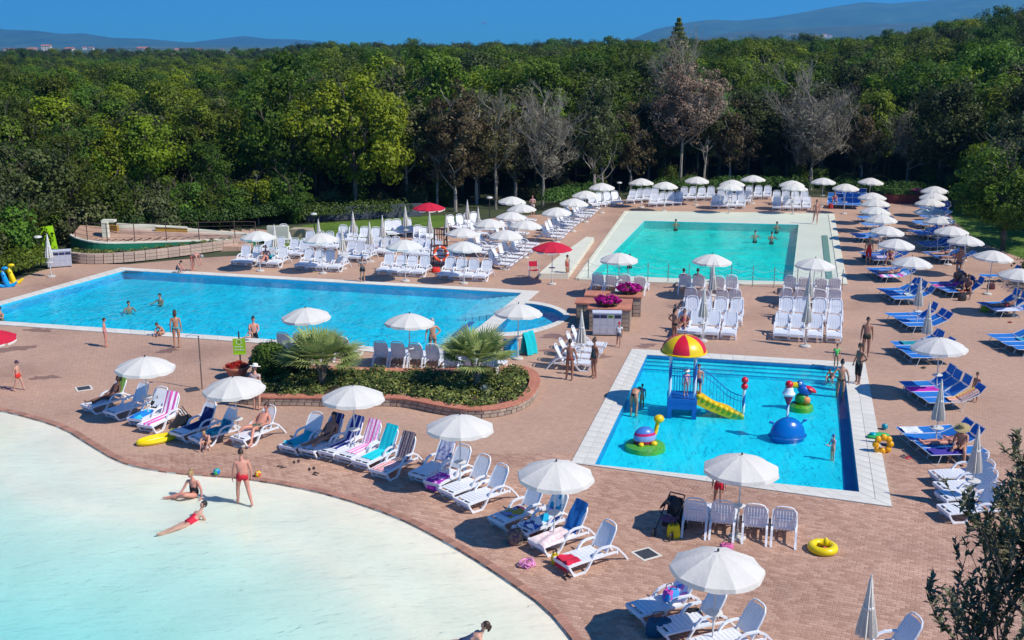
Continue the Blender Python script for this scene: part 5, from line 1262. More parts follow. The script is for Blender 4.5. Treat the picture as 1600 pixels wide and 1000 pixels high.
for k in range(6): MB().tube([(-.25 + .05 * k, -.55 + .02 * k, .10 + .09 * k), (.15 + .06 * k, .55, .30 + .07 * k)], .018).build('tube', DARKM, t)
MB().grid(lambda u, v: (-.2 + .35 * u, -.4 + .8 * v, .16 + .35 * u + .08 * math.sin(6 * v)), 4, 6).build('cloth', BLK, t)

# ------------------------------------------------------------------ inflatables
YEL = plain('yellow_vinyl', (.80, .60, .0), .3, .05); GRN = plain('green_vinyl', (.04, .42, .10), .3, .05); ORY = plain('amber_vinyl', (.80, .36, .0), .3, .08); CYN = plain('cyan_vinyl', (.0, .35, .45), .3, .05)
p = g(1285, 861); t = thing('swim_ring', 'bright yellow baby swim ring with seat near the white loungers', 'swim ring', p)
ringmesh(.29, .11).build('ring', YEL, t, True).location = (0, 0, .11); MB().ell((.10, .08, .22), (.07, .05, .13)).build('backrest', YEL, t, True); MB().lathe([(.0, .20), (.05, .215), (.06, .21)], 12, (0.0, -.22, 0)).build('print', plain('red_print', (.6, .1, .08), .4), t)
p = g(1380, 692, .35); t = thing('swim_ring', 'amber swim ring standing beside the small pool coping', 'swim ring', (p.x, p.y, 0))
def petals(mb):
    for k in range(8): mb.ell((.24 * math.cos(k * .785), 0, .30 + .24 * math.sin(k * .785)), (.12, .09, .12), 10, 6)
    return mb
petals(MB()).build('ring', ORY, t, True); MB().lathe([(.0, 0), (.08, 0)], 12).build('hub', plain('brown_print', (.2, .05, .02), .5), t).location = (0, -.09, .3)
p = g(1376, 684, .1); t = thing('swim_float', 'green float lying behind the amber swim ring', 'float', (p.x, p.y + .25, 0), .2); MB().ell((0, 0, .09), (.42, .22, .09)).build('body', GRN, t, True); MB().ell((-.2, 0, .16), (.12, .12, .06)).build('pillow', CYN, t, True)
def ball(px, py, r_, cols, label):
    p = g(px, py); t = thing('beach_ball', label, 'ball', (p.x, p.y, 0)); mb = MB(); nu = 18
    mb.ell((0, 0, r_), (r_, r_, r_), nu, 10, Matrix.Rotation(.7, 3, 'X')); mb.m = [int((f % nu) / nu * 6) % len(cols) for f in range(len(mb.f))]; mb.build('skin', cols, t, True); MB().lathe([(.0, .005), (.03, .0)], 8, (0, -r_ * .65, r_ * 1.76)).build('valve', WHITE, t)
ball(339, 742, .11, [CYN, GRN, plain('blue_vinyl', (.0, .15, .5), .3)], 'blue and green ball between the two sunbathers and the man in red'); ball(403, 745, .10, [YEL, ORG], 'yellow and orange ball right of the man in red trunks'); ball(1382, 671, .11, [CYN, plain('teal_vinyl', (.0, .25, .3), .3)], 'blue ball behind the green float')
ball(1424, 508, .09, [GRN, CYN], 'pale green ball lying on the blue trio')
p = g(245, 690); t = thing('inflatable_float', 'long bright yellow inflatable lying in front of the loungers', 'inflatable', p, R(38))
ringmesh(1, 1, 30, 8); m = MB()
V = []; nu, nv = 30, 8
for i in range(nu):
    a = 2 * math.pi * i / nu
    for j in range(nv):
        b = 2 * math.pi * j / nv; rr = .085; V.append(((.62 + rr * math.cos(b)) * math.cos(a), (.26 + rr * math.cos(b)) * math.sin(a), .09 + rr * math.sin(b)))
m.add(V, [(i * nv + j, ((i + 1) % nu) * nv + j, ((i + 1) % nu) * nv + (j + 1) % nv, i * nv + (j + 1) % nv) for i in range(nu) for j in range(nv)]); m.build('rim_tube', YEL, t, True)
for y in (-.09, .09): MB().ell((0, y, .07), (.52, .075, .06)).build('floor_tube', YEL, t, True)
MB().ell((.62, 0, .20), (.16, .22, .13)).build('bow', YEL, t, True)

# ------------------------------------------------------------------ toys at the far left
for (px, py, col, lb) in ((9, 449, plain('toy_blue', (.0, .28, .62), .35), 'blue plastic rocking toy at the left edge'), (19, 444, plain('toy_yellow', (.82, .58, .0), .35), 'yellow plastic rocking toy at the left edge')):
    p = g(px, py); t = thing('rocking_toy', lb, 'toy', p, R(20))
    MB().tube([(-.45, 0, .25), (-.2, 0, .08), (.1, 0, .05), (.4, 0, .1), (.6, 0, .28)], [.06, .10, .12, .10, .05], 8).build('rocker', col, t, True)
    MB().tube([(.1, 0, .1), (.0, 0, .45), (-.08, 0, .8), (-.05, 0, 1.05)], [.16, .15, .12, .09], 10).build('neck', col, t, True); MB().ell((.06, 0, 1.08), (.17, .09, .09)).build('head', col, t, True)
    MB().tube([(0, -.2, .72), (0, .2, .72)], .025).build('handle', DARKM, t)

# ------------------------------------------------------------------ play tower with slide in the small pool
BLU = plain('play_blue', (.004, .11, .42), .4, .06); PYEL = plain('play_yellow', (.80, .52, .0), .35, .05); PRED = plain('play_red', (.62, .01, .03), .35, .05); PW = plain('play_white', (.72, .76, .80), .4, .03)
def spiral(mb_w, mb_b, x, y, z0, z1, r_=.05, turns=5):
    n_ = 40; V = []; F = []; nu = 10
    for i in range(n_ + 1):
        for k in range(nu): a = 2 * math.pi * k / nu + i / n_ * turns * 2; V.append((x + r_ * math.cos(a), y + r_ * math.sin(a), z0 + (z1 - z0) * i / n_))
    m = []
    for i in range(n_):
        for k in range(nu): F.append((i * nu + k, i * nu + (k + 1) % nu, (i + 1) * nu + (k + 1) % nu, (i + 1) * nu + k)); m.append(0 if k < nu // 2 else 1)
    mb = MB(); mb.add(V, F); mb.m = m; return mb
Pt = g(1067, 642, -.1); tw = thing('play_tower', 'water play tower with red and yellow striped dome and yellow slide', 'play tower', (Pt.x, Pt.y + .35, -.6), R(-8))
for (x, y) in ((-.45, -.45), (.45, -.45), (-.45, .45), (.45, .45)):
    spiral(None, None, x, y, .85, 2.75, .055).build('post', [PW, BLU], tw); MB().box(x, y, .42, .17, .17, .86).build('footing', BLU, tw)
MB().box(0, 0, .92, 1.08, 1.08, .14).box(0, -.50, .74, .95, .06, .26).box(.0, .5, .74, .95, .06, .26).build('platform', BLU, tw)
V = [(0, 0, 3.32)]; F = []; m = []; nu = 48; nr_ = 8
for r_ in range(1, nr_ + 1):
    f = r_ / nr_
    for k in range(nu): a = 2 * math.pi * k / nu; V.append((.82 * math.sin(f * math.pi / 2) * math.cos(a), .82 * math.sin(f * math.pi / 2) * math.sin(a), 2.70 + .62 * math.cos(f * math.pi / 2)))
for k in range(nu): F.append((0, 1 + k, 1 + (k + 1) % nu)); m.append((k * 8 // nu) % 2)
for r_ in range(nr_ - 1):
    for k in range(nu): a = 1 + r_ * nu; F.append((a + k, a + nu + k, a + nu + (k + 1) % nu, a + (k + 1) % nu)); m.append((k * 8 // nu) % 2)
mb = MB(); mb.add(V, F); mb.m = m; dm = mb.build('dome', [PYEL, PRED], tw, True, (0, 0, 0), .25)
MB().tube([(.83 * math.cos(k * .2618), .83 * math.sin(k * .2618), 2.70) for k in range(25)], .035, 6, cap=False).build('dome_rim', PYEL, dm)
for sy in (-1, 1):
    for k in range(9): MB().tube([(-.40 + k * .1, sy * .45, .99), (-.40 + k * .1, sy * .45, 1.85)], .010, 4).build('baluster', BLU, tw)
    MB().tube([(-.45, sy * .45, 1.87), (.45, sy * .45, 1.87)], .022).build('handrail', BLU, tw)
for k in range(9): MB().tube([(-.45, -.40 + k * .1, .99), (-.45, -.40 + k * .1, 1.85)], .010, 4).build('baluster', BLU, tw)
# slide: wavy yellow chute to the right, beads on its edge
def chute(u, v):
    x = .52 + v * 1.75; z = .98 - .80 * (v ** .85) + .03 * math.sin(v * 12); yy = (u - .5) * .55; e = .16 if abs(u - .5) > .45 else 0; return (x, yy, z + e)
mb = MB(); mb.grid(chute, 10, 20); ch_ = mb.build('slide', PYEL, tw, True)
MB().grid(lambda u, v: (.52 + v * 1.75, -.285, .98 - .80 * (v ** .85) - .22 * (1 - .6 * v) * u + .16 * (1 - u)), 3, 20).build('slide_side', PYEL, ch_)
for k in range(9): v = (k + .5) / 9; MB().ell((.52 + v * 1.75, -.27, 1.13 - .80 * (v ** .85)), (.11, .06, .09), 10, 6).build('wave_bead', PYEL, ch_, True)
# stair rail beyond the slide
def rz_(t_): return 1.95 - 1.05 * t_
MB().tube([(.45 + 1.8 * i / 8, .45, rz_(i / 8) + .10 * math.sin(i * .8)) for i in range(9)], .018).tube([(.45 + 1.8 * i / 8, .45, rz_(i / 8) - .22 + .1 * math.sin(i * .8)) for i in range(9)], .012).tube([(.45, .45, 1.0), (2.25, .45, .05)], .03).build('stair_rail', BLU, tw)
for k in range(14): t_ = (k + .5) / 14; MB().tube([(.45 + 1.8 * t_, .45, 1.0 - .95 * t_), (.45 + 1.8 * t_, .45, rz_(t_) + .10 * math.sin(t_ * 6.4))], .009, 4).build('baluster', BLU, tw)
for k in range(5): MB().box(.62 + k * .33, .42, .82 - k * .18, .30, .5, .04).build('step', BLU, tw)
spiral(None, None, 2.28, .30, .0, 1.25, .055).build('end_post', [PW, BLU], tw); 
for z in (1.34, 1.58): MB().ell((2.28, .30, z), (.13, .13, .13)).build('red_ball', PRED, tw, True)

# spray whale
P = g(1236, 678, -.1); t = thing('spray_whale', 'blue whale hump spraying toy with striped pole in the small pool', 'water toy', (P.x - .1, P.y + .1, -.6), R(10))
MB().ell((0, 0, .45), (.62, .45, .62), 24, 14).build('body', plain('whale_blue', (.0, .13, .45), .25, .05), t, True)
MB().ell((0, 0, .42), (.70, .52, .10), 20, 8).build('skirt', BLU, t, True)
for s in (-1, 1):
    f = MB().tube([(s * .45, 0, .78), (s * .58, 0, .90)], .03).ell((s * .62, 0, .93), (.09, .03, .05)).build('fin', BLU, t, True)
spiral(None, None, -.05, 0, 1.0, 1.62, .05, 3).build('pole', [PW, BLU], t)
MB().lathe([(.05, 1.55), (.17, 1.85), (.17, 1.90)], 16, (-.05, 0, 0)).build('cone', plain('cone_red', (.35, .01, .08), .4), t, True)
MB().lathe([(.20, 1.88), (.23, 1.95), (.16, 2.05), (.14, 2.15), (.0, 2.2)], 16, (-.05, 0, 0)).build('cup', PW, t, True); MB().ell((-.05, 0, 2.27), (.14, .14, .14)).build('red_ball', PRED, t, True)
# spring turtle on its green pad
P = g(1008, 690, -.1); t = thing('turtle_toy', 'riding toy with yellow long neck and striped shell on a green pad', 'water toy', (P.x, P.y, -.6), R(15))
MB().lathe([(.0, .45), (.55, .46), (.68, .40), (.72, .10), (.72, 0)], 28).build('pad', plain('pad_green', (.12, .42, .02), .4, .08), t, True)
m_ = MB(); m_.ell((-.02, 0, .68), (.40, .28, .36), 20, 12); nu = 20; m_.m = [[0, 0, 0, 0, 1, 2, 2, 1, 1, 2, 1, 1][(f // nu) % 12] for f in range(len(m_.f))]; m_.build('shell', [plain('shell_blue', (.05, .18, .5), .35), plain('shell_red', (.55, .01, .10), .35), plain('shell_lilac', (.25, .35, .65), .35)], t, True)
MB().tube([(.25, 0, .62), (.38, 0, .85), (.42, 0, 1.05), (.44, 0, 1.18)], [.10, .075, .07, .07], 10).build('neck', PYEL, t, True)
hd = MB().ell((.47, -.02, 1.28), (.19, .15, .15)).build('head', PYEL, t, True)
for s in (-1, 1): MB().ell((.58, s * .08, 1.34), (.03, .03, .04)).build('eye', DARKM, hd, True); MB().ell((.22, s * .26, .50), (.12, .10, .09)).build('foot', PYEL, t, True); MB().ell((-.25, s * .26, .5), (.1, .09, .08)).build('foot', PYEL, t, True)
# toucan spring toy
P = g(1252, 630, -.1); t = thing('toucan_toy', 'bird shaped riding toy with big yellow beak on a green base', 'water toy', (P.x, P.y, -.6), R(0))
MB().lathe([(.0, .50), (.36, .50), (.45, .42), (.47, .1), (.47, 0)], 24).build('base', plain('pad_green', (.12, .42, .02)), t, True)
MB().ell((0, .0, .68), (.26, .22, .24)).build('body', plain('toucan_green', (.03, .25, .03), .4), t, True); MB().ell((.14, -.12, .66), (.17, .13, .15)).build('belly', plain('toucan_orange', (.8, .25, .06), .4), t, True)
MB().ell((.10, 0, 1.02), (.30, .22, .20), rot=Matrix.Rotation(.4, 3, 'Y')).build('blue_wing', plain('toucan_blue', (.01, .10, .42), .4), t, True); MB().ell((.30, -.04, 1.06), (.26, .20, .10), rot=Matrix.Rotation(.5, 3, 'Y')).build('red_wing', PRED, t, True)
hd = MB().ell((-.10, 0, 1.26), (.14, .13, .14)).build('head', BLU, t, True)
MB().ell((-.12, -.11, 1.31), (.06, .03, .06)).build('eye', PW, hd, True); MB().ell((-.13, -.135, 1.31), (.03, .02, .03)).build('pupil', DARKM, hd, True)
MB().tube([(-.18, 0, 1.22), (-.35, 0, 1.22), (-.52, 0, 1.14), (-.6, 0, 1.05)], [.12, .12, .09, .03], 10).build('beak', PYEL, t, True)

# ------------------------------------------------------------------ left side: green curved basin, terraces, railing
GT = plain('green_tiles', (.012, .17, .085), .45, .1, 1.5)
gb = smooth_poly([g(x, y).to_2d() for x, y in ((112, 398), (128, 402), (160, 404), (210, 400), (270, 395), (330, 390), (400, 385))], 2)
gw = thing('green_basin', 'raised curved basin with dark green tiled wall at the left', 'raised pool', (0, 0, 0))
bk = [p + Vector((.0, 9.)) for p in gb]
m = MB()
for i in range(len(gb) - 1):
    a, b = gb[i], gb[i + 1]; f0, f1 = i / (len(gb) - 1), (i + 1) / (len(gb) - 1); h0, h1 = 1.22 - .82 * f0, 1.22 - .82 * f1
    m.add([(a.x, a.y, 0), (b.x, b.y, 0), (b.x, b.y, h1), (a.x, a.y, h0)], [(0, 1, 2, 3)])
m.build('tiled_wall', GT, gw)
m = MB()
for i in range(len(gb) - 1):
    a, b = gb[i], gb[i + 1]; f0, f1 = i / (len(gb) - 1), (i + 1) / (len(gb) - 1); h0, h1 = 1.22 - .82 * f0, 1.22 - .82 * f1
    m.add([(a.x, a.y - .03, h0), (b.x, b.y - .03, h1), (b.x, b.y + .3, h1), (a.x, a.y + .3, h0), (a.x, a.y - .03, h0 + .08), (b.x, b.y - .03, h1 + .08), (b.x, b.y + .3, h1 + .08), (a.x, a.y + .3, h0 + .08)], [(4, 5, 6, 7), (0, 1, 5, 4), (2, 3, 7, 6)])
m.build('rim', CREAM, gw)
m = MB()
for i in range(len(gb) - 1):
    a, b = gb[i], gb[i + 1]; f0, f1 = i / (len(gb) - 1), (i + 1) / (len(gb) - 1); h0, h1 = 1.22 - .82 * f0, 1.22 - .82 * f1
    m.add([(a.x, a.y + .3, h0 + .04), (b.x, b.y + .3, h1 + .04), (b.x - .5, b.y + 3, h1 + .25), (a.x + 1.0, a.y + 3, h0 + .1)], [(0, 1, 2, 3)])
m.build('upper_paving', PAVE, gw)
# railing on the basin
rl = thing('iron_railing', 'dark iron railing running along the raised green basin', 'railing', (0, 0, 0)); IR = plain('rusty_iron', (.09, .05, .04), .7, .2)
def hh(f): return 1.22 - .82 * f
for zz in (.35, .65, .95, 1.22):
    MB().tube([(p.x, p.y + .15, hh(i / (len(gb) - 1)) + zz) for i, p in enumerate(gb)], .011 if zz < 1.2 else .02, 4).build('rail', IR, rl)
for k in range(9):
    f = k / 8; i = min(len(gb) - 2, int(f * (len(gb) - 1))); t_ = f * (len(gb) - 1) - i; p = lerp(gb[i], gb[i + 1], t_)
    MB().tube([(p.x, p.y + .15, hh(f)), (p.x, p.y + .15, hh(f) + 1.25)], .03, 5).build('post', IR, rl)
# stone retaining kerb in front, laid in separate blocks
kb = smooth_poly([g(x, y).to_2d() for x, y in ((107, 409), (140, 413), (200, 410), (270, 402), (340, 392), (400, 383))], 2)
kt = thing('retaining_kerb', 'long low stone kerb in front of the green basin', 'retaining wall', (0, 0, 0)); acc = []
KS = plain('pale_stone', (.46, .34, .26), .9, .2, 4, .4, 18, obj_var=.12)
for r_ in range(3):
    tot = 0
    for a, b in zip(kb[:-1], kb[1:]):
        d = b - a; k = max(1, round(d.length / .8))
        for j in range(k):
            c = lerp(a, b, (j + .5) / k); o = link('wall_stone', stone_me if False else cap_me, kt, (c.x, c.y + .03 * r_, .12 + .2 * r_), math.atan2(d.y, d.x)); o.scale = (d.length / k - .03, .30, .175); o.material_slots[0].link = 'OBJECT'; o.material_slots[0].material = KS
m = MB()
for a, b in zip(kb[:-1], kb[1:]): m.prism([a + Vector((0, .1)), b + Vector((0, .1)), b + Vector((0, 1.6)), a + Vector((0, 1.6))], 0, .5)
m.build('soil', SOIL, kt)
# planting strip behind kerb
def strip_centers(pts, z, w_, rr):
    def f(q, n_):
        k = len(pts) - 1; nc_ = 90; i = q.randint(0, k, nc_); t_ = q.rand(nc_); A = np.array([[p.x, p.y] for p in pts]); c = A[i] * (1 - t_[:, None]) + A[i + 1] * t_[:, None]; c[:, 1] += q.uniform(0, w_, nc_)
        cl = q.uniform(.5, 1.3, nc_) * rr; s = q.rand(nc_); j = q.randint(0, nc_, n_); v = q.normal(0, 1, (n_, 3)); v /= np.linalg.norm(v, axis=1)[:, None]; v[:, 2] = abs(v[:, 2])
        return np.stack([c[j, 0], c[j, 1], np.full(n_, z)], 1) + v * cl[j][:, None], v, s[j]
    return f
clean(leaves(strip_centers([p + Vector((0, .4)) for p in kb], .45, .9, .22), 4200, .10, 21, LEAF_BED, 'kerb_planting'), 'low plants between the stone kerb and the green basin', 'plants', kind='stuff')
# terraces of cream walls behind
tc_ = thing('terrace_walls', 'stepped cream garden walls with ochre insets behind the railing', 'garden wall', (0, 0, 0)); OCH = plain('ochre_panel', (.36, .20, .03), .9, .1)
def wallseg(x0, y0, x1, y1, h, th, mat, name, z=0, z1=None, dn=.05):
    z1 = z if z1 is None else z1; a, b = g(x0, y0, z).to_2d(), g(x1, y1, z1).to_2d(); d = (b - a).normalized(); nn = Vector((-d.y, d.x)) * th
    V = [(p.x, p.y, zz) for p, zz in ((a, z - dn), (b, z1 - dn), (b + nn, z1 - dn), (a + nn, z - dn), (a, z + h), (b, z1 + h), (b + nn, z1 + h), (a + nn, z + h))]
    return MB().add(V, [(0, 1, 2, 3), (4, 5, 6, 7), (0, 1, 5, 4), (1, 2, 6, 5), (2, 3, 7, 6), (3, 0, 4, 7)]).build(name, mat, tc_)
wallseg(182, 355, 243, 357.5, .24, .25, CREAM, 'wall', 1.4, 1.25, .1); wallseg(243, 357.5, 300, 362.5, .22, .25, CREAM, 'wall', 1.25, .95, .1); wallseg(300, 362.5, 392, 370, .20, .25, CREAM, 'wall', .95, .55, .1)
wallseg(168, 359, 183, 360, .30, .2, OCH, 'ochre_inset', 1.3); wallseg(243, 361.5, 293, 364, .34, .15, OCH, 'ochre_inset', 1.15, .95); wallseg(243, 353.5, 293, 356, .05, .3, CREAM, 'wall', 1.5, 1.3)
for k in range(5): wallseg(178 + 3 * k, 372 - k * 2.6, 385, 380.5 - k * 2.0, .09, .9, plain('step_stone', (.44, .30, .23), .9, .15, 3, .3, 12), 'terrace_step', .85 + .10 * k, .30 + .06 * k, .12)
wallseg(160, 370.5, 169, 370.5, .95, .35, CREAM, 'pier', 1.1); wallseg(158, 346.5, 178, 346.5, .10, .5, CREAM, 'pier_cap', 2.05)
wallseg(417, 359, 450, 359.5, .25, .25, CREAM, 'wall', .9, None, .9); wallseg(452, 365, 484, 366, .30, 1.0, plain('buff_paving', (.4, .32, .22), .9), 'wall', .3, None, .3)
bank = [g(150, 374, 1.0), g(392, 383, .3), g(400, 368, .5), g(300, 358, .9), g(165, 350, 1.3)]
MB().add([tuple(p - Vector((0, 0, .14))) for p in bank] + [(p.x, p.y, -.05) for p in bank], [(0, 1, 2, 3, 4)] + [(i, (i + 1) % 5, 5 + (i + 1) % 5, 5 + i) for i in range(5)]).build('paved_bank', PAVE, tc_)
# lime banner
P = g(80, 404); t = thing('lime_banner', 'large leaning lime green banner behind the folded umbrella at the left', 'banner', (P.x, P.y - .1, 0), R(18))
MB().tube([(-.35, 0, 0), (-.42, 0, 1.9)], .025).tube([(.35, 0, 0), (.30, 0, 2.05)], .025).build('frame', POLE, t)
MB().add([(-.36, -.03, .75), (.50, -.03, .60), (.32, -.03, 2.12), (-.52, -.03, 2.0), (-.36, .0, .75), (.50, .0, .60), (.32, .0, 2.12), (-.52, .0, 2.0)], [(0, 1, 2, 3), (4, 5, 6, 7), (0, 1, 5, 4), (1, 2, 6, 5), (2, 3, 7, 6), (3, 0, 4, 7)]).build('panel', plain('lime_banner_cloth', (.38, .72, .0), .6, .05), t)
# black cloth cover / dark hedge beside and path lamps
def lamp(px, py, h, label):
    P = g(px, py); t = thing('path_lamp', label, 'lamp', P); MB().tube([(0, 0, 0), (0, 0, h)], .035, 6).build('post', DARKM, t)
    MB().lathe([(.0, h + .16), (.20, h + .12), (.24, h + .04), (.10, h - .02)], 14).build('shade', plain('lamp_shade', (.55, .55, .52), .5), t, True)
lamp(765, 352, 2.0, 'path lamp with white shade among the middle umbrellas'); lamp(492, 374, 1.7, 'path lamp half hidden behind the folded umbrella on the lawn'); lamp(64, 418, 1.8, 'path lamp in the bushes beside the lime banner'); lamp(967, 312, 1.4, 'small path lamp under the wood left of the far row')
# water plume / low dark wall in the shade of the wood
t = thing('boundary_wall', 'low grey boundary wall in deep shade under the trees', 'wall', (0, 0, 0)); a, b = g(478, 346).to_2d(), g(660, 338).to_2d(); MB().prism([a, b, b + Vector((0, .3)), a + Vector((0, .3))], 0, 1.0).build('wall', plain('shade_wall', (.07, .08, .10), .9, .15, .6), t)  # deep shade of the trees is put into the wall's dark colour
# red flower hedge planter at the far right
t = thing('long_planter', 'long dark red planter with shrubs at the far end of the terrace', 'planter', (0, 0, 0)); a, b = g(1388, 318).to_2d(), g(1442, 319).to_2d(); MB().prism([a, b, b + Vector((0, 1.2)), a + Vector((0, 1.2))], 0, .75).build('box', plain('oxblood_box', (.15, .03, .03), .8, .15), t)
leaves(strip_centers([a, b], .8, 1.2, .40), 2400, .16, 23, LEAF_HEDGE, 'shrubs', t); leaves(strip_centers([lerp(a, b, .7), b], .9, .4, .3), 500, .13, 24, LEAF_MAG, 'blossoms', t)
# ------------------------------------------------------------------ people
BASE = dict(pelvis=(0, 0, .95), waist=(0, .01, 1.10), chest=(0, .015, 1.28), neckb=(0, .03, 1.44), neck=(0, .02, 1.52), head=(0, -.01, 1.64),
            hip=(.095, 0, .90), knee=(.105, -.02, .50), ankle=(.105, .03, .09), toe=(.12, -.14, .03), heel=(.105, .07, .03),
            sho=(.175, .02, 1.40), elb=(.225, .05, 1.13), wri=(.245, -.02, .88), hand=(0, -.12, -1))
def mk(**kw):
    J = {}
    for k, v in BASE.items():
        if k in ('pelvis', 'waist', 'chest', 'neckb', 'neck', 'head'): J[k] = Vector(v)
        else:
            J['l' + k] = Vector(v); J['r' + k] = Vector((-v[0], v[1], v[2]))
    for k, v in kw.items():
        if k in BASE and k not in ('pelvis', 'waist', 'chest', 'neckb', 'neck', 'head'):
            J['l' + k] = Vector(v); J['r' + k] = Vector((-v[0], v[1], v[2]))
        elif k == 'face': J['face'] = Vector(v)
        else: J[k] = Vector(v)
    J.setdefault('face', Vector((0, -1, 0)))
    return J
POSES = {
 'stand': mk(),
 'stride': mk(lknee=(.12, -.16, .52), lankle=(.13, -.20, .10), ltoe=(.15, -.37, .03), lheel=(.13, -.16, .03), rknee=(-.14, .06, .50), rankle=(-.20, .22, .10), rtoe=(-.22, .06, .03), rheel=(-.20, .27, .04), relb=(-.24, .10, 1.14), rwri=(-.25, .05, .90), lelb=(.25, .0, 1.13), lwri=(.27, -.10, .90)),
 'hip': mk(lelb=(.36, .10, 1.16), lwri=(.18, -.04, 1.02), lhand=(-1, -.3, -.3), relb=(-.27, .06, 1.12), rwri=(-.30, -.05, .88), lankle=(.15, -.05, .09), ltoe=(.18, -.22, .03), lheel=(.15, 0, .03)),
 'chestarms': mk(elb=(.25, -.06, 1.16), lwri=(.06, -.22, 1.24), rwri=(-.06, -.22, 1.20), lhand=(-1, 0, .2), rhand=(1, 0, .1)),
 'bend': mk(waist=(0, -.10, 1.02), chest=(0, -.27, 1.04), neckb=(0, -.42, 1.02), neck=(0, -.49, 1.00), head=(0, -.59, .95), face=(0, -.5, -1), sho=(.17, -.37, 1.0), elb=(.20, -.42, .74), wri=(.14, -.50, .50), hand=(0, -.3, -1), knee=(.11, -.05, .50)),
 'crouch': mk(pelvis=(0, .15, .38), waist=(0, .08, .52), chest=(0, -.04, .66), neckb=(0, -.16, .78), neck=(0, -.21, .84), head=(0, -.29, .92), face=(0, -1, -.4), hip=(.09, .13, .36), knee=(.16, -.28, .46), ankle=(.14, -.05, .08), toe=(.15, -.22, .03), heel=(.14, .0, .03), sho=(.17, -.12, .74), elb=(.2, -.30, .52), wri=(.14, -.46, .30)),
 'sitground': mk(pelvis=(0, 0, .12), waist=(0, .03, .28), chest=(0, .02, .45), neckb=(0, -.01, .62), neck=(0, -.04, .69), head=(0, -.08, .80), face=(-.2, -1, -.5), lhip=(.09, -.03, .11), rhip=(-.09, -.03, .11), lknee=(-.05, -.40, .24), lankle=(-.42, -.36, .09), ltoe=(-.58, -.38, .07), lheel=(-.40, -.32, .05), rknee=(-.36, -.22, .16), rankle=(-.66, -.42, .08), rtoe=(-.82, -.48, .08), rheel=(-.64, -.38, .04),
                 lsho=(.17, .0, .58), lelb=(.28, .0, .32), lwri=(.30, -.02, .07), lhand=(.3, -1, -.1), rsho=(-.17, -.02, .57), relb=(-.26, -.14, .33), rwri=(-.34, -.30, .16), rhand=(-.5, -1, -.3)),
 'recline': mk(pelvis=(0, 0, .12), waist=(0, .14, .18), chest=(0, .30, .27), neckb=(0, .44, .37), neck=(0, .49, .44), head=(.02, .54, .55), face=(-.3, -1, -.1), hip=(.09, -.05, .12), lknee=(.12, -.46, .17), lankle=(.02, -.86, .08), ltoe=(.0, -1.02, .14), lheel=(.02, -.90, .03), rknee=(-.10, -.46, .10), rankle=(.02, -.88, .15), rtoe=(.02, -1.05, .18), rheel=(.02, -.9, .1),
                 sho=(.17, .40, .34), elb=(.22, .48, .08), wri=(.26, .24, .05), hand=(.1, -1, 0)),
 'lounge': mk(pelvis=(0, .12, .44), waist=(0, .22, .56), chest=(0, .33, .70), neckb=(0, .44, .84), neck=(0, .46, .91), head=(0, .46, 1.02), face=(0, -1, -.2), hip=(.09, .06, .43), lknee=(.13, -.36, .52), lankle=(.15, -.76, .42), ltoe=(.17, -.84, .54), lheel=(.15, -.80, .38), rknee=(-.15, -.38, .42), rankle=(-.26, -.78, .36), rtoe=(-.30, -.86, .46), rheel=(-.27, -.82, .33),
               sho=(.18, .40, .80), elb=(.27, .28, .60), wri=(.18, .05, .54), hand=(-.5, -1, -.1)),
 'loungeout': mk(pelvis=(0, .05, .44), waist=(0, .17, .56), chest=(0, .30, .70), neckb=(0, .42, .83), neck=(0, .44, .90), head=(0, .43, 1.01), face=(0, -1, -.35), hip=(.10, 0, .42), lknee=(.22, -.40, .55), lankle=(.40, -.72, .14), ltoe=(.44, -.90, .10), lheel=(.40, -.70, .06), rknee=(-.22, -.44, .50), rankle=(-.50, -.80, .10), rtoe=(-.60, -.95, .06), rheel=(-.48, -.78, .04),
                  sho=(.18, .36, .78), lelb=(.34, .22, .58), lwri=(.34, -.02, .60), relb=(-.32, .22, .58), rwri=(-.22, -.06, .50), hand=(0, -1, 0)),
 'lieup': mk(pelvis=(0, .05, .44), waist=(0, .19, .46), chest=(0, .34, .53), neckb=(0, .47, .62), neck=(0, .52, .68), head=(0, .57, .78), face=(0, -1, .1), hip=(.09, -.01, .44), knee=(.11, -.42, .46), ankle=(.12, -.82, .42), toe=(.14, -.87, .54), heel=(.12, -.86, .40), sho=(.17, .42, .58), elb=(.24, .22, .50), lwri=(.08, .02, .60), rwri=(-.08, .0, .60), lhand=(-.6, -.6, .3), rhand=(.6, -.6, .3)),
 'sitside': mk(pelvis=(0, 0, .50), waist=(0, -.01, .65), chest=(0, -.05, .82), neckb=(0, -.08, .97), neck=(0, -.11, 1.04), head=(0, -.15, 1.14), face=(0, -1, -.3), hip=(.10, -.04, .48), lknee=(.20, -.44, .50), lankle=(.24, -.50, .10), ltoe=(.25, -.66, .05), lheel=(.24, -.46, .04), rknee=(-.20, -.44, .50), rankle=(-.24, -.50, .10), rtoe=(-.25, -.66, .05), rheel=(-.24, -.46, .04), sho=(.17, -.06, .93), elb=(.22, -.22, .70), wri=(.12, -.40, .62), hand=(-.2, -1, -.2)),
 'kid_hold': mk(lelb=(.2, -.14, 1.16), lwri=(.1, -.30, 1.10), relb=(-.22, -.12, 1.14), rwri=(-.1, -.30, 1.08), hand=(0, -1, .2)),
 'swim': mk(elb=(.30, -.18, 1.25), wri=(.26, -.40, 1.28), hand=(.1, -1, 0), knee=(.12, .1, .55)),
}
RAD = dict(pelvis=.146, waist=.130, chest=.148, neckb=.075, neck=.05, head=.03, hip=.096, knee=.060, ankle=.040, toe=.026, heel=.032, sho=.056, elb=.040, wri=.026)
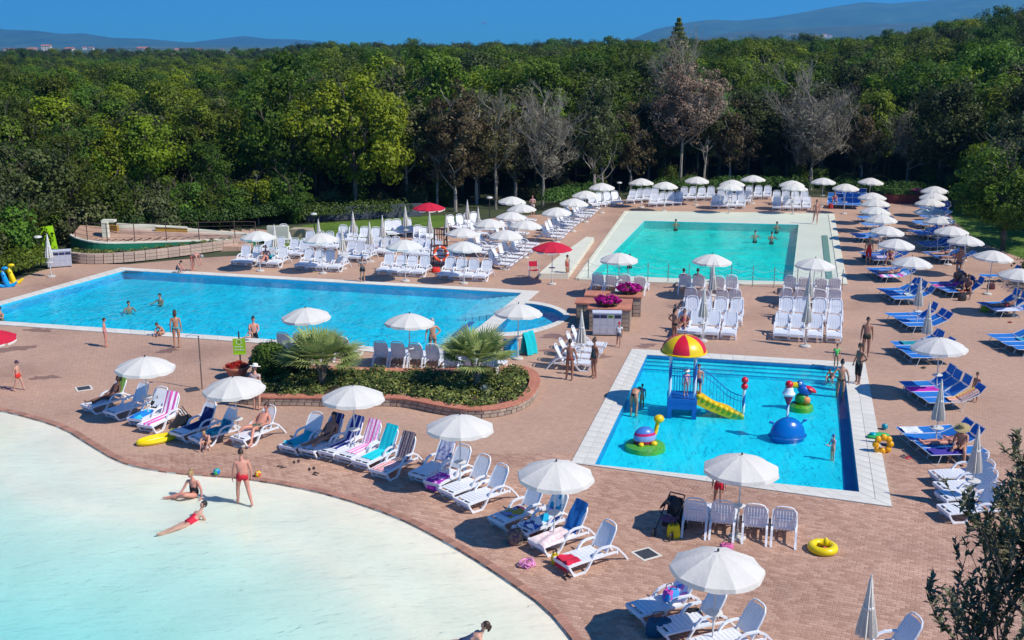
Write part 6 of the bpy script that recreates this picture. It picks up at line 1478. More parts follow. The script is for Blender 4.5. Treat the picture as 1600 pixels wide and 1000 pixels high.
def build_body(J, fem=False, fat=1.0, kid=False):
    names = ['pelvis', 'waist', 'chest', 'neckb', 'neck', 'head']; V = [J[n] for n in names]
    r = [RAD[n] for n in names]; E = [(0, 1), (1, 2), (2, 3), (3, 4), (4, 5)]; seg = ['torso0', 'torso1', 'torso2', 'neck', 'neck']
    rx = {0: 1.15, 1: 1.08, 2: 1.18, 3: 1.25}
    if fem: r[1] *= .88; r[0] *= 1.05
    if kid: r = [x * .88 for x in r]
    r[1] *= fat; r[0] *= (fat + 1) / 2; r[2] *= (fat + 1) / 2
    def add(p, rad, frm, sname):
        V.append(p); r.append(rad); E.append((frm, len(V) - 1)); seg.append(sname); return len(V) - 1
    for s in 'lr':
        h = add(J[s + 'hip'], RAD['hip'] * (fat + 1) / 2, 0, 'hip'); kn = J[s + 'knee']; 
        th = add(J[s + 'hip'].lerp(kn, .45), .084, h, 'thigh'); k = add(kn, RAD['knee'], th, 'thigh2'); cf = add(kn.lerp(J[s + 'ankle'], .35), .060, k, 'calf'); an = add(J[s + 'ankle'], RAD['ankle'], cf, 'calf2')
        add(J[s + 'heel'], RAD['heel'], an, 'foot'); add(J[s + 'toe'], RAD['toe'], an, 'foot')
        sh = add(J[s + 'sho'], RAD['sho'] * (.9 if fem else 1), 2, 'sho'); ua = add(J[s + 'sho'].lerp(J[s + 'elb'], .4), .052 * (.9 if fem else 1), sh, 'uparm'); el = add(J[s + 'elb'], RAD['elb'] * 1.0, ua, 'uparm2')
        fa = add(J[s + 'elb'].lerp(J[s + 'wri'], .35), .037, el, 'arm'); wr = add(J[s + 'wri'], RAD['wri'], fa, 'arm')
        hd = J.get(s + 'hand', Vector((0, -.1, -1))).normalized(); side = hd.cross(Vector((1, 0, 0)) if abs(hd.x) < .8 else Vector((0, 0, 1))).normalized()
        pm = add(J[s + 'wri'] + hd * .06, .030, wr, 'hand')
        for f in range(4):
            o = (f - 1.5) * .021; ln = (.062, .075, .070, .055)[f]; curl = hd.cross(side).normalized() * .012
            a = add(J[s + 'wri'] + hd * .10 + side * o, .0095, pm, 'hand'); b = add(J[s + 'wri'] + hd * (.10 + ln * .55) + side * o * 1.1 + curl, .0085, a, 'hand'); add(J[s + 'wri'] + hd * (.10 + ln) + side * o * 1.1 + curl * 2.2, .0075, b, 'hand')
        a = add(J[s + 'wri'] + hd * .04 - side * .034, .011, pm, 'hand'); add(J[s + 'wri'] + hd * .085 - side * .056, .009, a, 'hand')
    me = bpy.data.meshes.new('body'); me.from_pydata([tuple(v) for v in V], E, []); ob = bpy.data.objects.new('body_src', me); C.objects.link(ob)
    sk = ob.modifiers.new('skin', 'SKIN'); sk.use_smooth_shade = True; sk.branch_smoothing = .4
    d = me.skin_vertices[0].data
    for i, x in enumerate(r): fx = rx.get(i, 1.0); d[i].radius = (x * (1.0 if i > 3 else .86), x * fx) if False else (x, x)
    d[0].use_root = True
    ss = ob.modifiers.new('sub', 'SUBSURF'); ss.levels = 1
    return ob, V, E, seg
def finish_body(ob, V, E, seg, J, skin):
    dg = bpy.context.evaluated_depsgraph_get(); me = bpy.data.meshes.new_from_object(ob.evaluated_get(dg), depsgraph=dg)
    src = ob.data; C.objects.unlink(ob); bpy.data.objects.remove(ob); bpy.data.meshes.remove(src)
    # classify every vertex by the bone nearest to it
    co = np.empty(len(me.vertices) * 3, np.float32); me.vertices.foreach_get('co', co); co = co.reshape(-1, 3)
    A = np.array([V[a] for a, b in E]); B = np.array([V[b] for a, b in E]); AB = B - A
    t = np.clip(((co[:, None] - A) * AB).sum(2) / (AB ** 2).sum(1), 0, 1); D = np.linalg.norm(co[:, None] - (A + t[..., None] * AB), axis=2); bi = D.argmin(1)
    lab = [(seg[i], float(t[k, i])) for k, i in enumerate(bi)]
    # head with nose, ears, chin joined to the same mesh
    up = (J['head'] - J['neck']).normalized(); fc = J['face'] - up * J['face'].dot(up); fc.normalize(); rt = fc.cross(up)
    Rm = Matrix((rt, -fc, up)).transposed(); hc = J['head'] + up * .035
    mb = MB(); mb.v = [tuple(v.co) for v in me.vertices]; mb.f = [tuple(p.vertices) for p in me.polygons]; mb.m = [0] * len(mb.f)
    def P(x, y, z): return hc + Rm @ Vector((x, y, z))
    mb.ell(hc, (.077, .097, .112), 16, 12, Rm); mb.ell(P(0, -.03, -.055), (.052, .062, .055), 12, 8, Rm); mb.ell(P(0, -.100, -.012), (.014, .020, .022), 8, 6, Rm); mb.ell(P(.078, .01, -.01), (.010, .020, .028), 8, 6, Rm); mb.ell(P(-.078, .01, -.01), (.010, .020, .028), 8, 6, Rm)
    mb.ell(P(0, -.088, -.055), (.022, .010, .007), 8, 5, Rm)
    mb.m = [0] * len(mb.f)
    b2 = MB(); b2.v = mb.v; b2.f = mb.f; b2.m = mb.m
    out = bpy.data.meshes.new('body'); out.from_pydata(b2.v, [], b2.f); out.shade_smooth()
    return out, lab, me, (hc, Rm)
BODY = {}
def get_body(key):
    if key not in BODY:
        pose, fem, fat, kid = key; J = POSES[pose]; ob, V, E, seg = build_body(J, fem, fat, kid); bpy.context.view_layer.update()
        BODY[key] = finish_body(ob, V, E, seg, J, None)
    return BODY[key]
def skinm(name, c): return plain('skin_' + name, c, .55, .08, 6)
SK = dict(fair=skinm('fair', (.56, .30, .21)), tan=skinm('tan', (.46, .23, .14)), pink=skinm('pink', (.56, .24, .17)), dark=skinm('dark', (.11, .045, .028)), brown=skinm('brown', (.32, .15, .095)))
HR = dict(black=(.008, .006, .006), brown=(.045, .02, .012), blond=(.35, .22, .09), grey=(.35, .33, .31), red=(.12, .04, .02))
def sel(kind, s, t, z=0):
    if kind == 'trunks': return s in ('hip',) or (s == 'torso0' and t < .45) or (s == 'thigh' and t < .85)
    if kind == 'shorts': return s in ('hip',) or (s == 'torso0' and t < .6) or (s == 'thigh')
    if kind == 'briefs': return (s == 'hip') or (s == 'torso0' and t < .25) or (s == 'thigh' and t < .12)
    if kind == 'bra': return (s == 'torso1' and t > .62) or (s == 'torso2' and t < .12)
    if kind == 'onepiece': return s in ('torso1', 'hip', 'torso0') or (s == 'torso2' and t < .35) or (s == 'thigh' and t < .1)
    if kind == 'shirt': return s in ('torso0', 'torso1', 'torso2', 'sho', 'uparm') or (s == 'neck' and t < .05)
    if kind == 'dress': return s in ('torso0', 'torso1', 'hip', 'thigh', 'thigh2') or (s == 'torso2' and t < .5)
    if kind == 'leggings': return s in ('hip', 'thigh', 'thigh2', 'calf') or (s == 'torso0' and t < .4)
    return False
npers = 0
def person(label, pose, loc, face_deg, h=1.75, skin='fair', hair='brown', wear=(), fem=False, fat=1.0, kid=False, hs='short', hat=None):
    """face_deg: compass direction the person faces; 180 = towards the camera"""
    key = (pose, fem, fat, kid); me, lab, raw, (hc, Rm) = get_body(key)
    s = h / 1.75; rz = -R(face_deg - 180)
    t = thing('person', label, 'person', loc, rz); t.scale = (s, s, s)
    b = link('body', me.copy(), t); b.data.materials.clear(); b.data.materials.append(SK[skin])
    fs = getattr(get_body, 'x', None)
    for kind, col in wear:
        keep = []; nv = len(raw.vertices)
        for p in raw.polygons:
            if sum(sel(kind, *lab[i]) for i in p.vertices) >= 3: keep.append(tuple(p.vertices))
        if not keep: continue
        used = sorted({i for f in keep for i in f}); mp = {o: n for n, o in enumerate(used)}
        off = .010 if kind not in ('shorts', 'dress', 'shirt') else .016
        V = [tuple(raw.vertices[i].co + raw.vertices[i].normal * off) for i in used]; V2 = [tuple(raw.vertices[i].co - raw.vertices[i].normal * .004) for i in used]; n = len(V)
        cm = bpy.data.meshes.new(kind); F = [tuple(mp[i] for i in f) for f in keep]
        from collections import Counter
        ec = Counter(); de = {}
        for f in F:
            for a, b_ in zip(f, f[1:] + f[:1]): ec[frozenset((a, b_))] += 1; de[frozenset((a, b_))] = (a, b_)
        rim = [(de[e][1], de[e][0], de[e][0] + n, de[e][1] + n) for e, c in ec.items() if c == 1]
        cm.from_pydata(V + V2, [], F + rim); cm.shade_smooth(); nm = {'bra': 'bikini_top', 'briefs': 'bikini_bottom', 'onepiece': 'swimsuit', 'trunks': 'swim_trunks'}.get(kind, kind)
        cm.materials.append(plain('cloth_%02x%02x%02x' % tuple(int(255 * c) for c in col), col, .8, .08)); link(nm, cm, t)
    hm = plain('hair_' + hair, HR[hair], .55, .3, 20)
    hb = MB()
    def P(x, y, z): return hc + Rm @ Vector((x, y, z))
    q = random.Random(int(abs(loc[0]) * 100)); V = []; F = []; nu, nv = 18, 10
    for j in range(nv + 1):
        ph = math.pi * .62 * j / nv
        for i in range(nu):
            th = 2 * math.pi * i / nu; fr = max(0, -math.sin(th)); k = 1.09 + q.uniform(-.02, .03); zz = math.cos(ph) if not (fr > .5 and ph > 1.15) else math.cos(1.15) + .0
            rr = math.sin(ph) if not (fr > .5 and ph > 1.15) else math.sin(1.15)
            V.append(P(.077 * k * rr * math.cos(th), .010 + .097 * k * rr * math.sin(th), .004 + .112 * k * zz))
    for j in range(nv):
        for i in range(nu): F.append((j * nu + i, (j + 1) * nu + i, (j + 1) * nu + (i + 1) % nu, j * nu + (i + 1) % nu))
    hb.add(V, F)
    if hs == 'long': hb.ell(P(0, .075, -.09), (.085, .045, .13), 12, 8, Rm, .08, 3)
    if hs == 'bun': hb.ell(P(0, .07, .115), (.055, .05, .05), 10, 8, Rm, .06, 3)
    if hs == 'tail': hb.ell(P(0, .12, -.03), (.03, .035, .10), 10, 8, Rm, .06, 3)
    hb.build('hair', hm, t, True)
    ey = MB()
    for sx in (-1, 1): ey.ell(P(sx * .032, -.084, .012), (.012, .008, .008), 8, 6, Rm)
    ey.build('eyes', DARKM, t, True)
    if hat:
        kind, col = hat; hm2 = plain('hat_%02x%02x%02x' % tuple(int(255 * c) for c in col), col, .9, .15, 20)
        mb = MB()
        M = Matrix.Translation(hc) @ Rm.to_4x4(); mb.M = M
        if kind == 'brim': mb.lathe([(.21, .035), (.205, .045), (.105, .055), (.10, .12), (.07, .15), (.0, .155)], 22)
        elif kind == 'bigbrim': mb.lathe([(.27, .0), (.265, .02), (.115, .055), (.11, .13), (.08, .165), (.0, .17)], 24)
        else: mb.lathe([(.092, .02), (.092, .08), (.065, .125), (.0, .135)], 18).box(0, -.125, .045, .12, .10, .012)
        mb.build('hat', hm2, t, True)
    return t
def pg(px, py, z=0): p = g(px, py); return (p.x, p.y, z)
def on(lo): return (lo.location.x, lo.location.y, 0)
def az_of(lo): return 180 - math.degrees(lo.rotation_euler.z)
RED = (.55, .01, .025); BLACK = (.01, .01, .012); WHT = (.7, .7, .68)
person('man in red swim trunks seen from behind on the lagoon beach', 'stride', (*pg(381, 785)[:2], -.09), -25, 1.72, 'pink', 'brown', [('trunks', RED)], False, 1.2)
person('woman in black swimsuit sitting on the lagoon beach', 'sitground', (*pg(303, 772)[:2], -.12), 200, 1.68, 'pink', 'blond', [('onepiece', BLACK)], True, 1.15, hs='bun')
person('woman in red swimsuit reclining at the water line', 'recline', (*pg(293, 812)[:2], -.25), 222, 1.66, 'fair', 'black', [('onepiece', (.6, .01, .04))], True, 1.08)
person('dark haired woman half out of the water at the bottom edge', 'recline', (*pg(722, 1000)[:2], -.22), 262, 1.68, 'fair', 'brown', [('onepiece', (.03, .05, .12))], True, 1.05, hs='tail')
person('man in green shorts lying on a white lounger', 'loungeout', on(l1[6]), az_of(l1[6]), 1.78, 'pink', 'brown', [('trunks', (.08, .12, .08))], False, 1.15)
person('tanned man sitting back on the second of six loungers', 'lounge', on(l2[1]), az_of(l2[1]), 1.78, 'brown', 'black', [('trunks', (.05, .02, .02))], False, 1.2)
person('dark skinned woman reclining on the leftmost lagoon lounger', 'lounge', on(l1[0]), az_of(l1[0]), 1.68, 'dark', 'black', [('onepiece', (.03, .015, .02))], True, hs='tail')
person('person with white brimmed hat standing behind an umbrella', 'stand', pg(402, 640), 20, 1.70, 'fair', 'grey', [('shirt', (.55, .40, .38)), ('shorts', (.30, .28, .25))], True, 1.1, hat=('brim', (.75, .74, .62)))
person('child playing by the feet of two shaded loungers', 'crouch', pg(325, 702), 190, 1.2, 'fair', 'blond', [('briefs', (.6, .5, .45))], kid=True)
person('child in red shorts and dark cap at the left', 'stride', pg(30, 610), 95, 1.18, 'fair', 'brown', [('shorts', (.65, .03, .02))], kid=True, hat=('cap', (.05, .03, .06)))
person('slim child standing at the near edge of the big pool', 'stand', pg(166, 542), 75, 1.30, 'pink', 'black', [('briefs', (.35, .15, .25))], kid=True)
person('woman in turquoise bikini seen from behind by the big pool', 'stand', pg(277, 543), -10, 1.68, 'tan', 'brown', [('briefs', (.02, .45, .5)), ('bra', (.5, .15, .1))], True, hs='long')
person('child climbing out of the big pool on all fours', 'crouch', (*pg(253, 524)[:2], -.15), 215, 1.35, 'tan', 'brown', [('briefs', (.05, .1, .3))], kid=True)
person('man holding a baby in the big pool', 'kid_hold', (*g(397, 523, -.07).to_2d(), -1.0), 160, 1.78, 'pink', 'black', [('trunks', BLACK)])
person('baby held by the man in the big pool', 'sitground', (*(g(395, 515, .45).to_2d() + Vector((-.08, -.3))), .12), 190, .85, 'fair', 'brown', [('onepiece', (.65, .6, .6))], kid=True)
person('swimmer with dark hair, left of two in the big pool', 'swim', (*g(201, 478, -.07).to_2d(), -1.54), 150, 1.7, 'tan', 'black', [('trunks', BLACK)])
person('swimmer with dark hair, right of two in the big pool', 'swim', (*g(250, 466, -.07).to_2d(), -1.54), 200, 1.7, 'tan', 'black', [('trunks', BLACK)])
person('swimmer cut by the left edge of the picture', 'swim', (*g(1, 497, -.07).to_2d(), -1.2), 200, 1.7, 'tan', 'black', [('trunks', BLACK)])
person('child sitting on the far edge of the big pool', 'crouch', pg(279, 427), 110, 1.3, 'pink', 'black', [('trunks', (.02, .03, .12))], kid=True)
person('bare chested man bending at the far edge of the big pool', 'bend', pg(301, 424), 100, 1.75, 'pink', 'grey', [('trunks', (.4, .1, .08))])
person('man in dark shorts standing at the far edge of the big pool', 'chestarms', pg(567, 441), 170, 1.45, 'tan', 'black', [('shorts', (.015, .012, .015)), ('shirt', (.3, .28, .28))])
person('man sitting in front of the turquoise towel', 'lounge', (rA[2].location.x - .15, rA[2].location.y - .2, 0), az_of(rA[2]) - 25, 1.75, 'pink', 'grey', [('trunks', (.02, .025, .08))])
person('man standing waist deep by the umbrella between the palms', 'hip', (*g(676, 541, -.07).to_2d(), -.55), 175, 1.75, 'tan', 'grey', [('trunks', (.15, .14, .12))])
person('slender tanned person standing left of the white loungers by the bin', 'hip', pg(890, 594), 15, 1.68, 'brown', 'brown', [('briefs', (.35, .06, .05))])
person('woman in dark green swimsuit standing right of the loungers by the bin', 'stand', pg(928, 590), 240, 1.62, 'brown', 'brown', [('onepiece', (.01, .06, .07))], True, 1.15, hs='bun')
person('child with red cap and white clothes beside the grey bin', 'stride', pg(967, 542), 200, 1.12, 'tan', 'brown', [('shirt', (.7, .68, .68)), ('shorts', (.12, .12, .14))], kid=True, hat=('cap', (.5, .03, .05)))
person('woman in black bikini standing beside the left block of loungers', 'hip', pg(1053, 535), 60, 1.60, 'brown', 'black', [('bra', BLACK), ('briefs', BLACK)], True, hs='long')
person('person sitting on the front left lounger behind the play tower', 'lounge', on(rE[0]), az_of(rE[0]), 1.6, 'brown', 'black', [('onepiece', (.3, .05, .05))], True)
person('pale shirted person standing in the shade of the wood', 'chestarms', pg(832, 338), 190, 1.65, 'fair', 'brown', [('shirt', (.6, .35, .35)), ('shorts', (.5, .4, .35))])
person('child in red at the left end of the rope fence', 'stand', pg(886, 435), 120, 1.35, 'tan', 'brown', [('onepiece', (.45, .05, .06))], True, kid=True)
for (px, py, lb) in ((1071, 452, 'first person lying with only the head above a grey backrest'), (1093, 452, 'second person lying with only the head above a grey backrest')):
    P = g(px, py); person(lb, 'lounge', (P.x, P.y + .5, 0), 14.7, 1.75, 'brown', 'black', [('trunks', BLACK)])
for (px, py, lb, sk_) in ((1056, 348, 'swimmer near the far edge of the upper pool', 'tan'), (1180, 366, 'swimmer, left of two in the upper pool', 'fair'), (1206, 368, 'swimmer, right of two in the upper pool', 'pink'), (1214, 352, 'swimmer resting at the far right edge of the upper pool', 'tan'), (984, 404, 'swimmer behind the umbrella at the near left of the upper pool', 'tan')):
    person(lb, 'swim', (*g(px, py, 0).to_2d(), -1.50), 180, 1.75, sk_, 'black', [('trunks', BLACK)])
person('woman walking on the right apron of the upper pool', 'stride', (*pg(1274, 350)[:2], .03), 200, 1.72, 'pink', 'brown', [('bra', (.35, .2, .18)), ('briefs', (.25, .12, .12))], True, hs='bun')
person('woman in long red dress beside the blue beds', 'stand', pg(1356, 413), 190, 1.68, 'tan', 'red', [('dress', (.55, .02, .02))], True, 1.1)
person('man in dark green shorts standing right of the loungers', 'stand', pg(1352, 557), 195, 1.72, 'brown', 'black', [('trunks', (.03, .035, .02))], False, 1.1)
person('slim woman in black leggings on the small pool coping', 'hip', pg(1340, 600), 250, 1.65, 'brown', 'black', [('leggings', BLACK), ('bra', (.25, .1, .08))], True, hs='tail')
person('woman in dark bikini standing in the small pool with her back turned', 'hip', (*g(1313, 612, -.10).to_2d(), -.5), 10, 1.66, 'tan', 'black', [('bra', (.03, .02, .02)), ('briefs', (.03, .025, .02))], True, hs='bun')
person('child in bright green top at the corner of the small pool', 'stand', pg(1306, 575), 185, 1.02, 'tan', 'brown', [('shirt', (.10, .55, .12))], kid=True)
person('toddler sitting at the corner of the small pool', 'crouch', (*pg(1299, 588)[:2], -.3), 220, 1.1, 'pink', 'brown', [('briefs', (.5, .1, .1))], kid=True)
person('woman in black bikini bending over a child in the small pool', 'bend', (*g(990, 641, -.10).to_2d(), -.35), 25, 1.66, 'tan', 'black', [('bra', BLACK), ('briefs', BLACK)], True, 1.15, hs='bun')
person('small child held at the left side of the small pool', 'stand', (*g(1003, 630, -.10).to_2d(), -.3), 200, .95, 'tan', 'black', [('shirt', (.2, .25, .5))], kid=True)
person('child in pink on the platform of the play tower', 'stand', (tw.location.x + .12, tw.location.y - .1, .39), 170, 1.02, 'fair', 'blond', [('shirt', (.72, .30, .34)), ('briefs', (.72, .30, .34))], kid=True, hat=('brim', (.75, .7, .68)))
person('older child behind the post of the play tower', 'stand', (tw.location.x + .62, tw.location.y + .15, .28), 200, 1.25, 'pink', 'brown', [('trunks', (.02, .03, .15))], kid=True)
person('toddler with blue cap wading in the small pool', 'kid_hold', (*g(1301, 708, -.10).to_2d(), -.38), 250, .92, 'fair', 'blond', [('shirt', (.45, .35, .45))], kid=True, hat=('cap', (.05, .15, .4)))
person('person in red trunks hidden behind the umbrella by the small pool', 'stride', pg(1122, 795), 205, 1.42, 'tan', 'brown', [('trunks', RED)])
def onbed(px, py, off=.9, k=0): b_ = BG[(px, py)][k]; P = b_.location.to_2d() + hv(R(86)) * (off - .9); return (P.x, P.y, 0)
person('woman with big straw hat sitting on a blue bed', 'sitside', (onbed(1448, 722, 1.15)[0], onbed(1448, 722)[1] + .15, .0), 215, 1.68, 'tan', 'brown', [('briefs', BLACK), ('bra', BLACK)], True, 1.15, hat=('bigbrim', (.40, .30, .14)))
person('woman lying on the blue bed behind the straw hat', 'lieup', onbed(1448, 722, .9, 1), 266, 1.68, 'pink', 'brown', [('briefs', (.3, .03, .06)), ('bra', (.3, .03, .06))], True)
person('man sitting with orange towel in the crowd of blue beds', 'sitside', onbed(1477, 465, 1.2), 215, 1.72, 'brown', 'black', [('shorts', (.03, .03, .05))], False, 1.15)
person('woman sitting behind in the crowd of blue beds', 'sitside', onbed(1477, 465, 1.4, 1), 240, 1.65, 'brown', 'black', [('onepiece', (.2, .02, .06))], True, hs='long')
person('man lying on a blue bed by the lawn', 'lieup', onbed(1466, 413), 266, 1.72, 'brown', 'black', [('trunks', (.02, .03, .1))])
person('woman sitting on the shaded bed by the red dress', 'sitside', onbed(1364, 414, 1.1), 200, 1.62, 'tan', 'brown', [('onepiece', (.35, .1, .12))], True)
person('woman sitting at the far blue beds behind the pink bag', 'sitside', pg(1303, 322), 190, 1.62, 'tan', 'red', [('onepiece', (.5, .03, .2))], True)
person('man standing between the shaded blue beds by the oak', 'hip', pg(1497, 432), 230, 1.72, 'brown', 'black', [('shorts', (.05, .06, .12))])
person('woman lying on a blue bed with the pink striped towel', 'lieup', onbed(1376, 441, .9, 1), 266, 1.66, 'tan', 'brown', [('briefs', (.5, .15, .02)), ('bra', (.5, .15, .02))], True)
person('bald man seated at the far end of the crowded blue beds', 'sitside', onbed(1477, 465, 1.5, 3), 200, 1.74, 'brown', 'grey', [('trunks', (.25, .02, .03))], False, 1.2)
person('person lying on the second blue bed under the lawn canopy', 'lieup', onbed(1466, 413, .9, 2), 266, 1.66, 'tan', 'black', [('onepiece', (.02, .02, .04))], True)
person('child standing beside the bed with the magenta towel', 'stand', pg(1523, 628), 240, 1.15, 'tan', 'brown', [('shorts', (.7, .2, .03))], kid=True)
person('person resting on the blue bed at the right edge', 'lieup', onbed(1552, 495, .9, 1), 266, 1.7, 'brown', 'black', [('trunks', (.3, .02, .05))])
# ------------------------------------------------------------------ trees
def cyl_between(mb, pts, rs, n=6): mb.tube(pts, rs, n)
LF1 = leafmat('oak_leaf', (.042, .076, .010), (.155, .235, .020), .42, .03, .42)
LF2 = leafmat('ilex_leaf', (.028, .040, .012), (.095, .118, .030), .32, .025, .38)
LF3 = leafmat('fresh_leaf', (.08, .13, .006), (.27, .34, .014), .35, .015, .2)
LF4 = leafmat('dry_leaf', (.06, .045, .018), (.19, .155, .062), .25, .02, .2)
LFG = leafmat('grey_twigs', (.11, .095, .065), (.28, .25, .18), .1, .0, .1)
LF5 = leafmat('pinkish_twigs', (.14, .085, .055), (.42, .29, .20), .15, .0, .1)
LF6 = leafmat('grey_green_leaf', (.05, .06, .022), (.17, .18, .06), .3, .02, .3)
BARE = plain('bare_wood', (.27, .235, .18), .95, .2, 5, .4, 14)
def limb_mesh(name, h, cr, mat, seed, nb=9, bare=False, trunk_r=.16, lean=0.0, base=.35):
    q = random.Random(seed); mb = MB(); top = Vector((lean * h, 0, h * .80)); pts = [Vector((0, 0, -.3))]
    for i in range(1, 6): f = i / 5; pts.append(Vector((lean * h * f + q.uniform(-.1, .1) * h * .05, q.uniform(-.1, .1) * h * .05, top.z * f)))
    mb.tube(pts, [trunk_r * (1 - .78 * i / 5) for i in range(6)], 7)
    def branch(p, d, L_, r_, depth):
        ps = [p]; dd = d.copy()
        for i in range(3):
            dd = (dd + Vector((q.uniform(-.3, .3), q.uniform(-.3, .3), q.uniform(-.05, .3)))).normalized(); ps.append(ps[-1] + dd * L_ / 3)
        mb.tube(ps, [r_, r_ * .75, r_ * .5, r_ * .28], 4 if depth else 5, cap=False)
        if depth < (4 if bare else 1):
            for k in range(3 if not bare else 3 + (depth < 2)):
                t = q.uniform(.35, 1); i = min(2, int(t * 3)); o = ps[i].lerp(ps[i + 1], t * 3 - i); 
                nd = (dd + Vector((q.uniform(-1, 1), q.uniform(-1, 1), q.uniform(-.3, .7)))).normalized(); branch(o, nd, L_ * q.uniform(.45, .7), r_ * .5, depth + 1)
    for k in range(nb):
        f = q.uniform(base, .98); i = min(4, int(f * 5)); o = pts[i].lerp(pts[i + 1], f * 5 - i); a = k * 2.4 + q.uniform(-.4, .4)
        branch(o, Vector((math.cos(a), math.sin(a), q.uniform(.35, 1.1))).normalized(), cr * q.uniform(.7, 1.05) * (1.15 - .35 * f), trunk_r * .42, 0)
    return mb.mesh(name, mat)
def crown_mesh(name, h, cr, mat, seed, long=1.0, n=5200, size=.24, zc=.64, zr=.40, clumps=70, cl=.95, shell=.72, lobes=3, up=.35):
    q0 = np.random.RandomState(seed)
    lo = [((q0.uniform(-.35, .35) * cr, q0.uniform(-.35, .35) * cr, h * zc + q0.uniform(-.12, .10) * h), (cr * q0.uniform(.62, .85), cr * q0.uniform(.62, .85), h * zr * q0.uniform(.6, .9))) for _ in range(lobes)]
    lo.append(((0, 0, h * zc), (cr * .9, cr * .9, h * zr)))
    def f(q, n_):
        Ps, Ns, Ss = [], [], []
        for c, r_ in lo:
            k = n_ // len(lo); P, N_, s_ = blob_centers(c, r_, clumps // len(lo) + 1, cl, shell)(q, k); Ps.append(P); Ns.append(N_); Ss.append(s_)
        return np.concatenate(Ps), np.concatenate(Ns), np.concatenate(Ss)
    return leaves(f, n, size, seed, mat, name, obj=False, up=up, long=long)
KIND = []
def kind(name, label, h, cr, lmat, bmat, seed, **kw):
    lk = {k: kw.pop(k) for k in list(kw) if k in ('nb', 'bare', 'trunk_r', 'lean', 'base')}
    t = thing(name, label, 'tree', FAR); tr = link('trunk', limb_mesh('trunk', h, cr, bmat, seed, **lk), t)
    if lmat is not None: link('crown', crown_mesh('crown', h, cr, lmat, seed + 50, **kw), t)
    return Proto(t)
oakA = kind('oak_tree', 'oak', 9.5, 3.3, LF1, BARK, 1, n=8200)
oakB = kind('oak_tree', 'oak', 10.5, 3.0, LF1, BARK, 2, n=8200, zr=.36)
oakC = kind('oak_tree', 'oak', 9.0, 3.6, LF6, BARK, 3, n=8200)
ilexA = kind('holm_oak_tree', 'ilex', 10, 3.1, LF2, BARK, 4, n=8200, clumps=90)
ilexB = kind('holm_oak_tree', 'ilex', 9, 3.5, LF2, BARK, 5, n=8200)
freshA = kind('young_oak_tree', 'fresh', 9.5, 3.2, LF3, BARK, 6, n=8200)
edgeA = kind('edge_tree', 'edge', 9.5, 2.3, LF6, BARKP, 7, n=3600, zc=.66, zr=.32, base=.25, trunk_r=.15, nb=14, clumps=60, cl=.7, shell=.3)
edgeB = kind('edge_tree', 'edge', 10.5, 2.2, LF2, BARKP, 8, n=3800, zc=.68, zr=.34, base=.25, trunk_r=.14, nb=14, lean=.06, clumps=60, cl=.7, shell=.3)
edgeC = kind('edge_tree', 'edge', 10, 2.4, LF1, BARKP, 9, n=4200, zc=.62, zr=.38, base=.2, trunk_r=.15, nb=12, lean=-.05, clumps=60, cl=.75, shell=.3)
ALLK = [oakA, oakB, oakC, ilexA, ilexB, freshA, edgeA, edgeB, edgeC]
def single(name, label, px, py, h, cr, lmat, bmat, seed, width=1, **kw):
    k = kind(name, label, h, cr, lmat, bmat, seed, **kw); P = g(px, py); k.put((P.x, P.y, terr(P.x, P.y) - .05), rnd.uniform(0, 6), label); return P
SPECIAL = []
SPECIAL.append(single('maple_tree', 'large bright yellow green tree at the edge of the lawn', 556, 338, 10.6, 4.3, LF3, BARK, 101, n=16000, size=.25, zc=.64, zr=.40, clumps=150, cl=.9, lobes=5, trunk_r=.2))
SPECIAL.append(single('dry_tree', 'brownish olive half dry tree right of the bright green tree', 712, 330, 10.2, 3.1, LF4, BARKP, 102, n=12000, size=.20, zc=.60, zr=.44, clumps=110, cl=.6, nb=16, base=.2, shell=.4))
SPECIAL.append(single('bare_tree', 'bare leaning grey tree with fanned branches in the middle', 848, 322, 9.8, 3.0, LFG, BARE, 103, n=5000, size=.09, long=5.0, zc=.55, zr=.38, bare=True, nb=18, lean=.04, base=.25, clumps=90, cl=.6, shell=.2))
SPECIAL.append(single('olive_green_tree', 'narrow olive green tree with pale trunk above the slanting line of loungers', 928, 314, 10.4, 2.6, LF6, BARKP, 104, n=8500, size=.19, zc=.62, zr=.42, clumps=110, cl=.55, nb=14, base=.2, shell=.4))
SPECIAL.append(single('withered_tree', 'large withered pinkish brown tree behind the far row of umbrellas', 1062, 300, 13.2, 3.9, LF5, BARE, 105, n=19000, size=.17, zc=.66, zr=.33, clumps=240, cl=.6, bare=True, nb=13, base=.4, shell=.3))
SPECIAL.append(single('bare_tree', 'grey leafless tree with many twigs behind the right umbrellas', 1266, 296, 10.4, 4.0, LFG, BARE, 106, n=9000, size=.10, long=5.0, zc=.60, zr=.38, clumps=160, cl=.7, bare=True, nb=22, base=.2, shell=.25, trunk_r=.2))
SPECIAL.append(single('dry_tree', 'thin brown tree with bare tips between the dry and the bare tree', 775, 326, 10.2, 2.2, LF4, BARE, 107, n=3200, size=.17, zc=.6, zr=.35, clumps=50, cl=.6, bare=True, nb=10, base=.3, shell=.3))
SPECIAL.append(single('lawn_oak', 'dark green oak with thick trunk on the lawn at the right', 1566, 392, 6.6, 3.2, LF1, BARK, 108, n=16000, size=.17, zc=.62, zr=.34, clumps=150, cl=.65, lobes=5, trunk_r=.26, nb=10, base=.4))
SPECIAL.append(single('shade_tree', 'tall grey green tree behind the lawn oak at the right edge', 1632, 388, 9.5, 3.6, LF6, BARK, 109, n=14000, size=.18, clumps=150, cl=.7, lobes=4, zc=.6, zr=.38))
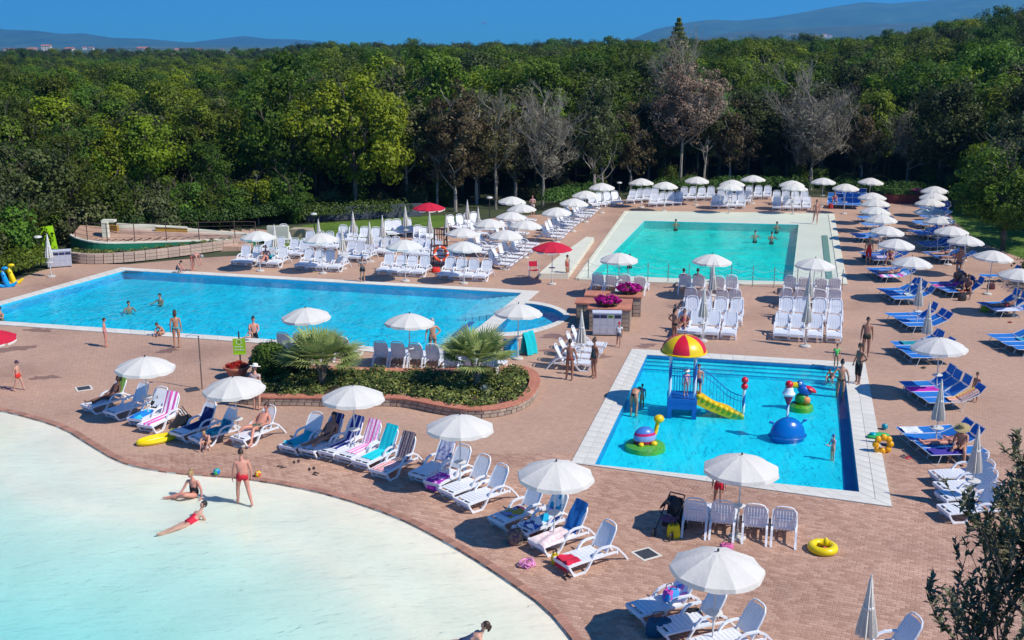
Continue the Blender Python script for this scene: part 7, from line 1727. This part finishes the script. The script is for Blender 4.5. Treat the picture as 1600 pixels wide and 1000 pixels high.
#SPECIAL.append(single('shade_tree', 'dark tree crown cut by the right edge beyond the lawn', 1690, 470, 7.4, 2.6, LF2, BARK, 119, n=9000, size=.16, clumps=110, cl=.6, zc=.6, zr=.36))
SPECIAL.append(single('small_tree', 'small pale trunked tree by the hedge left of the lawn', 404, 349, 4.2, 1.3, LF3, BARKP, 110, n=1900, size=.16, clumps=40, cl=.4, zc=.7, zr=.26, trunk_r=.07, shell=.3))
SPECIAL.append(single('bright_shrub', 'bright green rounded tree low at the right under the wood', 1546, 318, 6.0, 2.6, LF3, BARK, 111, n=8000, size=.2, clumps=80, cl=.6, zc=.55, zr=.42))
# conifer with layered golden branches on the skyline
def conifer(px, Y, ztop, h, label):
    X = (px - 800) / FOC * 1.0315 * Y; t = thing('conifer_tree', label, 'tree', (X, Y, ztop - h)); MB().tube([(0, 0, 0), (0, 0, h)], [.3, .05]).build('trunk', BARK, t)
    def f(q, n_):
        lv = q.uniform(0, 1, n_) ** .8; lay = np.round(lv * 12) / 12; rr = (1 - lay) * 3.2 + .3; a = q.uniform(0, 6.28, n_); ra = rr * q.uniform(.2, 1, n_)
        return np.stack([ra * np.cos(a), ra * np.sin(a), h * (.3 + .7 * lay) - ra * .15 + q.normal(0, .12, n_)], 1), np.stack([np.cos(a) * .5, np.sin(a) * .5, np.full(n_, 1.)], 1), lay
    leaves(f, 7000, .28, 77, leafmat('conifer_leaf', (.05, .09, .012), (.20, .22, .04), .2, 0, 0), 'crown', t)
conifer(1044, 175, HCAM + (70 - 33) / FOC * 175 * 1.0, 11, 'golden green conifer rising above the skyline left of the withered tree')

DRY = [kind('dry_tree', 'dry', 9.5, 2.6, LF4, BARKP, 201, n=6000, size=.19, zc=.62, zr=.40, clumps=80, cl=.6, nb=14, base=.2, shell=.4), kind('bare_tree', 'bare', 9.5, 2.6, LFG, BARE, 202, n=4000, size=.09, long=5.0, zc=.6, zr=.36, bare=True, nb=15, base=.25, clumps=90, cl=.6, shell=.2)]
DQ = random.Random(5)
for i, (px, py, kk, sc_) in enumerate([(805, 316, 0, 1.0), (985, 300, 0, .9), (1140, 292, 0, .9), (1415, 296, 1, .8), (1345, 292, 0, .85), (745, 318, 0, 1.0)]):
    P = g(px, py); DRY[kk].put((P.x, P.y, terr(P.x, P.y) - .05), DQ.uniform(0, 6), ('sparse brownish tree at the front of the wood behind the terrace', 'leafless grey tree at the front of the wood behind the terrace')[kk], ('sparse brownish trees', 'leafless grey trees')[kk], sc_); SPECIAL.append(P)

# the wood: separate trees in front, one object for the mass behind
fl_px = [(-250, 440), (-60, 446), (0, 424), (50, 408), (90, 390), (170, 370), (300, 360), (400, 352), (480, 347), (600, 335), (700, 327), (800, 322), (900, 312), (1000, 303), (1100, 299), (1200, 297), (1300, 297), (1400, 302), (1470, 310), (1500, 318), (1560, 335), (1640, 352), (1760, 385)]
FL = [g(*p).to_2d() for p in fl_px]
def front_y(x, y):
    # distance behind the front line along the view ray
    px = 800 + FOC * x / (y * math.cos(PITCH) + HCAM * math.sin(PITCH))
    for (a, A), (b, B) in zip(zip(fl_px, FL), zip(fl_px[1:], FL[1:])):
        if a[0] <= px <= b[0]:
            t = (px - a[0]) / (b[0] - a[0]); return A.y + (B.y - A.y) * t, px
    return (FL[0].y if px < 0 else FL[-1].y), px
cand = []
q = random.Random(21); y = 58.0
while y < 430:
    sp = 3.6 if y < 150 else (4.2 if y < 230 else 5.4)
    x = -.62 * y - 10
    while x < .62 * y + 10:
        X = x + q.uniform(-.4, .4) * sp; Y = y + q.uniform(-.4, .4) * sp; x += sp
        fy, px = front_y(X, Y)
        if Y < fy + 1.0: continue
        if px < -180 or px > 1780: continue
        if any((Vector((X, Y)) - s.to_2d()).length < 2.6 for s in SPECIAL): continue
        cand.append((X, Y, px, Y - fy))
    y += sp
# nearest to the camera / to the clearing show largest
vis = [c for c in cand if -20 < c[2] < 1620]
vis.sort(key=lambda c: c[1] + max(0, c[3] - 9) * .9)
front = vis[:285]; fs_ = set(id(c) for c in front); rest = [c for c in cand if id(c) not in fs_]
GT_ = {'oak_tree': ('leafy green oak standing in the wood behind the pools', 'green oaks of the wood'), 'holm_oak_tree': ('dark evergreen oak standing in the wood behind the pools', 'dark evergreen oaks of the wood'), 'young_oak_tree': ('fresh green tree standing in the wood behind the pools', 'bright green trees of the wood'), 'edge_tree': ('slender pale trunked tree at the front edge of the wood', 'slender trees at the edge of the wood')}
def pick(c, q):
    X, Y, px, d = c
    if d < 4.0 and px > 620: return q.choice([edgeA, edgeB, edgeC, edgeA, ilexA])
    if px < 620: return q.choices([oakA, oakB, oakC, ilexA, ilexB, freshA], [3.5, 3.5, 1.2, 1.3, 1, 2.4])[0]
    if px > 1250: return q.choices([oakA, oakB, oakC, ilexA, ilexB, freshA], [3, 3, 1.5, 2, 2, 1.0])[0]
    return q.choices([oakA, oakB, oakC, ilexA, ilexB, freshA], [3, 3, 1.2, 1.6, 1.4, 1.4])[0]
def tree_scale(c, q):
    s = q.uniform(.74, 1.14); X, Y, px, d = c
    if px < 420: s *= .86 if d > 6 else .80
    if d < 3: s *= .92
    if 420 < px < 1000: s *= 1.0
    if Y > 210 and px < 430: s *= .95
    return s * (1.06 if d > 12 and px > 500 else 1)
for c in front:
    k = pick(c, q); s = tree_scale(c, q); lb, gr = GT_[k.root.name.split('.')[0]]
    rg = next(t for x_, t in ((420, 'on the left beyond the raised green basin'), (650, 'around the bright lawn tree'), (980, 'in the middle beyond the white loungers'), (1290, 'beyond the upper pool'), (9999, 'on the right beyond the blue beds')) if c[2] < x_)
    dp = 'front row' if c[3] < 4.5 else ('second rank' if c[3] < 11 else 'back rank'); lb = lb.split(' standing')[0].split(' at the')[0] + ', ' + dp + ' of the wood ' + rg; gr = gr + ', ' + dp + ' ' + rg
    k.put((c[0], c[1], terr(c[0], c[1]) - .05), q.uniform(0, 6.28), lb, gr, (s * q.uniform(.92, 1.1), s, s * q.uniform(.9, 1.08)))
under = kind('understory_bush', 'bush', 4.2, 1.9, LF1, BARK, 31, n=3800, size=.2, zc=.46, zr=.52, clumps=70, cl=.6, nb=6, trunk_r=.07)
under2 = kind('understory_bush', 'bush', 3.4, 1.9, LF6, BARK, 32, n=3400, size=.2, zc=.46, zr=.52, clumps=60, cl=.6, nb=6, trunk_r=.07)
def along(x0, x1, step, off):
    x = x0
    while x < x1:
        yy = np.interp(x, [p[0] for p in fl_px], [p[1] for p in fl_px]); P = g(x, float(yy)).to_2d(); P = P * (1 + off / P.length); yield P; x += step * q.uniform(.75, 1.25)
for (x0, x1, st_, of) in ((-60, 44, 26, .6), (122, 470, 26, .6), (-60, 44, 30, 3.2), (122, 470, 30, 3.2), (44, 122, 30, 4.5), (470, 1000, 46, 3.0), (1000, 1500, 42, 2.2)):
    for P in along(x0, x1, st_, of):
        if any((P - s_.to_2d()).length < 1.5 for s_ in SPECIAL): continue
        s_ = q.uniform(.7, 1.15) * (1 if x1 < 480 else .6); rg = 'left of the lawn' if x1 < 480 else ('behind the lawn and white loungers' if x1 == 1000 else 'behind the upper pool'); q.choice([under, under2]).put((P.x, P.y, -.05), q.uniform(0, 6.28), 'low leafy bush at the foot of the wood ' + rg, 'bushes at the foot of the wood ' + rg, (s_, s_, s_))
# mass of the wood: the same crowns scattered over one point cloud
def scatter(name, pts_by_kind, label):
    me = bpy.data.meshes.new(name); P = []; K = []; Rz = []; Sc = []
    for c, ki, rz, s in pts_by_kind: P.append((c[0], c[1], terr(c[0], c[1]) - .05)); K.append(ki); Rz.append(rz); Sc.append(s)
    me.from_pydata(P, [], []); n = len(P)
    for nm, ty, arr in (('kind', 'INT', K), ('rz', 'FLOAT', Rz), ('sc', 'FLOAT', Sc)):
        at = me.attributes.new(nm, ty, 'POINT'); at.data.foreach_set('value', np.array(arr, dtype=np.int32 if ty == 'INT' else np.float32))
    ob = link(name, me); clean(ob, label, 'trees', kind='stuff')
    col = bpy.data.collections.new('wood_source'); src = []
    for i, k in enumerate([oakA, oakB, oakC, ilexA, ilexB, freshA]):
        tr, cr_ = [c for c in k.root.children]; 
        bm = bmesh.new(); a = tr if tr.name.startswith('crown') else cr_; me2 = a.data
        o = bpy.data.objects.new('crown_source_%s' % 'abcdef'[i], me2); col.objects.link(o); src.append(o)
    ng = bpy.data.node_groups.new('wood', 'GeometryNodeTree'); ng.interface.new_socket('Geometry', in_out='INPUT', socket_type='NodeSocketGeometry'); ng.interface.new_socket('Geometry', in_out='OUTPUT', socket_type='NodeSocketGeometry')
    gi = ng.nodes.new('NodeGroupInput'); go = ng.nodes.new('NodeGroupOutput'); ci = ng.nodes.new('GeometryNodeCollectionInfo'); ci.inputs['Collection'].default_value = col; ci.inputs['Separate Children'].default_value = True; ci.inputs['Reset Children'].default_value = True
    iop = ng.nodes.new('GeometryNodeInstanceOnPoints'); iop.inputs['Pick Instance'].default_value = True
    def named(nm, ty): n_ = ng.nodes.new('GeometryNodeInputNamedAttribute'); n_.data_type = ty; n_.inputs[0].default_value = nm; return n_
    a1 = named('kind', 'INT'); a2 = named('rz', 'FLOAT'); a3 = named('sc', 'FLOAT'); cx = ng.nodes.new('ShaderNodeCombineXYZ')
    ng.links.new(gi.outputs[0], iop.inputs['Points']); ng.links.new(ci.outputs[0], iop.inputs['Instance']); ng.links.new(a1.outputs['Attribute'], iop.inputs['Instance Index']); ng.links.new(a2.outputs['Attribute'], cx.inputs[2]); ng.links.new(cx.outputs[0], iop.inputs['Rotation']); ng.links.new(a3.outputs['Attribute'], iop.inputs['Scale']); ng.links.new(iop.outputs[0], go.inputs[0])
    md = ob.modifiers.new('wood', 'NODES'); md.node_group = ng
KI = {id(oakA): 0, id(oakB): 1, id(oakC): 2, id(ilexA): 3, id(ilexB): 4, id(freshA): 5}
L_ = []
for c in rest:
    k = pick(c, q)
    if id(k) not in KI: k = oakA
    L_.append((c, KI[id(k)], q.uniform(0, 6.28), tree_scale(c, q)))
# far woods out to the plain: sparser but larger crowns
for i in range(2600):
    Y = 430 + 1100 * q.random() ** 1.3; X = q.uniform(-.55, .62) * Y
    if X / Y < -.22 and Y > 900: continue
    L_.append(((X, Y, 0, 0), q.choice([0, 1, 2, 3, 4]), q.uniform(0, 6.28), q.uniform(.9, 1.5) * (.75 if X / Y < -.2 else 1.0)))
scatter('far_wood', L_, 'dense wood reaching from behind the pools to the plain')
# hedges and undergrowth along the edge of the wood
def hedge(pts, r_, n, seed, label, name='hedge', mat=LEAF_HEDGE, h=.6, size=.14):
    P = [g(*p).to_2d() for p in pts]
    clean(leaves(strip_centers(P, h, 1.6, r_), n, size, seed, mat, name, long=1.2), label, 'hedge', kind='stuff')
hedge([(170, 372), (240, 366), (320, 362), (400, 356), (440, 350)], .85, 9000, 31, 'bright green hedge behind the cream garden walls', h=.8)
hedge([(470, 350), (540, 346), (640, 340)], .7, 3600, 32, 'low shrubs in front of the boundary wall')
hedge([(850, 332), (900, 318), (940, 312)], .8, 3600, 33, 'bushes where the slanting line of loungers meets the wood', h=.7)
hedge([(990, 309), (1080, 304), (1150, 302), (1230, 302), (1330, 305)], .75, 8000, 34, 'shrubs behind the far row of loungers', h=.6)
hedge([(1330, 306), (1400, 310), (1470, 314)], .7, 4200, 35, 'shrubs behind the blue sun beds', h=.6)
hedge([(-20, 446), (20, 434), (52, 422)], .8, 4500, 36, 'bushes along the paving at the left edge', h=.5, mat=LF1)
hedge([(1600, 380), (1560, 352), (1500, 334)], .8, 3000, 37, 'undergrowth at the back of the right lawn', mat=LF2)
hedge([(1640, 470), (1620, 440)], .7, 1600, 38, 'shrub at the right edge beside the lawn', mat=LF2)

# foreground evergreen whose crown rises at the lower right
def fore():
    D = 12.0; c0 = Vector((6.28, 11.6, -.2)); t = thing('evergreen_bush', 'dark leathery leaved tree crown close to the camera at the lower right', 'tree', c0)
    q = random.Random(9); tw_ = MB(); tips = []
    def br(p, d, L_, r_, dep):
        ps = [p]; dd = d.copy(); n = 4
        for i in range(n): dd = (dd + Vector((q.uniform(-.22, .22), q.uniform(-.22, .22), q.uniform(-.02, .22)))).normalized(); ps.append(ps[-1] + dd * L_ / n)
        tw_.tube(ps, [r_ * (1 - .17 * i) for i in range(n + 1)], 4, cap=False)
        if dep >= 3: tips.append((ps, dd))
        if dep < 4:
            for k in range(4 if dep < 3 else 3):
                i = q.randint(1, n); nd = (dd + Vector((q.uniform(-.9, .9), q.uniform(-.9, .9), q.uniform(-.2, .6)))).normalized(); br(ps[i], nd, L_ * q.uniform(.5, .72), r_ * .55, dep + 1)
    trunk = MB().tube([(0, 0, -.2), (.05, .1, 2.5), (-.1, 0, 5.0), (0, .1, 7.4)], [.14, .12, .09, .06], 8).build('trunk', BARK, t)
    for k in range(8):
        a = k * 2.4; br(Vector((-.05, .05, 5.3 + .28 * k)), Vector((math.cos(a) * .8, math.sin(a) * .8, 1.0)).normalized(), 1.2, .03, 1)
    br(Vector((-.1, 0, 5.6)), Vector((-.9, .25, 1.0)).normalized(), 1.5, .03, 1)
    br(Vector((-.1, 0, 4.9)), Vector((-.95, .1, .8)).normalized(), 1.6, .03, 1)
    br(Vector((-.1, 0, 5.2)), Vector((-.7, -.4, .8)).normalized(), 1.4, .03, 1)
    tw_.build('twigs', plain('twig_bark', (.11, .09, .07), .9, .2), t)
    # one leaf shape: folded lance
    lm = MB().add([(-.012, 0, 0), (.012, 0, 0), (.019, .035, .004), (0, .035, -.004), (-.019, .035, .004), (0, .082, -.008)], [(0, 1, 3), (1, 2, 3), (0, 3, 4), (3, 2, 5), (4, 3, 5)]).mesh('leaf', leafmat('bay_leaf', (.09, .09, .045), (.26, .24, .14), .12, .01, .25, .35))
    at = lm.attributes.new('shade', 'FLOAT', 'FACE'); at.data.foreach_set('value', [.4, .6, .4, .7, .5])
    L_ = []
    for ps, dd in tips:
        for k in range(11):
            i = q.uniform(1.2, len(ps) - 1); a = int(min(i, len(ps) - 2)); p = ps[a].lerp(ps[a + 1], i - a); d = (dd * .5 + Vector((q.uniform(-1, 1), q.uniform(-1, 1), q.uniform(-.6, .9)))).normalized()
            L_.append((p, d, q.uniform(.7, 1.25)))
    q.shuffle(L_)
    L_.sort(key=lambda e: (e[0].y > .1))
    for p, d, s in L_[:290]:
        o = link('leaf', lm, t, p); o.rotation_euler = d.to_track_quat('Y', 'Z').to_euler(); o.scale = (s * 1.15,) * 3
    mb = MB(); base = [tuple(v.co) for v in lm.vertices]; fc = [tuple(p.vertices) for p in lm.polygons]
    for p, d, s in L_[290:]:
        M = Matrix.Translation(p) @ d.to_track_quat('Y', 'Z').to_matrix().to_4x4() @ Matrix.Scale(s * 1.15, 4); mb.v.extend([tuple(M @ Vector(b)) for b in base]); n0 = len(mb.v) - len(base); mb.f.extend([tuple(i + n0 for i in f) for f in fc]); mb.m.extend([0] * len(fc))
    me = bpy.data.meshes.new('foliage'); me.from_pydata(mb.v, [], mb.f); me.materials.append(lm.materials[0]); at = me.attributes.new('shade', 'FLOAT', 'FACE'); at.data.foreach_set('value', np.random.RandomState(1).rand(len(mb.f)).astype(np.float32))
    o = link('foliage', me, t); o['kind'] = 'stuff'
fore()

# anything never used is taken out again
for pr in [LN, LF, LN2, UW, UR, UC] + BEDS + ALLK + [under, under2]:
    if not pr.used:
        for ch in list(pr.root.children): bpy.data.objects.remove(ch)
        bpy.data.objects.remove(pr.root)
